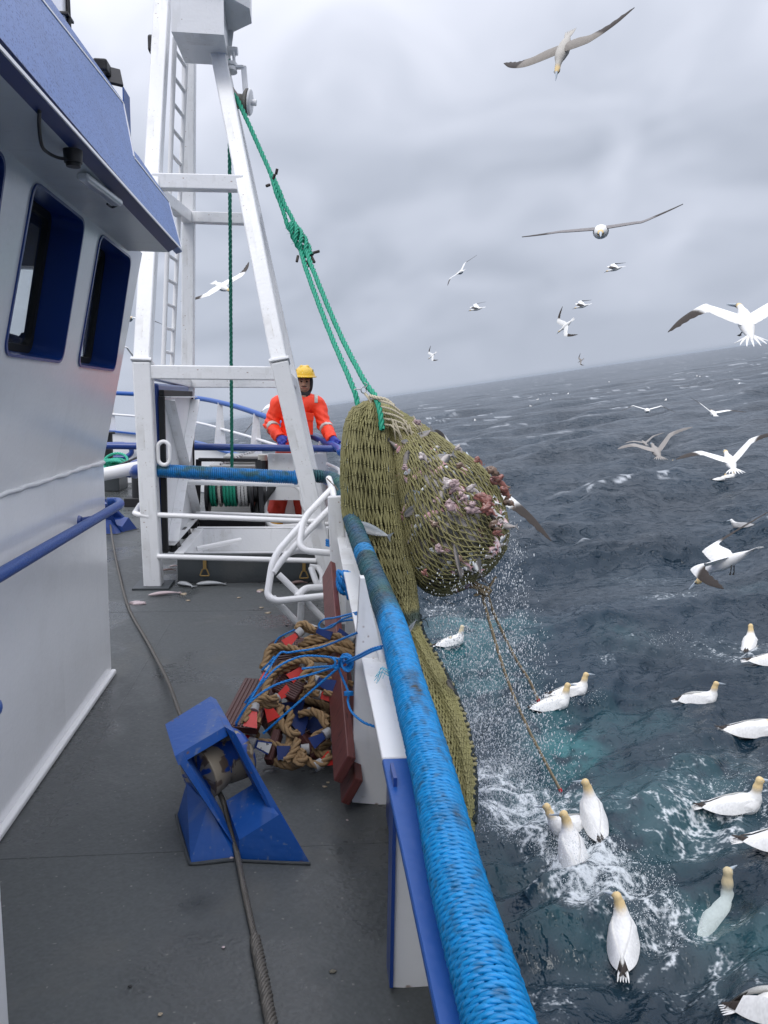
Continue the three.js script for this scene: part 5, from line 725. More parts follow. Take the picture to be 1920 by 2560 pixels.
  for (let i = 0; i < 150; i++) {
    const v = rr(.2, .85), a = Math.PI / 2 + rr(-1.15, 1.15), p = sack(v, a, v > .35 ? .955 : .92), c = sack(v, 0, 0); const out = p.clone().sub(c).normalize(); const k = i % 5 < 2 ? 0 : i % 5 < 4 ? 1 : 2;
    if (fbm3(p.x * 4, p.y * 4, p.z * 4, 2) < .40) continue;
    const q = new THREE.Quaternion().setFromUnitVectors(V3(0, 0, 1), out).multiply(new THREE.Quaternion().setFromAxisAngle(V3(0, 0, 1), rr(-2.6, 2.6))); const e = new THREE.Euler().setFromQuaternion(q);
    place([silver, pink, grey][k], p, [e.x, e.y, e.z], rr(.40, .78), ['small silver fish pressed behind the meshes of the bulging net', 'small pinkish fish pressed behind the meshes of the bulging net', 'dark grey fish pressed behind the meshes of the bulging net'][k], ['silver fish in the net', 'pink fish in the net', 'grey fish in the net'][k]);
  }
  // torn pink flesh and fish heads that hang out through the meshes
  const flap = (px, py, d, s, c, label, seed) => { s *= .58; d -= .015; const p = at(px, py, d), o = []; for (let k = 0; k < 3; k++) o.push(blob(V3(rr(-.02, .02) * s, rr(-.02, .02) * s, rr(-.01, .01)), rr(.02, .038) * s, rr(.014, .026) * s, rr(.010, .018) * s, 8, .45, 2.2, seed + k * 3).rotateZ(rr(-1, 1))); o.push(...spindle(.07 * s, .014 * s, .005 * s, 1).map(g => g.rotateZ(rr(-1.2, 0)).translate(.03 * s, -.02 * s, .004))); const g = merge(o); g.translate(p.x, p.y, p.z); paint(g, null, (x, y, z) => { const m = .6 + .8 * n3(x * 60, y * 60, z * 60); return c.map(q => q * m); }); const m = solo('fish_scrap', g, wet, label, 'fish scrap', 'fish scraps hanging from the net'); return m; };
  const PK = [.42, .30, .30], RD = [.30, .12, .095], BR = [.20, .13, .09], PL = [.52, .46, .44];
  [[1196, 1152, 4.80, 1.0, RD], [1228, 1178, 4.74, 1.6, BR], [1244, 1200, 4.8, 1.8, RD], [1258, 1212, 4.95, 1.3, BR], [1258, 1225, 4.9, 1.6, RD], [1270, 1252, 4.95, 1.4, BR], [1210, 1248, 4.6, 1.9, RD], [1216, 1270, 4.58, 1.8, RD], [1180, 1270, 4.56, 1.7, PK], [1135, 1215, 4.52, 1.5, PK], [1118, 1205, 4.53, 1.4, PL], [1180, 1220, 4.56, 1.3, PL], [1125, 1262, 4.5, 1.4, PK], [1155, 1240, 4.52, 1.2, PK], [1055, 1140, 4.62, 1.2, PL], [1145, 1120, 4.7, 1.0, PL], [1235, 1315, 4.62, 1.3, BR], [1240, 1330, 4.64, 1.2, RD], [1095, 1372, 4.55, 1.1, PK], [1145, 1395, 4.53, 1.2, BR], [1250, 1300, 4.75, 1.1, PL], [1010, 1170, 4.66, .9, PK], [1085, 1310, 4.5, 1.0, BR], [1040, 1055, 4.7, 1.0, PK], [1150, 1160, 4.6, 1.0, BR], [1060, 1430, 4.6, .8, RD]].forEach(([x, y, d, s, c], i) => flap(x, y, d, s, c, c === PK || c === PL ? 'pale pink scrap of fish poking out through the net meshes' : 'red brown scrap of fish poking out through the net meshes', i * 7));
  place(silver, at(927, 1324, 4.62), [0, 0, -.35], 1.3, 'silver fish sticking out of the left curtain of netting by the rail', null);
  place(grey, at(1126, 1712, 4.25), [.2, .4, -1.0], .35, 'tiny grey fish stuck low on the hanging strap of netting', null);
  place(silver, at(1026, 1570, 4.4), [.2, .4, .9], .6, 'small pale fish caught at the top of the hanging strap of netting', null);
  { const c = place(grey, at(1143, 1400, 4.5), [0, 0, -1.35], .62, 'thin long fish dangling tail-down below the middle of the sack', null); c.scale.set(.75, .30, .4); }
  // ------------------------------------------------ green hoisting strops
  const G1 = ropeGreen, top = at(588, 242, 6.28);
  const st = thing('hoisting_strop', 'green twisted hoisting rope with knotted splices from the sheave to the net', 'rope', at(780, 650, 5.85)); const S1 = .0195;
  part('single_part', rope(spl([at(600, 268, 6.45), at(585, 262, 6.38), at(581, 247, 6.30), at(586, 238, 6.25), at(600, 262, 6.24), at(640, 350, 6.16), at(683, 447, 6.05)]), S1, { pitch: .13 }), G1, st);
  part('splice', [rope(spl([at(676, 430, 6.06), at(690, 480, 6.0), at(700, 505, 5.99), at(712, 540, 5.95), at(722, 572, 5.93), at(734, 568, 5.92), at(736, 556, 5.93)]), .018, { pitch: .12 }), rope(spl([at(682, 440, 6.03), at(700, 480, 6.0), at(712, 512, 5.97), at(730, 545, 5.93), at(737, 570, 5.91), at(748, 600, 5.9)]), .018, { pitch: .12 }), rope(spl([at(680, 445, 6.08), at(694, 470, 6.04), at(705, 510, 6.02)]), .016, { pitch: .11 })], G1, st);
  { const o = []; for (let k = 0; k < 5; k++) { const pts = []; for (let i = 0; i <= 14; i++) { const t = i / 14, a = t * 5 + k * 1.257, p = at(mix(727, 772, t), mix(556, 640, t), mix(5.93, 5.86, t)), R = .020 + .022 * Math.sin(t * Math.PI * .95); pts.push(p.add(V3(Math.cos(a) * R, Math.cos(a) * R * .35, Math.sin(a) * R))); } o.push(rope(spl(pts), .0165, { pitch: .10 })); } part('knot', o, G1, st); const f = []; for (const [x, y, dx, dy] of [[683, 448, 4, -12], [690, 436, 3, -14], [674, 462, -8, 3], [784, 632, 14, -4], [778, 640, 8, 16], [745, 640, -3, 14], [768, 652, 6, 14]]) f.push(sweep(new THREE.LineCurve3(at(x, y, 5.86), at(x + dx, y + dy, 5.84)), .011, 4, 8)); part('whipped_end', f, mat([.05, .04, .035], .8), st); const w = []; for (let i = 0; i < 40; i++) { const t = rnd(), p = at(mix(727, 775, t) + rr(-14, 14), mix(556, 645, t), 5.88); w.push(sweepPts([p, p.clone().add(V3(rr(-.05, .03), rr(-.03, .01), rr(-.02, .02)))], () => .0012, 3)); } part('frayed_yarn', w, mat([.03, .25, .17], .8), st, true); }
  part('left_leg', rope(spl([at(752, 625, 5.87), at(768, 680, 5.75), at(820, 820, 5.4), at(880, 962, 5.03), at(893, 1004, 4.97), at(897, 1025, 4.95)]), S1, { pitch: .13 }), G1, st); part('right_leg', rope(spl([at(764, 622, 5.86), at(785, 680, 5.73), at(848, 830, 5.38), at(910, 950, 5.02), at(938, 990, 4.90), at(950, 1030, 4.83), at(955, 1075, 4.80)]), S1, { pitch: .13 }), G1, st);
}
// ---------------------------------------------------------------- white tube guard at the rail corner
{
  const c = thing('tube_guard', 'white bent-tube guard frame at the rail corner above the rope ladder', 'guard frame', at(745, 1560, 5.15)); const r = .0235;
  const tb = (pts, rad = .05, k = r) => part('tube', sweep(fillet(pts.map(p => at(...p)), rad), k, 90, 14), M.whitePipe, c);
  tb([[822, 1196, 5.75], [836, 1240, 5.5], [845, 1300, 5.35], [844, 1392, 5.3]], .12);
  tb([[829, 1222, 5.6], [757, 1298, 5.35], [746, 1376, 5.2], [842, 1384, 5.25]], .09);
  tb([[834, 1262, 5.5], [758, 1340, 5.3], [698, 1406, 5.15]], .06); tb([[756, 1308, 5.34], [683, 1392, 5.12], [668, 1490, 5.02], [690, 1503, 5.0], [812, 1490, 5.08]], .10);
  tb([[720, 1382, 5.16], [697, 1410, 5.12], [682, 1432, 5.08]], .05); tb([[696, 1436, 5.08], [760, 1498, 5.1], [822, 1562, 5.15]], .05, .0225); tb([[682, 1494, 5.05], [752, 1566, 5.14]], .05, .0225); tb([[753, 1506, 5.08], [750, 1566, 5.14]], .05, .0225);
  tb([[742, 1492, 5.06], [762, 1470, 5.12], [812, 1468, 5.2]], .06); tb([[708, 1394, 5.2], [735, 1376, 5.35], [838, 1384, 5.6]], .08, .019);
  { const o = []; for (const a of [[828, 1206, 5.62], [842, 1262, 5.4]]) { const p = at(...a), pts = []; for (let i = 0; i <= 24; i++) { const t = i / 24 * 6.283; pts.push(p.clone().add(V3(Math.cos(t) * .032, -.03 * Math.cos(t), Math.sin(t) * .032))); } o.push(sweep(spl(pts), .004, 40, 6)); } o.push(sweep(spl([at(835, 1212, 5.55), at(860, 1245, 5.45), at(872, 1265, 5.3)]), .004, 20, 6), sweep(spl([at(845, 1262, 5.38), at(862, 1300, 5.3), at(876, 1325, 5.15)]), .004, 20, 6), sweep(spl([at(828, 1245, 5.4), at(833, 1290, 5.35), at(842, 1330, 5.3)]), .004, 20, 6)); solo('wire_tie', o, mat([.16, .12, .09], .6), 'thin rusty wire tied round the guard tube and the wrapped rail', 'wire'); }
  solo('shackle', [sweep(fillet([at(778, 1420, 5.5), at(790, 1455, 5.4), at(800, 1470, 5.4), at(808, 1440, 5.45), at(796, 1418, 5.5)], .05), .022, 40, 10), cyl(at(774, 1416, 5.5), at(802, 1420, 5.5), .02, .02, 10)], M.whitePipe, 'white painted shackle hanging beside the maroon plank at the hatch', 'shackle');
}
// ---------------------------------------------------------------- maroon spreader planks
{
  const pk = (a, b, label) => solo('spreader_plank', plank(a, b, .034, .115, .005, V3(.42, .9, 0)), M.maroon, label, 'plank');
  pk(at(862, 1925, 2.72), at(822, 1425, 4.55), 'long maroon plank nearer the deck side, laid on the rope ladder'); pk(at(880, 1980, 2.76), at(855, 1690, 3.55), 'shorter maroon plank squeezed between its neighbour and the white bracket');
}
// ---------------------------------------------------------------- pilot ladder heap
const manila = phy([.27, .175, .085], .85), lashM = phy([.004, .20, .56], .5);
{
  const dp = (y, k = 0) => mix(3.62, 3.08, clamp((y - 1560) / 350)) + k;
  const Z = (x, y, k = 0) => { const px = 560 + x / 3.16, py = 1400 + y / 3.16; return at(px, py, dp(py, k)); };   // traced on an enlargement of the heap
  const L = thing('rope_ladder', 'heaped pilot rope ladder with maroon steps, red and blue chocks and manila side ropes', 'rope ladder', at(720, 1915, 3.12).setY(0));
  const bl = phy([.006, .03, .16], .4), rd = phy([.56, .022, .014], .4), gy = mat([.32, .32, .32], .5), dkS = phy([.075, .022, .018], .45);
  const step = (a, b, w, up, t = .028) => { const s = part('step', beam(a, b, w, t, .004, up), dkS, L); const ax = b.clone().sub(a), n = V3(0, 1, 0); const z = ax.clone().normalize(), x = up.clone().cross(z).normalize(), y = z.clone().cross(x); for (let k = -4; k <= 4; k++) { const o = x.clone().multiplyScalar(k * w / 9.5).addScaledVector(y, t / 2 + .0015); part('rib', beam(a.clone().lerp(b, .02).add(o), b.clone().lerp(a, .02).add(o), w / 16, .005, .001, up), dkS, s); } };
  step(Z(110, 1345, -.16), Z(300, 960, .02), .155, V3(-.1, .75, .65)); step(Z(430, 960, -.12), Z(610, 1050, -.12), .10, V3(.2, .6, .7)); step(Z(420, 800, .02), Z(640, 770, .05), .12, V3(0, .8, .6)); step(Z(350, 1600, -.05), Z(425, 1360, -.08), .055, V3(1, 0, .3)); step(Z(620, 1390, .04), Z(740, 1560, .0), .05, V3(.7, .5, .5)); step(Z(330, 1330, .05), Z(560, 1200, .10), .11, V3(0, .7, .7)); step(Z(560, 1330, .1), Z(820, 1200, .16), .12, V3(0, .8, .5)); step(Z(420, 640, .14), Z(440, 1000, .1), .09, V3(-.6, .6, .5)); step(Z(500, 1100, .10), Z(840, 1080, .16), .12, V3(0, .6, .8)); step(Z(560, 700, .14), Z(1000, 700, .2), .13, V3(0, .9, .4)); step(Z(520, 1500, .12), Z(840, 1480, .18), .11, V3(0, .5, .8));
  // chocks: wedge-shaped blocks with a grey seizing at the thick rope end
  const chock = (x0, y0, x1, y1, w0, w1, m, k = -.12, lab) => { const a = Z(x0, y0, k), b = Z(x1, y1, k), z = b.clone().sub(a).normalize(), vv = a.clone().sub(CS).normalize(), x = z.clone().cross(vv).normalize(), y = vv.clone(); const pts = []; for (const [p, w] of [[a, w0], [b, w1]]) for (const s of [-1, 1]) for (const t of [0, .03]) pts.push(p.clone().addScaledVector(x, s * w / 2).addScaledVector(y, t)); const c = part('chock', boxUV(new ConvexGeometry(pts)), m, L); const q = a.clone().addScaledVector(z, -.012).addScaledVector(y, .012); part('seizing', cyl(q.clone().addScaledVector(z, -.018), q.clone().addScaledVector(z, .014), .021, .021, 14), gy, c); if (lab) part('label_plate', prism([a.clone().lerp(b, .12).addScaledVector(x, -w0 * .34), a.clone().lerp(b, .12).addScaledVector(x, w0 * .34), b.clone().addScaledVector(x, w1 * .38), b.clone().addScaledVector(x, -w1 * .38)].map(p => p.addScaledVector(y, -.0025)), .002, frame(a, x, z)), lab, c); return c; };
  chock(575, 590, 480, 668, .022, .05, rd); chock(612, 858, 520, 940, .02, .05, rd, -.16); chock(428, 1085, 520, 1020, .024, .05, rd, -.14); chock(232, 1195, 205, 1320, .03, .055, rd, -.26); chock(345, 1160, 395, 1262, .03, .055, rd, -.14); chock(205, 1390, 165, 1470, .03, .05, rd, -.1); chock(768, 1068, 850, 1085, .03, .04, rd, -.08); chock(770, 1605, 850, 1560, .026, .06, rd, -.1); chock(970, 1170, 985, 1240, .03, .05, rd, .0); chock(330, 890, 300, 960, .02, .03, rd, -.1);
  chock(728, 555, 850, 600, .022, .04, bl, -.05); chock(990, 612, 900, 560, .02, .03, bl, .0); chock(742, 955, 870, 1005, .028, .06, bl, -.12); chock(790, 1385, 690, 1450, .024, .05, bl, -.1); chock(655, 1230, 560, 1330, .022, .10, bl, -.02); chock(615, 1500, 420, 1525, .03, .055, bl, -.1); chock(430, 1150, 620, 1190, .02, .09, bl, .02); chock(620, 1290, 800, 1320, .05, .09, bl, .08);
  const label = mat([1, 1, 1], .5, { map: (() => { const c = document.createElement('canvas'); c.width = 128; c.height = 96; const g = c.getContext('2d'); g.fillStyle = '#c9c9c4'; g.fillRect(0, 0, 128, 96); g.fillStyle = '#222'; g.font = 'bold 26px sans-serif'; g.fillText('4', 12, 32); g.font = '14px sans-serif'; for (let i = 0; i < 4; i++) g.fillRect(36, 14 + i * 18, 60 + (i * 37 % 26), 5); const t = new THREE.CanvasTexture(c); t.colorSpace = THREE.SRGBColorSpace; t.wrapS = t.wrapT = THREE.RepeatWrapping; t.repeat.set(12, 16); return t; })() });
  chock(250, 1452, 365, 1490, .03, .05, bl, -.13, label);
  // side ropes in bights over the heap
  const rp = (pts, k = 0, R = .0165) => part('side_rope', rope(spl(pts.map(([x, y, q = 0]) => Z(x, y, k + q))), R, { pitch: .10, per: 9 }), manila, L);
  rp([[575, 545], [600, 510], [640, 505], [700, 545], [725, 552]], -.1); rp([[570, 560], [610, 540], [670, 555], [720, 560]], -.05); rp([[590, 680], [700, 645], [850, 610], [900, 600], [960, 640], [1040, 700]], -.02); rp([[300, 855], [330, 800], [350, 720], [400, 685], [520, 690], [620, 720], [800, 690], [1030, 740]], -.10); rp([[330, 830], [370, 750], [420, 720], [560, 725], [640, 745], [760, 700], [900, 655], [1030, 690]], -.06); rp([[760, 760], [880, 700], [960, 710], [1030, 750]], -.04);
  rp([[310, 1090], [335, 1000], [380, 900], [470, 830], [560, 800], [620, 790], [690, 830], [640, 900], [610, 950]], -.20); rp([[330, 1060], [360, 960], [420, 890], [520, 850], [600, 810], [640, 800], [680, 880], [690, 980], [640, 1020]], -.16); rp([[600, 800], [700, 780], [840, 790], [940, 800]], -.08); rp([[160, 1290], [200, 1170], [250, 1120], [320, 1090], [380, 1100], [420, 1080]], -.26, .015); rp([[270, 1300], [260, 1190], [300, 1140], [360, 1150], [430, 1130]], -.22, .015);
  rp([[450, 1150], [440, 1230], [470, 1320], [540, 1380], [590, 1360]], -.12); rp([[500, 1170], [530, 1230], [500, 1310], [520, 1400], [500, 1500]], -.09); rp([[690, 1190], [760, 1230], [800, 1300], [830, 1310]], -.10, .018); rp([[590, 1220], [660, 1205], [740, 1210], [830, 1260]], -.06); rp([[240, 1440], [340, 1435], [470, 1480], [540, 1500]], -.09, .014); rp([[580, 1420], [560, 1500], [510, 1570], [480, 1590]], -.15); rp([[540, 1480], [590, 1540], [640, 1560], [610, 1600], [560, 1590], [580, 1520], [640, 1530]], -.13, .018); rp([[630, 1560], [700, 1610], [760, 1620], [800, 1590], [840, 1550]], -.10); rp([[400, 1590], [470, 1620], [560, 1630], [600, 1600]], -.04); rp([[560, 1060], [650, 1045], [750, 1060]], -.10, .015); rp([[650, 930], [740, 930], [850, 940], [1020, 980]], -.04, .013); rp([[790, 1040], [860, 1060], [880, 1030]], -.1, .013); rp([[690, 1410], [740, 1370], [800, 1350]], -.08, .013); rp([[600, 1000], [640, 1040], [600, 1080], [560, 1060]], -.1); rp([[700, 1500], [780, 1540], [840, 1520]], -.02); rp([[260, 1420], [240, 1330], [180, 1240]], -.02);
  rp([[860, 900], [900, 1050], [880, 1200], [900, 1330]], .10); rp([[640, 640], [760, 600], [880, 640], [980, 800]], .12, .019); rp([[450, 900], [520, 1000], [640, 1100], [760, 1130], [840, 1180]], .10, .019); rp([[380, 1180], [480, 1330], [620, 1420], [760, 1440]], .08, .019); rp([[500, 760], [600, 880], [760, 900], [880, 880]], .12, .019); rp([[350, 1000], [420, 1100], [440, 1240], [400, 1360]], .10, .019); rp([[720, 1100], [800, 1180], [760, 1300], [820, 1400]], .12, .019);
  rp([[720, 1560], [780, 1480], [840, 1440]], .06); rp([[420, 1290], [400, 1400], [430, 1500]], .02);
}
// ---------------------------------------------------------------- bright blue lashings
{
  const Z = (x, y, d) => at(560 + x / 3.16, 1400 + y / 3.16, d); const R = .0047;
  const l1 = thing('ladder_lashing', 'bright blue lashing rope crossing over the heaped rope ladder to the bracket', 'rope', Z(940, 820, 2.95));
  const ln = pts => part('strand', rope(spl(pts.map(p => Z(...p))), R, { pitch: .05, per: 8 }), lashM, l1);
  ln([[95, 1310, 2.86], [110, 1260, 2.84], [200, 1120, 2.86], [420, 760, 2.98], [520, 730, 3.0], [760, 690, 3.05], [1050, 575, 2.75]]); ln([[165, 1130, 2.9], [250, 1030, 2.9], [420, 850, 2.95], [600, 765, 3.0], [760, 760, 2.98], [900, 780, 2.9], [965, 800, 2.83]]); ln([[95, 1290, 2.84], [200, 1130, 2.84], [400, 990, 2.88], [700, 900, 2.9], [880, 840, 2.85], [960, 805, 2.82]]); ln([[310, 1370, 2.86], [480, 1220, 2.84], [720, 1010, 2.85], [880, 870, 2.83], [950, 810, 2.82]]); ln([[615, 860, 2.95], [740, 845, 2.95], [880, 835, 2.88], [950, 815, 2.82]]); ln([[960, 800, 2.8], [1050, 760, 2.72], [1160, 705, 2.6], [1250, 680, 2.54]]); ln([[970, 815, 2.8], [1060, 775, 2.7], [1170, 720, 2.58], [1245, 695, 2.53]]);
  ln([[895, 830, 2.84], [930, 920, 2.84], [970, 1010, 2.82], [985, 1060, 2.78], [980, 1120, 2.74], [1010, 1200, 2.66], [1100, 1280, 2.58], [1200, 1320, 2.54], [1330, 1385, 2.48]]); ln([[300, 870, 3.05], [370, 800, 3.05], [400, 760, 3.06]]); ln([[400, 660, 3.5], [440, 610, 3.5], [560, 550, 3.45]]); ln([[850, 770, 2.84], [880, 800, 2.83], [870, 850, 2.83], [900, 850, 2.83]]);
  { const o = []; for (let k = 0; k < 4; k++) { const c = Z(950 + k * 8, 806 + rr(-8, 8), 2.80), pts = []; for (let i = 0; i <= 16; i++) { const t = i / 16 * 6.283; pts.push(c.clone().add(V3(Math.cos(t) * .02, Math.sin(t) * .026, Math.sin(t + k) * .018))); } o.push(rope(spl(pts), R, { pitch: .05 })); } for (let k = 0; k < 3; k++) { const c = Z(985, 1045 + k * 10, 2.76), pts = []; for (let i = 0; i <= 12; i++) { const t = i / 12 * 6.283; pts.push(c.clone().add(V3(Math.cos(t) * .014, Math.sin(t * 1) * .006, Math.sin(t) * .014))); } o.push(rope(spl(pts), R, { pitch: .05 })); } part('hitch_knot', o, lashM, l1); }
  const l2 = thing('upper_lashing', 'bright blue looped lashing behind the top of the maroon plank', 'rope', Z(900, 500, 3.6)); const l2n = pts => part('strand', rope(spl(pts.map(p => Z(...p))), R, { pitch: .05, per: 8 }), lashM, l2);
  l2n([[1060, 410, 3.3], [980, 430, 3.4], [880, 455, 3.5], [790, 470, 3.6], [750, 510, 3.62], [770, 545, 3.6], [850, 530, 3.5], [930, 470, 3.4], [1060, 425, 3.3]]); l2n([[1060, 470, 3.32], [950, 480, 3.4], [860, 510, 3.5], [780, 550, 3.6], [700, 585, 3.7]]);
  const l3 = thing('rail_lashing', 'bright blue coil and bow knot tied around the white rail post', 'rope', Z(980, 200, 4.3)); const W = .0105;
  for (let k = 0; k < 9; k++) part('turn', rope(spl([Z(862, 150 + k * 13, 4.6), Z(905, 148 + k * 13 - k * 3, 4.25), Z(960, 150 + k * 10, 4.18), Z(1020, 140 + k * 8, 4.2), Z(1085, 118 + k * 7, 4.3)]), W, { pitch: .06 }), lashM, l3);
  { const o = []; for (let k = 0; k < 4; k++) { const pts = []; for (let i = 0; i <= 16; i++) { const t = i / 16 * 6.283, c = Z(965, 180, 4.12); pts.push(c.add(V3(Math.cos(t + k) * .045, Math.sin(t) * .06, .02 * Math.sin(t * 2 + k)))); } o.push(rope(spl(pts), W, { pitch: .06 })); } o.push(rope(spl([Z(970, 190, 4.1), Z(985, 240, 4.08), Z(1005, 300, 4.08), Z(985, 305, 4.08), Z(965, 230, 4.08)]), W, { pitch: .06 }), rope(spl([Z(980, 170, 4.1), Z(1030, 210, 4.1), Z(1068, 272, 4.1)]), W * .8, { pitch: .06 })); part('bow_knot', o, lashM, l3); }
  const l4 = thing('post_lashing', 'two short bands of blue rope round the guard post under the cross rail', 'rope', at(826, 1362, 5.55)); for (const [x, y, d] of [[824, 1350, 5.55], [824, 1356, 5.55], [824, 1362, 5.55], [856, 1350, 5.3], [856, 1357, 5.3], [856, 1364, 5.3]]) part('turn', rope(spl([at(x - 8, y, d), at(x, y + 2, d - .04), at(x + 8, y + 1, d)]), W, { pitch: .06 }), lashM, l4);
}
// ---------------------------------------------------------------- gannets
const plume = phy([1, 1, 1], .75, { vertexColors: true, sheen: .15 });
const billM = mat([.42, .48, .53], .45), lineM = mat([.015, .015, .017], .5), footM = mat([.03, .03, .03], .6);
const WHT = [.78, .78, .76], BUFF = [.73, .55, .28], BLK = [.035, .027, .022];
// one continuous body from tail to crown: spine points carry half-widths and half-heights
function bodySweep(sp, headFrom, head = BUFF, back = WHT, sides = 16) {
  const cv = spl(sp.map(s => V3(...s[0]))), n = 44, P = [], W = [], Hh = []; for (let i = 0; i <= n; i++) { const t = i / n; P.push(cv.getPoint(t)); W.push(pline(sp.map(s => [s[1]]), t)[0]); Hh.push(pline(sp.map(s => [s[2]]), t)[0]); }
  const F = frames(P), pos = [], idx = [], col = []; P.forEach((p, i) => { const t = i / n, side = V3(1, 0, 0), up = F.T[i].clone().cross(side).normalize(); if (up.y < 0 && Math.abs(F.T[i].y) < .8) up.negate(); const hd = sst(headFrom - .07, headFrom + .05, t); for (let k = 0; k <= sides; k++) { const a = k / sides * 2 * Math.PI, nz = 1 + .03 * (n3(p.x * 40 + k, p.z * 40, i) - .5); const q = p.clone().addScaledVector(side, Math.cos(a) * W[i] * nz).addScaledVector(up, Math.sin(a) * Hh[i] * nz); pos.push(q.x, q.y, q.z); const m = .93 + .12 * n3(q.x * 50, q.y * 50, q.z * 50); col.push(mix(back[0], head[0], hd) * m, mix(back[1], head[1], hd) * m, mix(back[2], head[2], hd) * m); } });
  const w = sides + 1; for (let i = 0; i < n; i++) for (let k = 0; k < sides; k++) { const a = i * w + k; idx.push(a, a + 1, a + w, a + 1, a + w + 1, a + w); }
  let g = new THREE.BufferGeometry(); g.setAttribute('position', new THREE.Float32BufferAttribute(pos, 3)); g.setAttribute('color', new THREE.Float32BufferAttribute(col, 3)); g.setIndex(idx); g = mergeVertices(g, 1e-5); g.computeVertexNormals(); return g;
}
// a feathered sheet: rows of chord stations from root to tip, each feather of the trailing edge its own finger
function sheet(st, colf, th = .010, teeth = 0) {
  const rows = 40, cols = 10, pos = [], col = [], idx = []; const keys = st[0].length;
  for (const s of [1, -1]) for (let i = 0; i <= rows; i++) { const t = i / rows, q = pline(st, t); const L = V3(q[0], q[1], q[2]), T = V3(q[3], q[4], q[5]); const tooth = teeth ? (1 - .16 * teeth * sst(.45, .8, t) * Math.abs(Math.sin(t * 34)) - .04 * Math.abs(Math.sin(t * 60))) : 1; for (let k = 0; k <= cols; k++) { const c = k / cols, p = L.clone().lerp(T, c * (k === cols ? tooth : Math.min(tooth, 1))); const h = th * (1 - t * .75) * Math.sqrt(c) * (1 - c) * 2.2 + .0012; p.y += s * h + .012 * Math.sin(c * Math.PI) * (1 - t); pos.push(p.x, p.y, p.z); const cc = colf(t, c); const m = .9 + .2 * n3(t * 40, c * 30, s); col.push(cc[0] * m, cc[1] * m, cc[2] * m); } }
  const w = cols + 1, half = (rows + 1) * w; for (let s = 0; s < 2; s++) for (let i = 0; i < rows; i++) for (let k = 0; k < cols; k++) { const a = s * half + i * w + k; s ? idx.push(a, a + w, a + 1, a + 1, a + w, a + w + 1) : idx.push(a, a + 1, a + w, a + 1, a + w + 1, a + w); }
  for (let i = 0; i < rows; i++) for (const k of [0, cols]) { const a = i * w + k, b = half + a; idx.push(a, b, a + w, b, b + w, a + w); }
  const g = new THREE.BufferGeometry(); g.setAttribute('position', new THREE.Float32BufferAttribute(pos, 3)); g.setAttribute('color', new THREE.Float32BufferAttribute(col, 3)); g.setIndex(idx); g.computeVertexNormals(); return g;
}
const addP = (par, name, g, m) => { const o = new THREE.Mesh(Array.isArray(g) ? merge(g) : g, m); o.name = name; o.castShadow = o.receiveShadow = true; par.add(o); return o; };
// head details: bill, black lores and gape line, eye; h = head centre, d = facing direction (unit)
function headKit(par, h, d, open = 0) {
  const up = V3(0, 1, 0).addScaledVector(d, -d.y).normalize(), s = d.clone().cross(up);
  const cone = (a, b, r0, sq) => { const g = new THREE.CylinderGeometry(r0 * .12, r0, a.distanceTo(b), 10); g.rotateX(Math.PI / 2); g.scale(.8, sq, 1); return orient(g, a, b, up); };
  const b0 = h.clone().addScaledVector(d, .036), b1 = b0.clone().addScaledVector(d, .128).addScaledVector(up, -.014);
  addP(par, 'upper_bill', cone(b0.clone().addScaledVector(up, .004), b1.clone().addScaledVector(up, open * .3), .0235, 1), billM); addP(par, 'lower_bill', cone(b0.clone().addScaledVector(up, -.010), b1.clone().addScaledVector(up, -.006 - open), .016, .8), billM);
  for (const k of [-1, 1]) { addP(par, 'face_line', beam(h.clone().addScaledVector(s, k * .036).addScaledVector(d, .016).addScaledVector(up, -.004), b0.clone().addScaledVector(s, k * .0125).addScaledVector(d, .020), .006, .010, .002, up), lineM); addP(par, 'eye', new THREE.SphereGeometry(.0075, 10, 8).translate(...h.clone().addScaledVector(s, k * .039).addScaledVector(d, .008).addScaledVector(up, .009).toArray()), mat([.30, .42, .45], .2)); }
}
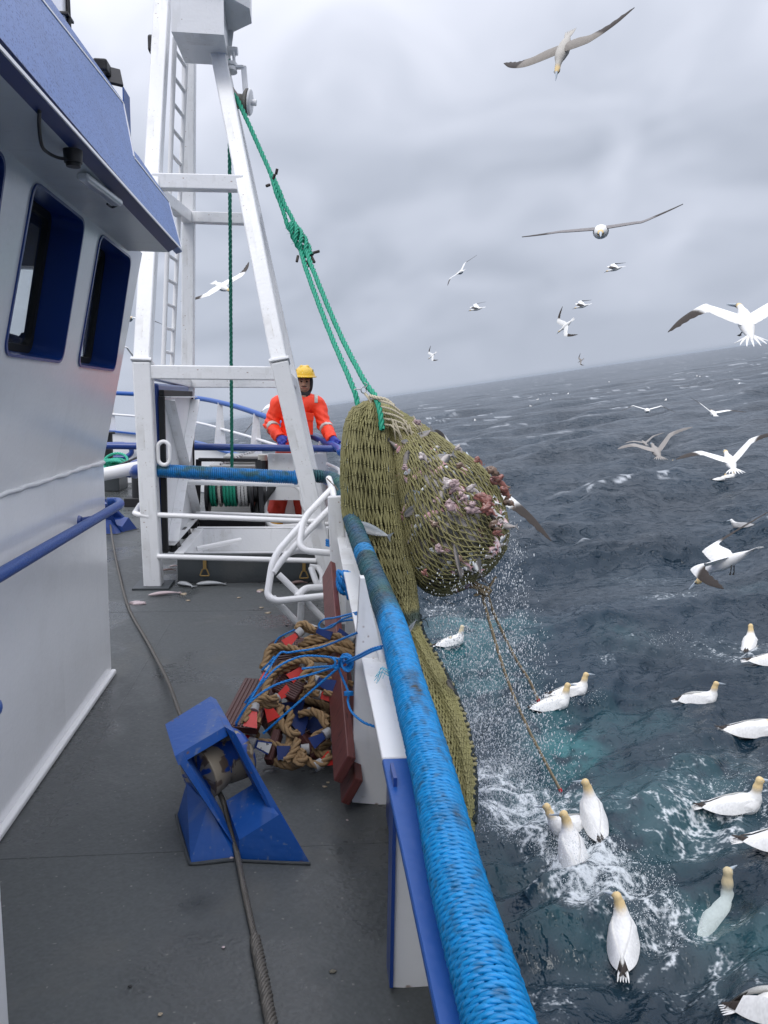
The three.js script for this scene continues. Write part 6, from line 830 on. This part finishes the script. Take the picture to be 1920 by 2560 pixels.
// swimming: faces -z; neck = [forward lean, height, turn of the head in degrees]
function swimmer(name, { neckH = .30, turn = 0, wingUp = 0, headCol = BUFF, back = WHT, rear = 0, open = 0, tipCol = BLK, noHead = false } = {}) {
  const g = new THREE.Group(); g.name = name; const q = rear;
  const a = turn * D, hx = -Math.sin(a), hz = -Math.cos(a), N0 = V3(0, .155 + rear * .02, -.235), N1 = V3(hx * .01, .13 + neckH * .62, -.268 + hz * .004), hh = V3(hx * .032, .135 + neckH, -.272 + hz * .032), d = V3(hx, -.06, hz).normalize();
  const ell = (q, c, rx, ry, rz) => { const x = (q.x - c.x) / rx, y = (q.y - c.y) / ry, z = (q.z - c.z) / rz, l = Math.hypot(x, y, z); return (l - 1) * Math.min(rx, ry, rz) * (l < 1 ? 1 : .9); };
  const cB = V3(0, .072, -.045), f1 = hh.clone().addScaledVector(d, .038).add(V3(0, -.004, 0));
  const bodyG = mesh3(q => { let s = ell(q, cB, .142, .106, .225); s = smin(s, cap(q, V3(0, .085, .10), V3(0, .112, .33), .075, .018), .08); s = smin(s, cap(q, V3(0, .09, -.15), N0, .104, .060), .08); s = smin(s, cap(q, N0, N1, .056, .045), .05); s = smin(s, cap(q, N1, hh, .046, .041), .04); return smin(s, cap(q, hh, f1, .040, .021), .03) + .004 * (n3(q.x * 55, q.y * 40, q.z * 40) - .5); }, V3(-.17, -.06, -.42), V3(.17, .22 + neckH, .40), 54);
  paint(bodyG, null, (x, y, z) => { const k = sst(.13 + neckH * .30, .13 + neckH * .80, y) * (z < -.12 ? 1 : 0), m = .93 + .12 * n3(x * 50, y * 50, z * 50); return [mix(back[0], headCol[0], k) * m, mix(back[1], headCol[1], k) * m, mix(back[2], headCol[2], k) * m]; });
  addP(g, 'body', bodyG, plume); headKit(g, hh, d, open);
  for (const k of [-1, 1]) {
    const u = wingUp; const st = [[k * .066, .168, -.20, k * .138, .065, -.16], [k * .098, .178, -.10, k * .162, .040, .03], [k * .080, .172 + u * .06, .07, k * .142, .045, .19], [k * .048, .158 + u * .10, .19, k * .108, .075, .31], [k * .014, .142 + u * .10, .30, k * .055, .105, .40]];
    const w = addP(g, 'wing', sheet(st, () => back, .016, 0), plume); const tip = [[k * .045, .130 + u * .09, .24, k * .070, .100, .28], [k * .010, .128 + u * .05, .36, k * .038, .108, .40], [-k * .035, .122, .47, -k * .028, .118, .485]]; addP(w, 'wing_tip', sheet(tip, () => tipCol, .004, 1), plume);
  }
  const tf = []; for (let k = -2; k <= 2; k++) tf.push(sheet([[k * .008 - .012, .098, .30, k * .008 + .012, .098, .30], [k * .020 - .012, .085, .42, k * .020 + .012, .085, .42], [k * .026 - .003, .078, .50, k * .026 + .003, .078, .50]], () => back, .003)); addP(g, 'tail', tf, plume);
  return g;
}
// flying: faces -z; wings given by a half-span outline with a bend at the wrist, lifted by inner and outer angles
function flyer(name, { inner = 12, outer = -4, sweep = .10, fold = 1, innerR, outerR, sweepR, foldR, headDown = 0, turn = 0, under = null, tailFan = .5, brown = false, feet = false, open = 0, tips = 1, tone = null } = {}) {
  const g = new THREE.Group(); g.name = name; const back = tone || (brown ? [.30, .28, .26] : WHT); const hy = -headDown;
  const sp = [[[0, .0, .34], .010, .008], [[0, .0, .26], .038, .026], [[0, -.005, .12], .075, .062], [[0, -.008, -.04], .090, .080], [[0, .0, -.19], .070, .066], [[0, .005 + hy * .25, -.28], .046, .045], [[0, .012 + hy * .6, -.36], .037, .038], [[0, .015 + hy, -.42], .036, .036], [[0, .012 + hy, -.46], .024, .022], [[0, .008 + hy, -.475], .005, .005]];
  addP(g, 'body', bodySweep(sp, .70, brown ? back : BUFF, back), plume);
  headKit(g, V3(0, .014 + hy, -.425), V3(-Math.sin(turn * D), -.05 - headDown * 1.2, -Math.cos(turn * D)).normalize(), open);
  for (const k of [-1, 1]) {
    const In = (k > 0 && innerR !== undefined ? innerR : inner) * D, Out = (k > 0 && outerR !== undefined ? outerR : outer) * D, sw = k > 0 && sweepR !== undefined ? sweepR : sweep, fo = k > 0 && foldR !== undefined ? foldR : fold;
    const A = .40 * fo, B = .46 * fo; const pt = (s, z) => { const a = Math.min(s, 1), b = Math.max(s - 1, 0); const y = Math.sin(In) * A * a + Math.sin(Out) * B * b, x = .055 + Math.cos(In) * A * a + Math.cos(Out) * B * b; return [k * x, .025 + y, z]; };
    const st = [[...pt(0, -.15), ...pt(0, .09)], [...pt(.4, -.19 - sw * .3), ...pt(.4, .04)], [...pt(.8, -.225 - sw * .5), ...pt(.8, -.04 - sw * .2)], [...pt(1, -.235 - sw * .5), ...pt(1, -.06 - sw * .2)], [...pt(1.35, -.19 + sw * .3), ...pt(1.35, -.03 + sw * .4)], [...pt(1.7, -.10 + sw * 1.1), ...pt(1.7, .035 + sw * 1.2)], [...pt(2, .04 + sw * 1.9), ...pt(2, .055 + sw * 1.95)]];
    const cf = (t, c) => { const b = sst(.56, .62, t + (c - .5) * .12) * tips, u = under || back; return [mix(u[0], BLK[0], b), mix(u[1], BLK[1], b), mix(u[2], BLK[2], b)]; };  // under: wing colour with the shade of its underside put in
    addP(g, 'wing', sheet(st, cf, .016, 1), plume);
  }
  const tf = []; for (let k = -3; k <= 3; k++) { const a = k * .16 * tailFan; tf.push(sheet([[k * .006 - .014, -.002, .24, k * .006 + .014, -.002, .24], [Math.sin(a) * .16 + k * .004 - .015, -.004, .34, Math.sin(a) * .16 + k * .004 + .015, -.004, .34], [Math.sin(a) * .24 + k * .006 - .004, -.006, .24 + .22 * Math.cos(a), Math.sin(a) * .24 + k * .006 + .004, -.006, .24 + .22 * Math.cos(a)]], () => back, .003)); } addP(g, 'tail', tf, plume);
  if (feet) for (const k of [-1, 1]) addP(g, 'foot', [cyl(V3(k * .03, -.06, .06), V3(k * .045, -.13, .02), .008, .007, 8), new ConvexGeometry([V3(k * .045, -.13, .02), V3(k * .045 - .03, -.17, -.01), V3(k * .045 + .03, -.17, -.01), V3(k * .045, -.18, .0), V3(k * .045, -.13, .03)])], footM);
  return g;
}
// place a bird by the pixel where its body is seen, its depth, and its turn against the view (degrees)
const camQ = camera.quaternion.clone();
function fly(b, px, py, d, rot, label, { s = 1, group, cat = 'gannet' } = {}) { const o = b; o.name = numbered(o.name); o.position.copy(atW(px, py, d)); o.quaternion.copy(camQ).multiply(new THREE.Quaternion().setFromUnitVectors(V3(0, 0, -1), camDir(px, py).normalize())).multiply(new THREE.Quaternion().setFromEuler(new THREE.Euler(rot[0] * D, rot[1] * D, rot[2] * D, 'YXZ'))); o.scale.setScalar(s); scene.add(o); tag(o, label, cat, group); return o; }
// afloat: heading in degrees against the view's ground direction (0 = swimming away, 90 = to the right)
const AHEAD = Math.atan2(-(onSea(960, 1600).x), -(onSea(960, 1600).z)) ;
function float(b, px, py, hd, label, { s = 1, dip = 0, pitch = 0, roll = 0, cat = 'gannet' } = {}) {
  let p = onSea(px, py); for (let i = 0; i < 6; i++) p = onSea(px, py, eta(p.x, p.z, .02)); const v = Math.atan2(-p.x, -p.z); const o = b; o.name = numbered(o.name); o.position.copy(p); o.position.y -= .045 * s + dip; o.quaternion.setFromEuler(new THREE.Euler(pitch * D, v - hd * D, roll * D, 'YXZ')); o.scale.setScalar(s); scene.add(o); tag(o, label, cat); return o;
}
// ---- on the water
float(swimmer('gannet', { neckH: .19, turn: 62, rear: 1, wingUp: .2 }), 1557, 2352, 4, 'nearest white gannet seen from behind, buff head turned left, black crossed wing tips', { s: 0.88, pitch: 8 });
float(swimmer('gannet', { neckH: .21, turn: 78, rear: 1.3, wingUp: .2 }), 1432, 2132, -6, 'white gannet from behind in the middle of the splash, head turned down-left', { s: 0.92, pitch: 14 });
float(swimmer('gannet', { neckH: .24, turn: -35, rear: .5 }), 1432, 2068, 74 + 180, 'gannet half hidden behind another in the splash, dark bill pointing left', { s: 0.85 });
float(swimmer('gannet', { neckH: .21, turn: 70, rear: 1.6 }), 1483, 2040, -8, 'upright white gannet in the splash, buff head facing left, above the others', { s: 0.86, pitch: 20 });
float(swimmer('gannet', { neckH: .23, turn: 0, open: .012 }), 1838, 2018, 74, 'white gannet swimming right at the right edge, bill open over foam', { s: 0.9, roll: 0 });
float(swimmer('gannet', { neckH: .21, wingUp: .5 }), 1750, 1752, 76, 'gannet swimming right alone in open water with raised wing tips', { s: 0.8 });
float(swimmer('gannet', { neckH: .20 }), 1380, 1765, 70, 'gannet swimming right beside the shorter draw rope, in front of its companion', { s: 0.92 });
float(swimmer('gannet', { neckH: .20 }), 1428, 1732, 74, 'gannet swimming right just behind another by the draw ropes', { s: 0.85 });
float(swimmer('gannet', { neckH: .19, rear: .5 }), 1874, 1612, 10, 'gannet seen from behind near the right edge, buff neck upright', { s: 0.85, pitch: 6 });
float(swimmer('gannet', { neckH: .20 }), 1935, 1655, 80, 'white back of a gannet cut off by the right edge, upper one', { s: 0.95 });
float(swimmer('gannet', { neckH: .10 }), 1892, 1830, 82, 'broad white gannet at the right edge with dark tail pointing left', { s: 1.05 });
float(swimmer('gannet', { neckH: .2 }), 1965, 2108, 76, 'pale tail and dark wing tips of a gannet cut off at the right edge', { s: 1.0 });
float(swimmer('gannet', { neckH: .2, wingUp: .8 }), 1950, 2524, 70, 'white gannet cut off at the lower right corner, tail to the left', { s: .85 });
float(swimmer('gannet', { neckH: .2, headCol: [.70, .60, .40] }), 1128, 1608, 68, 'small pale gannet swimming right beside the hanging net', { s: 0.85 });
float(swimmer('gannet', { neckH: .16, headCol: [.66, .60, .46] }), 1096, 1630, 80, 'gannet mostly hidden by the hanging strap of netting', { s: 0.85 });
float(swimmer('gannet', { neckH: .22 }), 1672, 1164, 72, 'small buff-headed gannet riding a wave in the far middle water', { s: 0.72 });
float(swimmer('gannet', { neckH: .16 }), 1800, 1199, 78, 'left bird of a close pair floating on a far wave', { s: 0.7 });
float(swimmer('gannet', { neckH: .20, turn: -20 }), 1822, 1193, 82, 'right bird of a close pair floating on a far wave', { s: 0.72 });
float(swimmer('fulmar', { neckH: .13, headCol: WHT, back: [.34, .34, .34], tipCol: [.10, .10, .10] }), 1854, 1316, -80, 'grey backed white headed gull-like bird resting on the water', { s: 0.8, cat: 'seabird' });
// one under the surface: only its head breaks the water
float(swimmer('gannet', { neckH: .27, headCol: [.55, .46, .28], back: [.44, .50, .48], tipCol: [.38, .44, .42] }), 1785, 2265, 34, 'gannet half submerged with its pale body blurred under the water', { s: .95, dip: .150, pitch: 4, cat: 'gannet' });
// far white specks
[[1344, 999], [1377, 1000], [1398, 1010], [1327, 1016], [1188, 1052], [1523, 955], [1743, 941], [1750, 942], [1825, 931], [1847, 961], [1664, 1001], [1362, 1064], [1420, 985]].forEach(([x, y]) => { const b = swimmer('distant_seabird', { neckH: .16, headCol: WHT }); float(b, x, y, rr(-90, 90), 'tiny white seabird floating far off on the dark water', { s: rr(.7, 1.0), cat: 'seabird' }); b.userData.group = 'tiny seabirds floating far off'; });
// ---- in the air: rot = [pitch, yaw, roll]
fly(flyer('gannet', { inner: 6, outer: -3, innerR: 10, outerR: -6, sweep: .08, under: [.22, .20, .175], headDown: .06, tone: [.44, .42, .38] }), 1408, 122, 10.0, [-28, 168, -19], 'gannet with painted underside shade soaring at the top with its head pointing down');  // shade of the underside is painted into wing and body colour
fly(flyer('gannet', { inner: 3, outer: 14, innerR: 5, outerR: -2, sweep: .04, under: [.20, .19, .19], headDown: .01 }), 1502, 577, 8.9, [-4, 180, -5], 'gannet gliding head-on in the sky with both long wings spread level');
fly(flyer('gannet', { inner: 12, outer: -10, sweep: .10 }), 1152, 680, 32, [-10, 20, 42], 'small white gannet high over the net banking with one wing up');
fly(flyer('gannet', { inner: 30, outer: -18, sweep: .12 }), 1540, 672, 36, [-14, 75, 8], 'small gannet right of centre sky with black wing tip hanging');
fly(flyer('gannet', { inner: 30, outer: -10, sweep: .12 }), 1194, 772, 42, [-12, 72, 12], 'small gannet flying left of the sky middle with bent wings');
fly(flyer('gannet', { inner: 34, outer: -20, sweep: .12 }), 1458, 765, 40, [-14, 75, 10], 'small gannet above another bird near the horizon, wing tip down');
fly(flyer('gannet', { inner: 6, outer: 2, sweep: .12 }), 1416, 813, 34, [-40, 70, 62], 'small gannet near the horizon banking with wings upright');
fly(flyer('gannet', { inner: 6, outer: 2, sweep: .12 }), 1082, 888, 66, [-40, 70, 60], 'tiny gannet low over the horizon by the net');
fly(flyer('gannet', { brown: true, inner: 6, outer: 2 }), 1453, 901, 95, [-30, 60, 70], 'tiny dark seabird just above the horizon', { cat: 'seabird' });
fly(flyer('gannet', { inner: 14, outer: -12, innerR: 24, outerR: -6, sweep: .05, headDown: .05, turn: 50, tailFan: 1.8, feet: true, open: .01 }), 1866, 808, 9.0, [34, 14, 0], 'large gannet braking at the right edge with fanned tail and hanging feet');
fly(flyer('gannet', { inner: 8, outer: -2, sweep: .10 }), 553, 716, 17, [-12, 205, -30], 'gannet gliding behind the gantry beside the green rope');
fly(flyer('gannet', { inner: 6, outer: -10, sweep: .12, foldR: .35 }), 712, 1000, 13.5, [18, -12, 36], 'white gannet partly hidden behind the man in orange');
fly(flyer('gannet', { inner: 16, outer: 24, sweep: .06, fold: .92 }), 1168, 1234, 6.2, [42, 0, -50], 'gannet behind the net with only its two dark-tipped wings showing', { s: .92 });
fly(flyer('gannet', { inner: 16, outer: -24, sweep: .06 }), 1618, 1026, 25, [2, 4, -2], 'gannet skimming the water flying away with drooping dark wing tips');
fly(flyer('gannet', { inner: 40, outer: 36, innerR: 4, outerR: 0, sweep: .08 }), 1784, 1034, 24, [10, 10, 0], 'gannet low over the water with left wing raised in a V');
fly(flyer('fulmar', { brown: true, inner: 8, outer: 8, innerR: 52, outerR: 48, tips: .3, tailFan: 1.2 }), 1641, 1130, 14.5, [22, 14, -2], 'grey-brown seabird taking off with wings in a wide V', { s: .85, cat: 'seabird' });
fly(flyer('fulmar', { brown: true, inner: 4, outer: 2, innerR: 36, outerR: 34, tips: .3 }), 1612, 1108, 26, [12, 14, 0], 'smaller grey seabird just behind the brown one', { s: .75, cat: 'seabird' });
fly(flyer('gannet', { inner: 14, outer: 6, innerR: 44, outerR: 36, sweep: .06, tailFan: 1.2 }), 1826, 1156, 13.0, [24, 12, 2], 'white gannet flying away low at the right with its right wing raised');
fly(flyer('gannet', { inner: -4, outer: -58, innerR: 46, outerR: 24, sweep: .04, sweepR: .22, headDown: .10, feet: true }), 1816, 1404, 9.4, [-24, 66, 0], 'gannet diving left with yellow head down and brown wing folded below');
fly(flyer('gannet', { inner: 12, outer: -16, sweep: .08, innerR: 30 }), 352, 912, 16, [0, 190, 18], 'gannet passing behind the left gantry leg');
fly(flyer('gannet', { inner: 6, outer: -8, sweep: .08 }), 322, 796, 20, [0, 190, 8], 'faint gannet wing beside the wheelhouse edge');
// ---------------------------------------------------------------- spray and drips (drops thrown by the net and the birds)
{
  const drop = new THREE.IcosahedronGeometry(1, 1), wm = phy([.82, .86, .88], .25, { ior: 1.33, clearcoat: .4 }), L = []; const put = (p, r, st = 1) => L.push([p, r, st]);
  const gauss = () => (rnd() + rnd() + rnd() - 1.5) * .8;
  for (let i = 0; i < 9000; i++) { const t = Math.pow(rnd(), .9), sx = rr(0, 1); const x = mix(1060, 1285, sx) + t * rr(20, 190) + gauss() * 40, y = mix(1470, 1310, sx) + t * 640 + gauss() * 60; if (x < 1055 + (y - 1480) * .22) continue; const q = atW(x, y, rr(4.4, 5.8)); put(q, rr(.0010, .0028) * (rnd() > .95 ? 1.6 : 1), rr(1.5, 3.6)); }
  const burst = (px, py, n, R, up) => { const c = onSea(px, py, eta(onSea(px, py).x, onSea(px, py).z)); for (let i = 0; i < n * 2.6; i++) { const a = rr(0, 6.283), q = Math.sqrt(rnd()) * R; put(V3(c.x + Math.cos(a) * q, c.y + Math.pow(rnd(), 2.2) * up, c.z + Math.sin(a) * q), rr(.0010, .0036), rr(.8, 2.4)); } };
  burst(1240, 1960, 900, .55, .40); burst(1330, 2060, 900, .45, .35); burst(1180, 1850, 600, .55, .35); burst(1470, 2170, 900, .40, .28); burst(1560, 2230, 700, .5, .22); burst(1400, 2110, 500, .35, .25); burst(1620, 2300, 350, .5, .12); burst(1130, 1600, 350, .7, .3); burst(1870, 1990, 160, .5, .1); burst(1660, 1590, 90, .5, .08); burst(1450, 1740, 120, .4, .06);
  const m = new THREE.InstancedMesh(drop, wm, L.length), o = new THREE.Object3D(); L.forEach(([p, r, st], i) => { o.position.copy(p); o.scale.set(r, r * st, r); o.rotation.set(rr(-.3, .3), 0, rr(-.5, .2)); o.updateMatrix(); m.setMatrixAt(i, o.matrix); });
  m.name = 'water_spray'; m.userData = { kind: 'stuff', label: 'white drops of water falling from the net and splashing round the birds', category: 'spray' }; m.castShadow = m.receiveShadow = true; scene.add(m);
}
// ---------------------------------------------------------------- small litter on the deck
{
  const sil = phy([.42, .44, .45], .3, { clearcoat: .5 }), dkf = phy([.16, .10, .09], .4, { clearcoat: .4 }), pale = phy([.50, .40, .40], .4, { clearcoat: .4 }), scr = mat([.38, .31, .22], .7);
  const F = (px, py, L, h, yaw, m, label) => { const p = onY(px, py, .0), g = sweepPts(Array.from({ length: 16 }, (_, i) => V3((i / 15 - .5) * L, .012 * Math.sin(i / 15 * 3), 0)), t => Math.max(.002, h * Math.pow(Math.sin(Math.PI * Math.pow(t, .75) * .96 + .06), .8)), 10); const S = new THREE.Shape(); S.moveTo(0, 0); S.lineTo(L * .18, h * 1.2); S.lineTo(L * .12, 0); S.lineTo(L * .18, -h * 1.2); const q = thing('deck_fish', label, 'fish', V3(p.x, .0, p.z)); q.rotation.y = yaw; const b = new THREE.Mesh(g.scale(1, .65, 1).translate(0, h * .6, 0), m); b.name = 'fish_body'; const t = new THREE.Mesh(new THREE.ExtrudeGeometry(S, { depth: .004, bevelEnabled: false }).rotateX(-Math.PI / 2).translate(L * .44, h * .45, 0), m); t.name = 'tail_fin'; for (const o of [b, t]) { o.castShadow = o.receiveShadow = true; q.add(o); } };
  F(463, 1466, .17, .026, -.7, sil, 'silver fish lying slanted against the dark hatch coaming'); F(525, 1464, .21, .026, .05, sil, 'long silver fish lying flat along the foot of the hatch coaming'); F(408, 1489, .22, .022, .35, pale, 'pinkish fish on the deck right of the gantry foot'); F(420, 1428, .11, .014, .1, dkf, 'small reddish fish between the gantry foot and the hatch'); F(436, 1418, .09, .012, .2, pale, 'smallest pink fish at the left corner of the hatch'); F(745, 1461, .12, .022, .3, dkf, 'dark fish under the hatch clamp behind the tube guard');
  const sc = (px, py, s, m, label) => { const p = onY(px, py, .0); solo('fish_scrap', blob(V3(p.x, .003, p.z), .022 * s * (py > 1950 ? .45 : 1), .006 * s * (py > 1950 ? .5 : 1), .018 * s * (py > 1950 ? .45 : 1), 7, .5, 2, px), m, label, 'fish scrap'); };
  sc(346, 1509, 2.4, pale, 'pale flatfish piece lying against the wire on the deck'); sc(459, 1486, 1.2, scr, 'tan scrap just below the silver fish by the hatch'); sc(470, 1502, .8, scr, 'tan scrap on the deck between gantry foot and hatch'); sc(652, 1477, 1.4, scr, 'tan scrap beside the hatch near the tube guard'); sc(648, 1480, 1, pale, 'pale scrap next to a tan one near the tube guard'); sc(597, 1495, .7, scr, 'thin tan scrap on the open deck below the hatch'); sc(654, 1520, .7, scr, 'small tan scrap between the hatch and the rope ladder'); sc(670, 1533, .9, scr, 'tan scrap left of the rope ladder top'); sc(812, 1968, .9, scr, 'tan scrap on deck left of the maroon plank end'); sc(820, 1958, .7, scr, 'smaller tan scrap by the maroon plank end'); sc(868, 2052, .5, pale, 'white speck of scrap below the maroon planks'); sc(559, 2370, .5, pale, 'white speck right of the wire in the near deck'); sc(400, 2538, .6, scr, 'orange-tan scrap at the bottom edge of the deck'); sc(325, 2468, .5, mat([.02, .02, .02], .6), 'black speck on the near deck left of the wire'); sc(717, 1565, .5, mat([.02, .02, .02], .6), 'black speck above the rope ladder'); sc(580, 2147, .7, pale, 'pale scrap pinched by the wire under the fairlead'); sc(832, 2430, .9, mat([.14, .13, .10], .8), 'faint grease mark lump near the bulwark foot'); sc(512, 2140, .4, pale, 'tiny pale scrap by the left foot of the fairlead');
}
// ---------------------------------------------------------------- put everything aboard on the rolling ship, and render
for (const o of aboard) o.applyMatrix4(SHIP);
const renderer = new THREE.WebGLRenderer({ antialias: true });
renderer.setSize(768, 1024); renderer.toneMapping = THREE.LinearToneMapping; renderer.toneMappingExposure = EXPOSURE; renderer.shadowMap.enabled = true;
renderer.render(scene, camera);
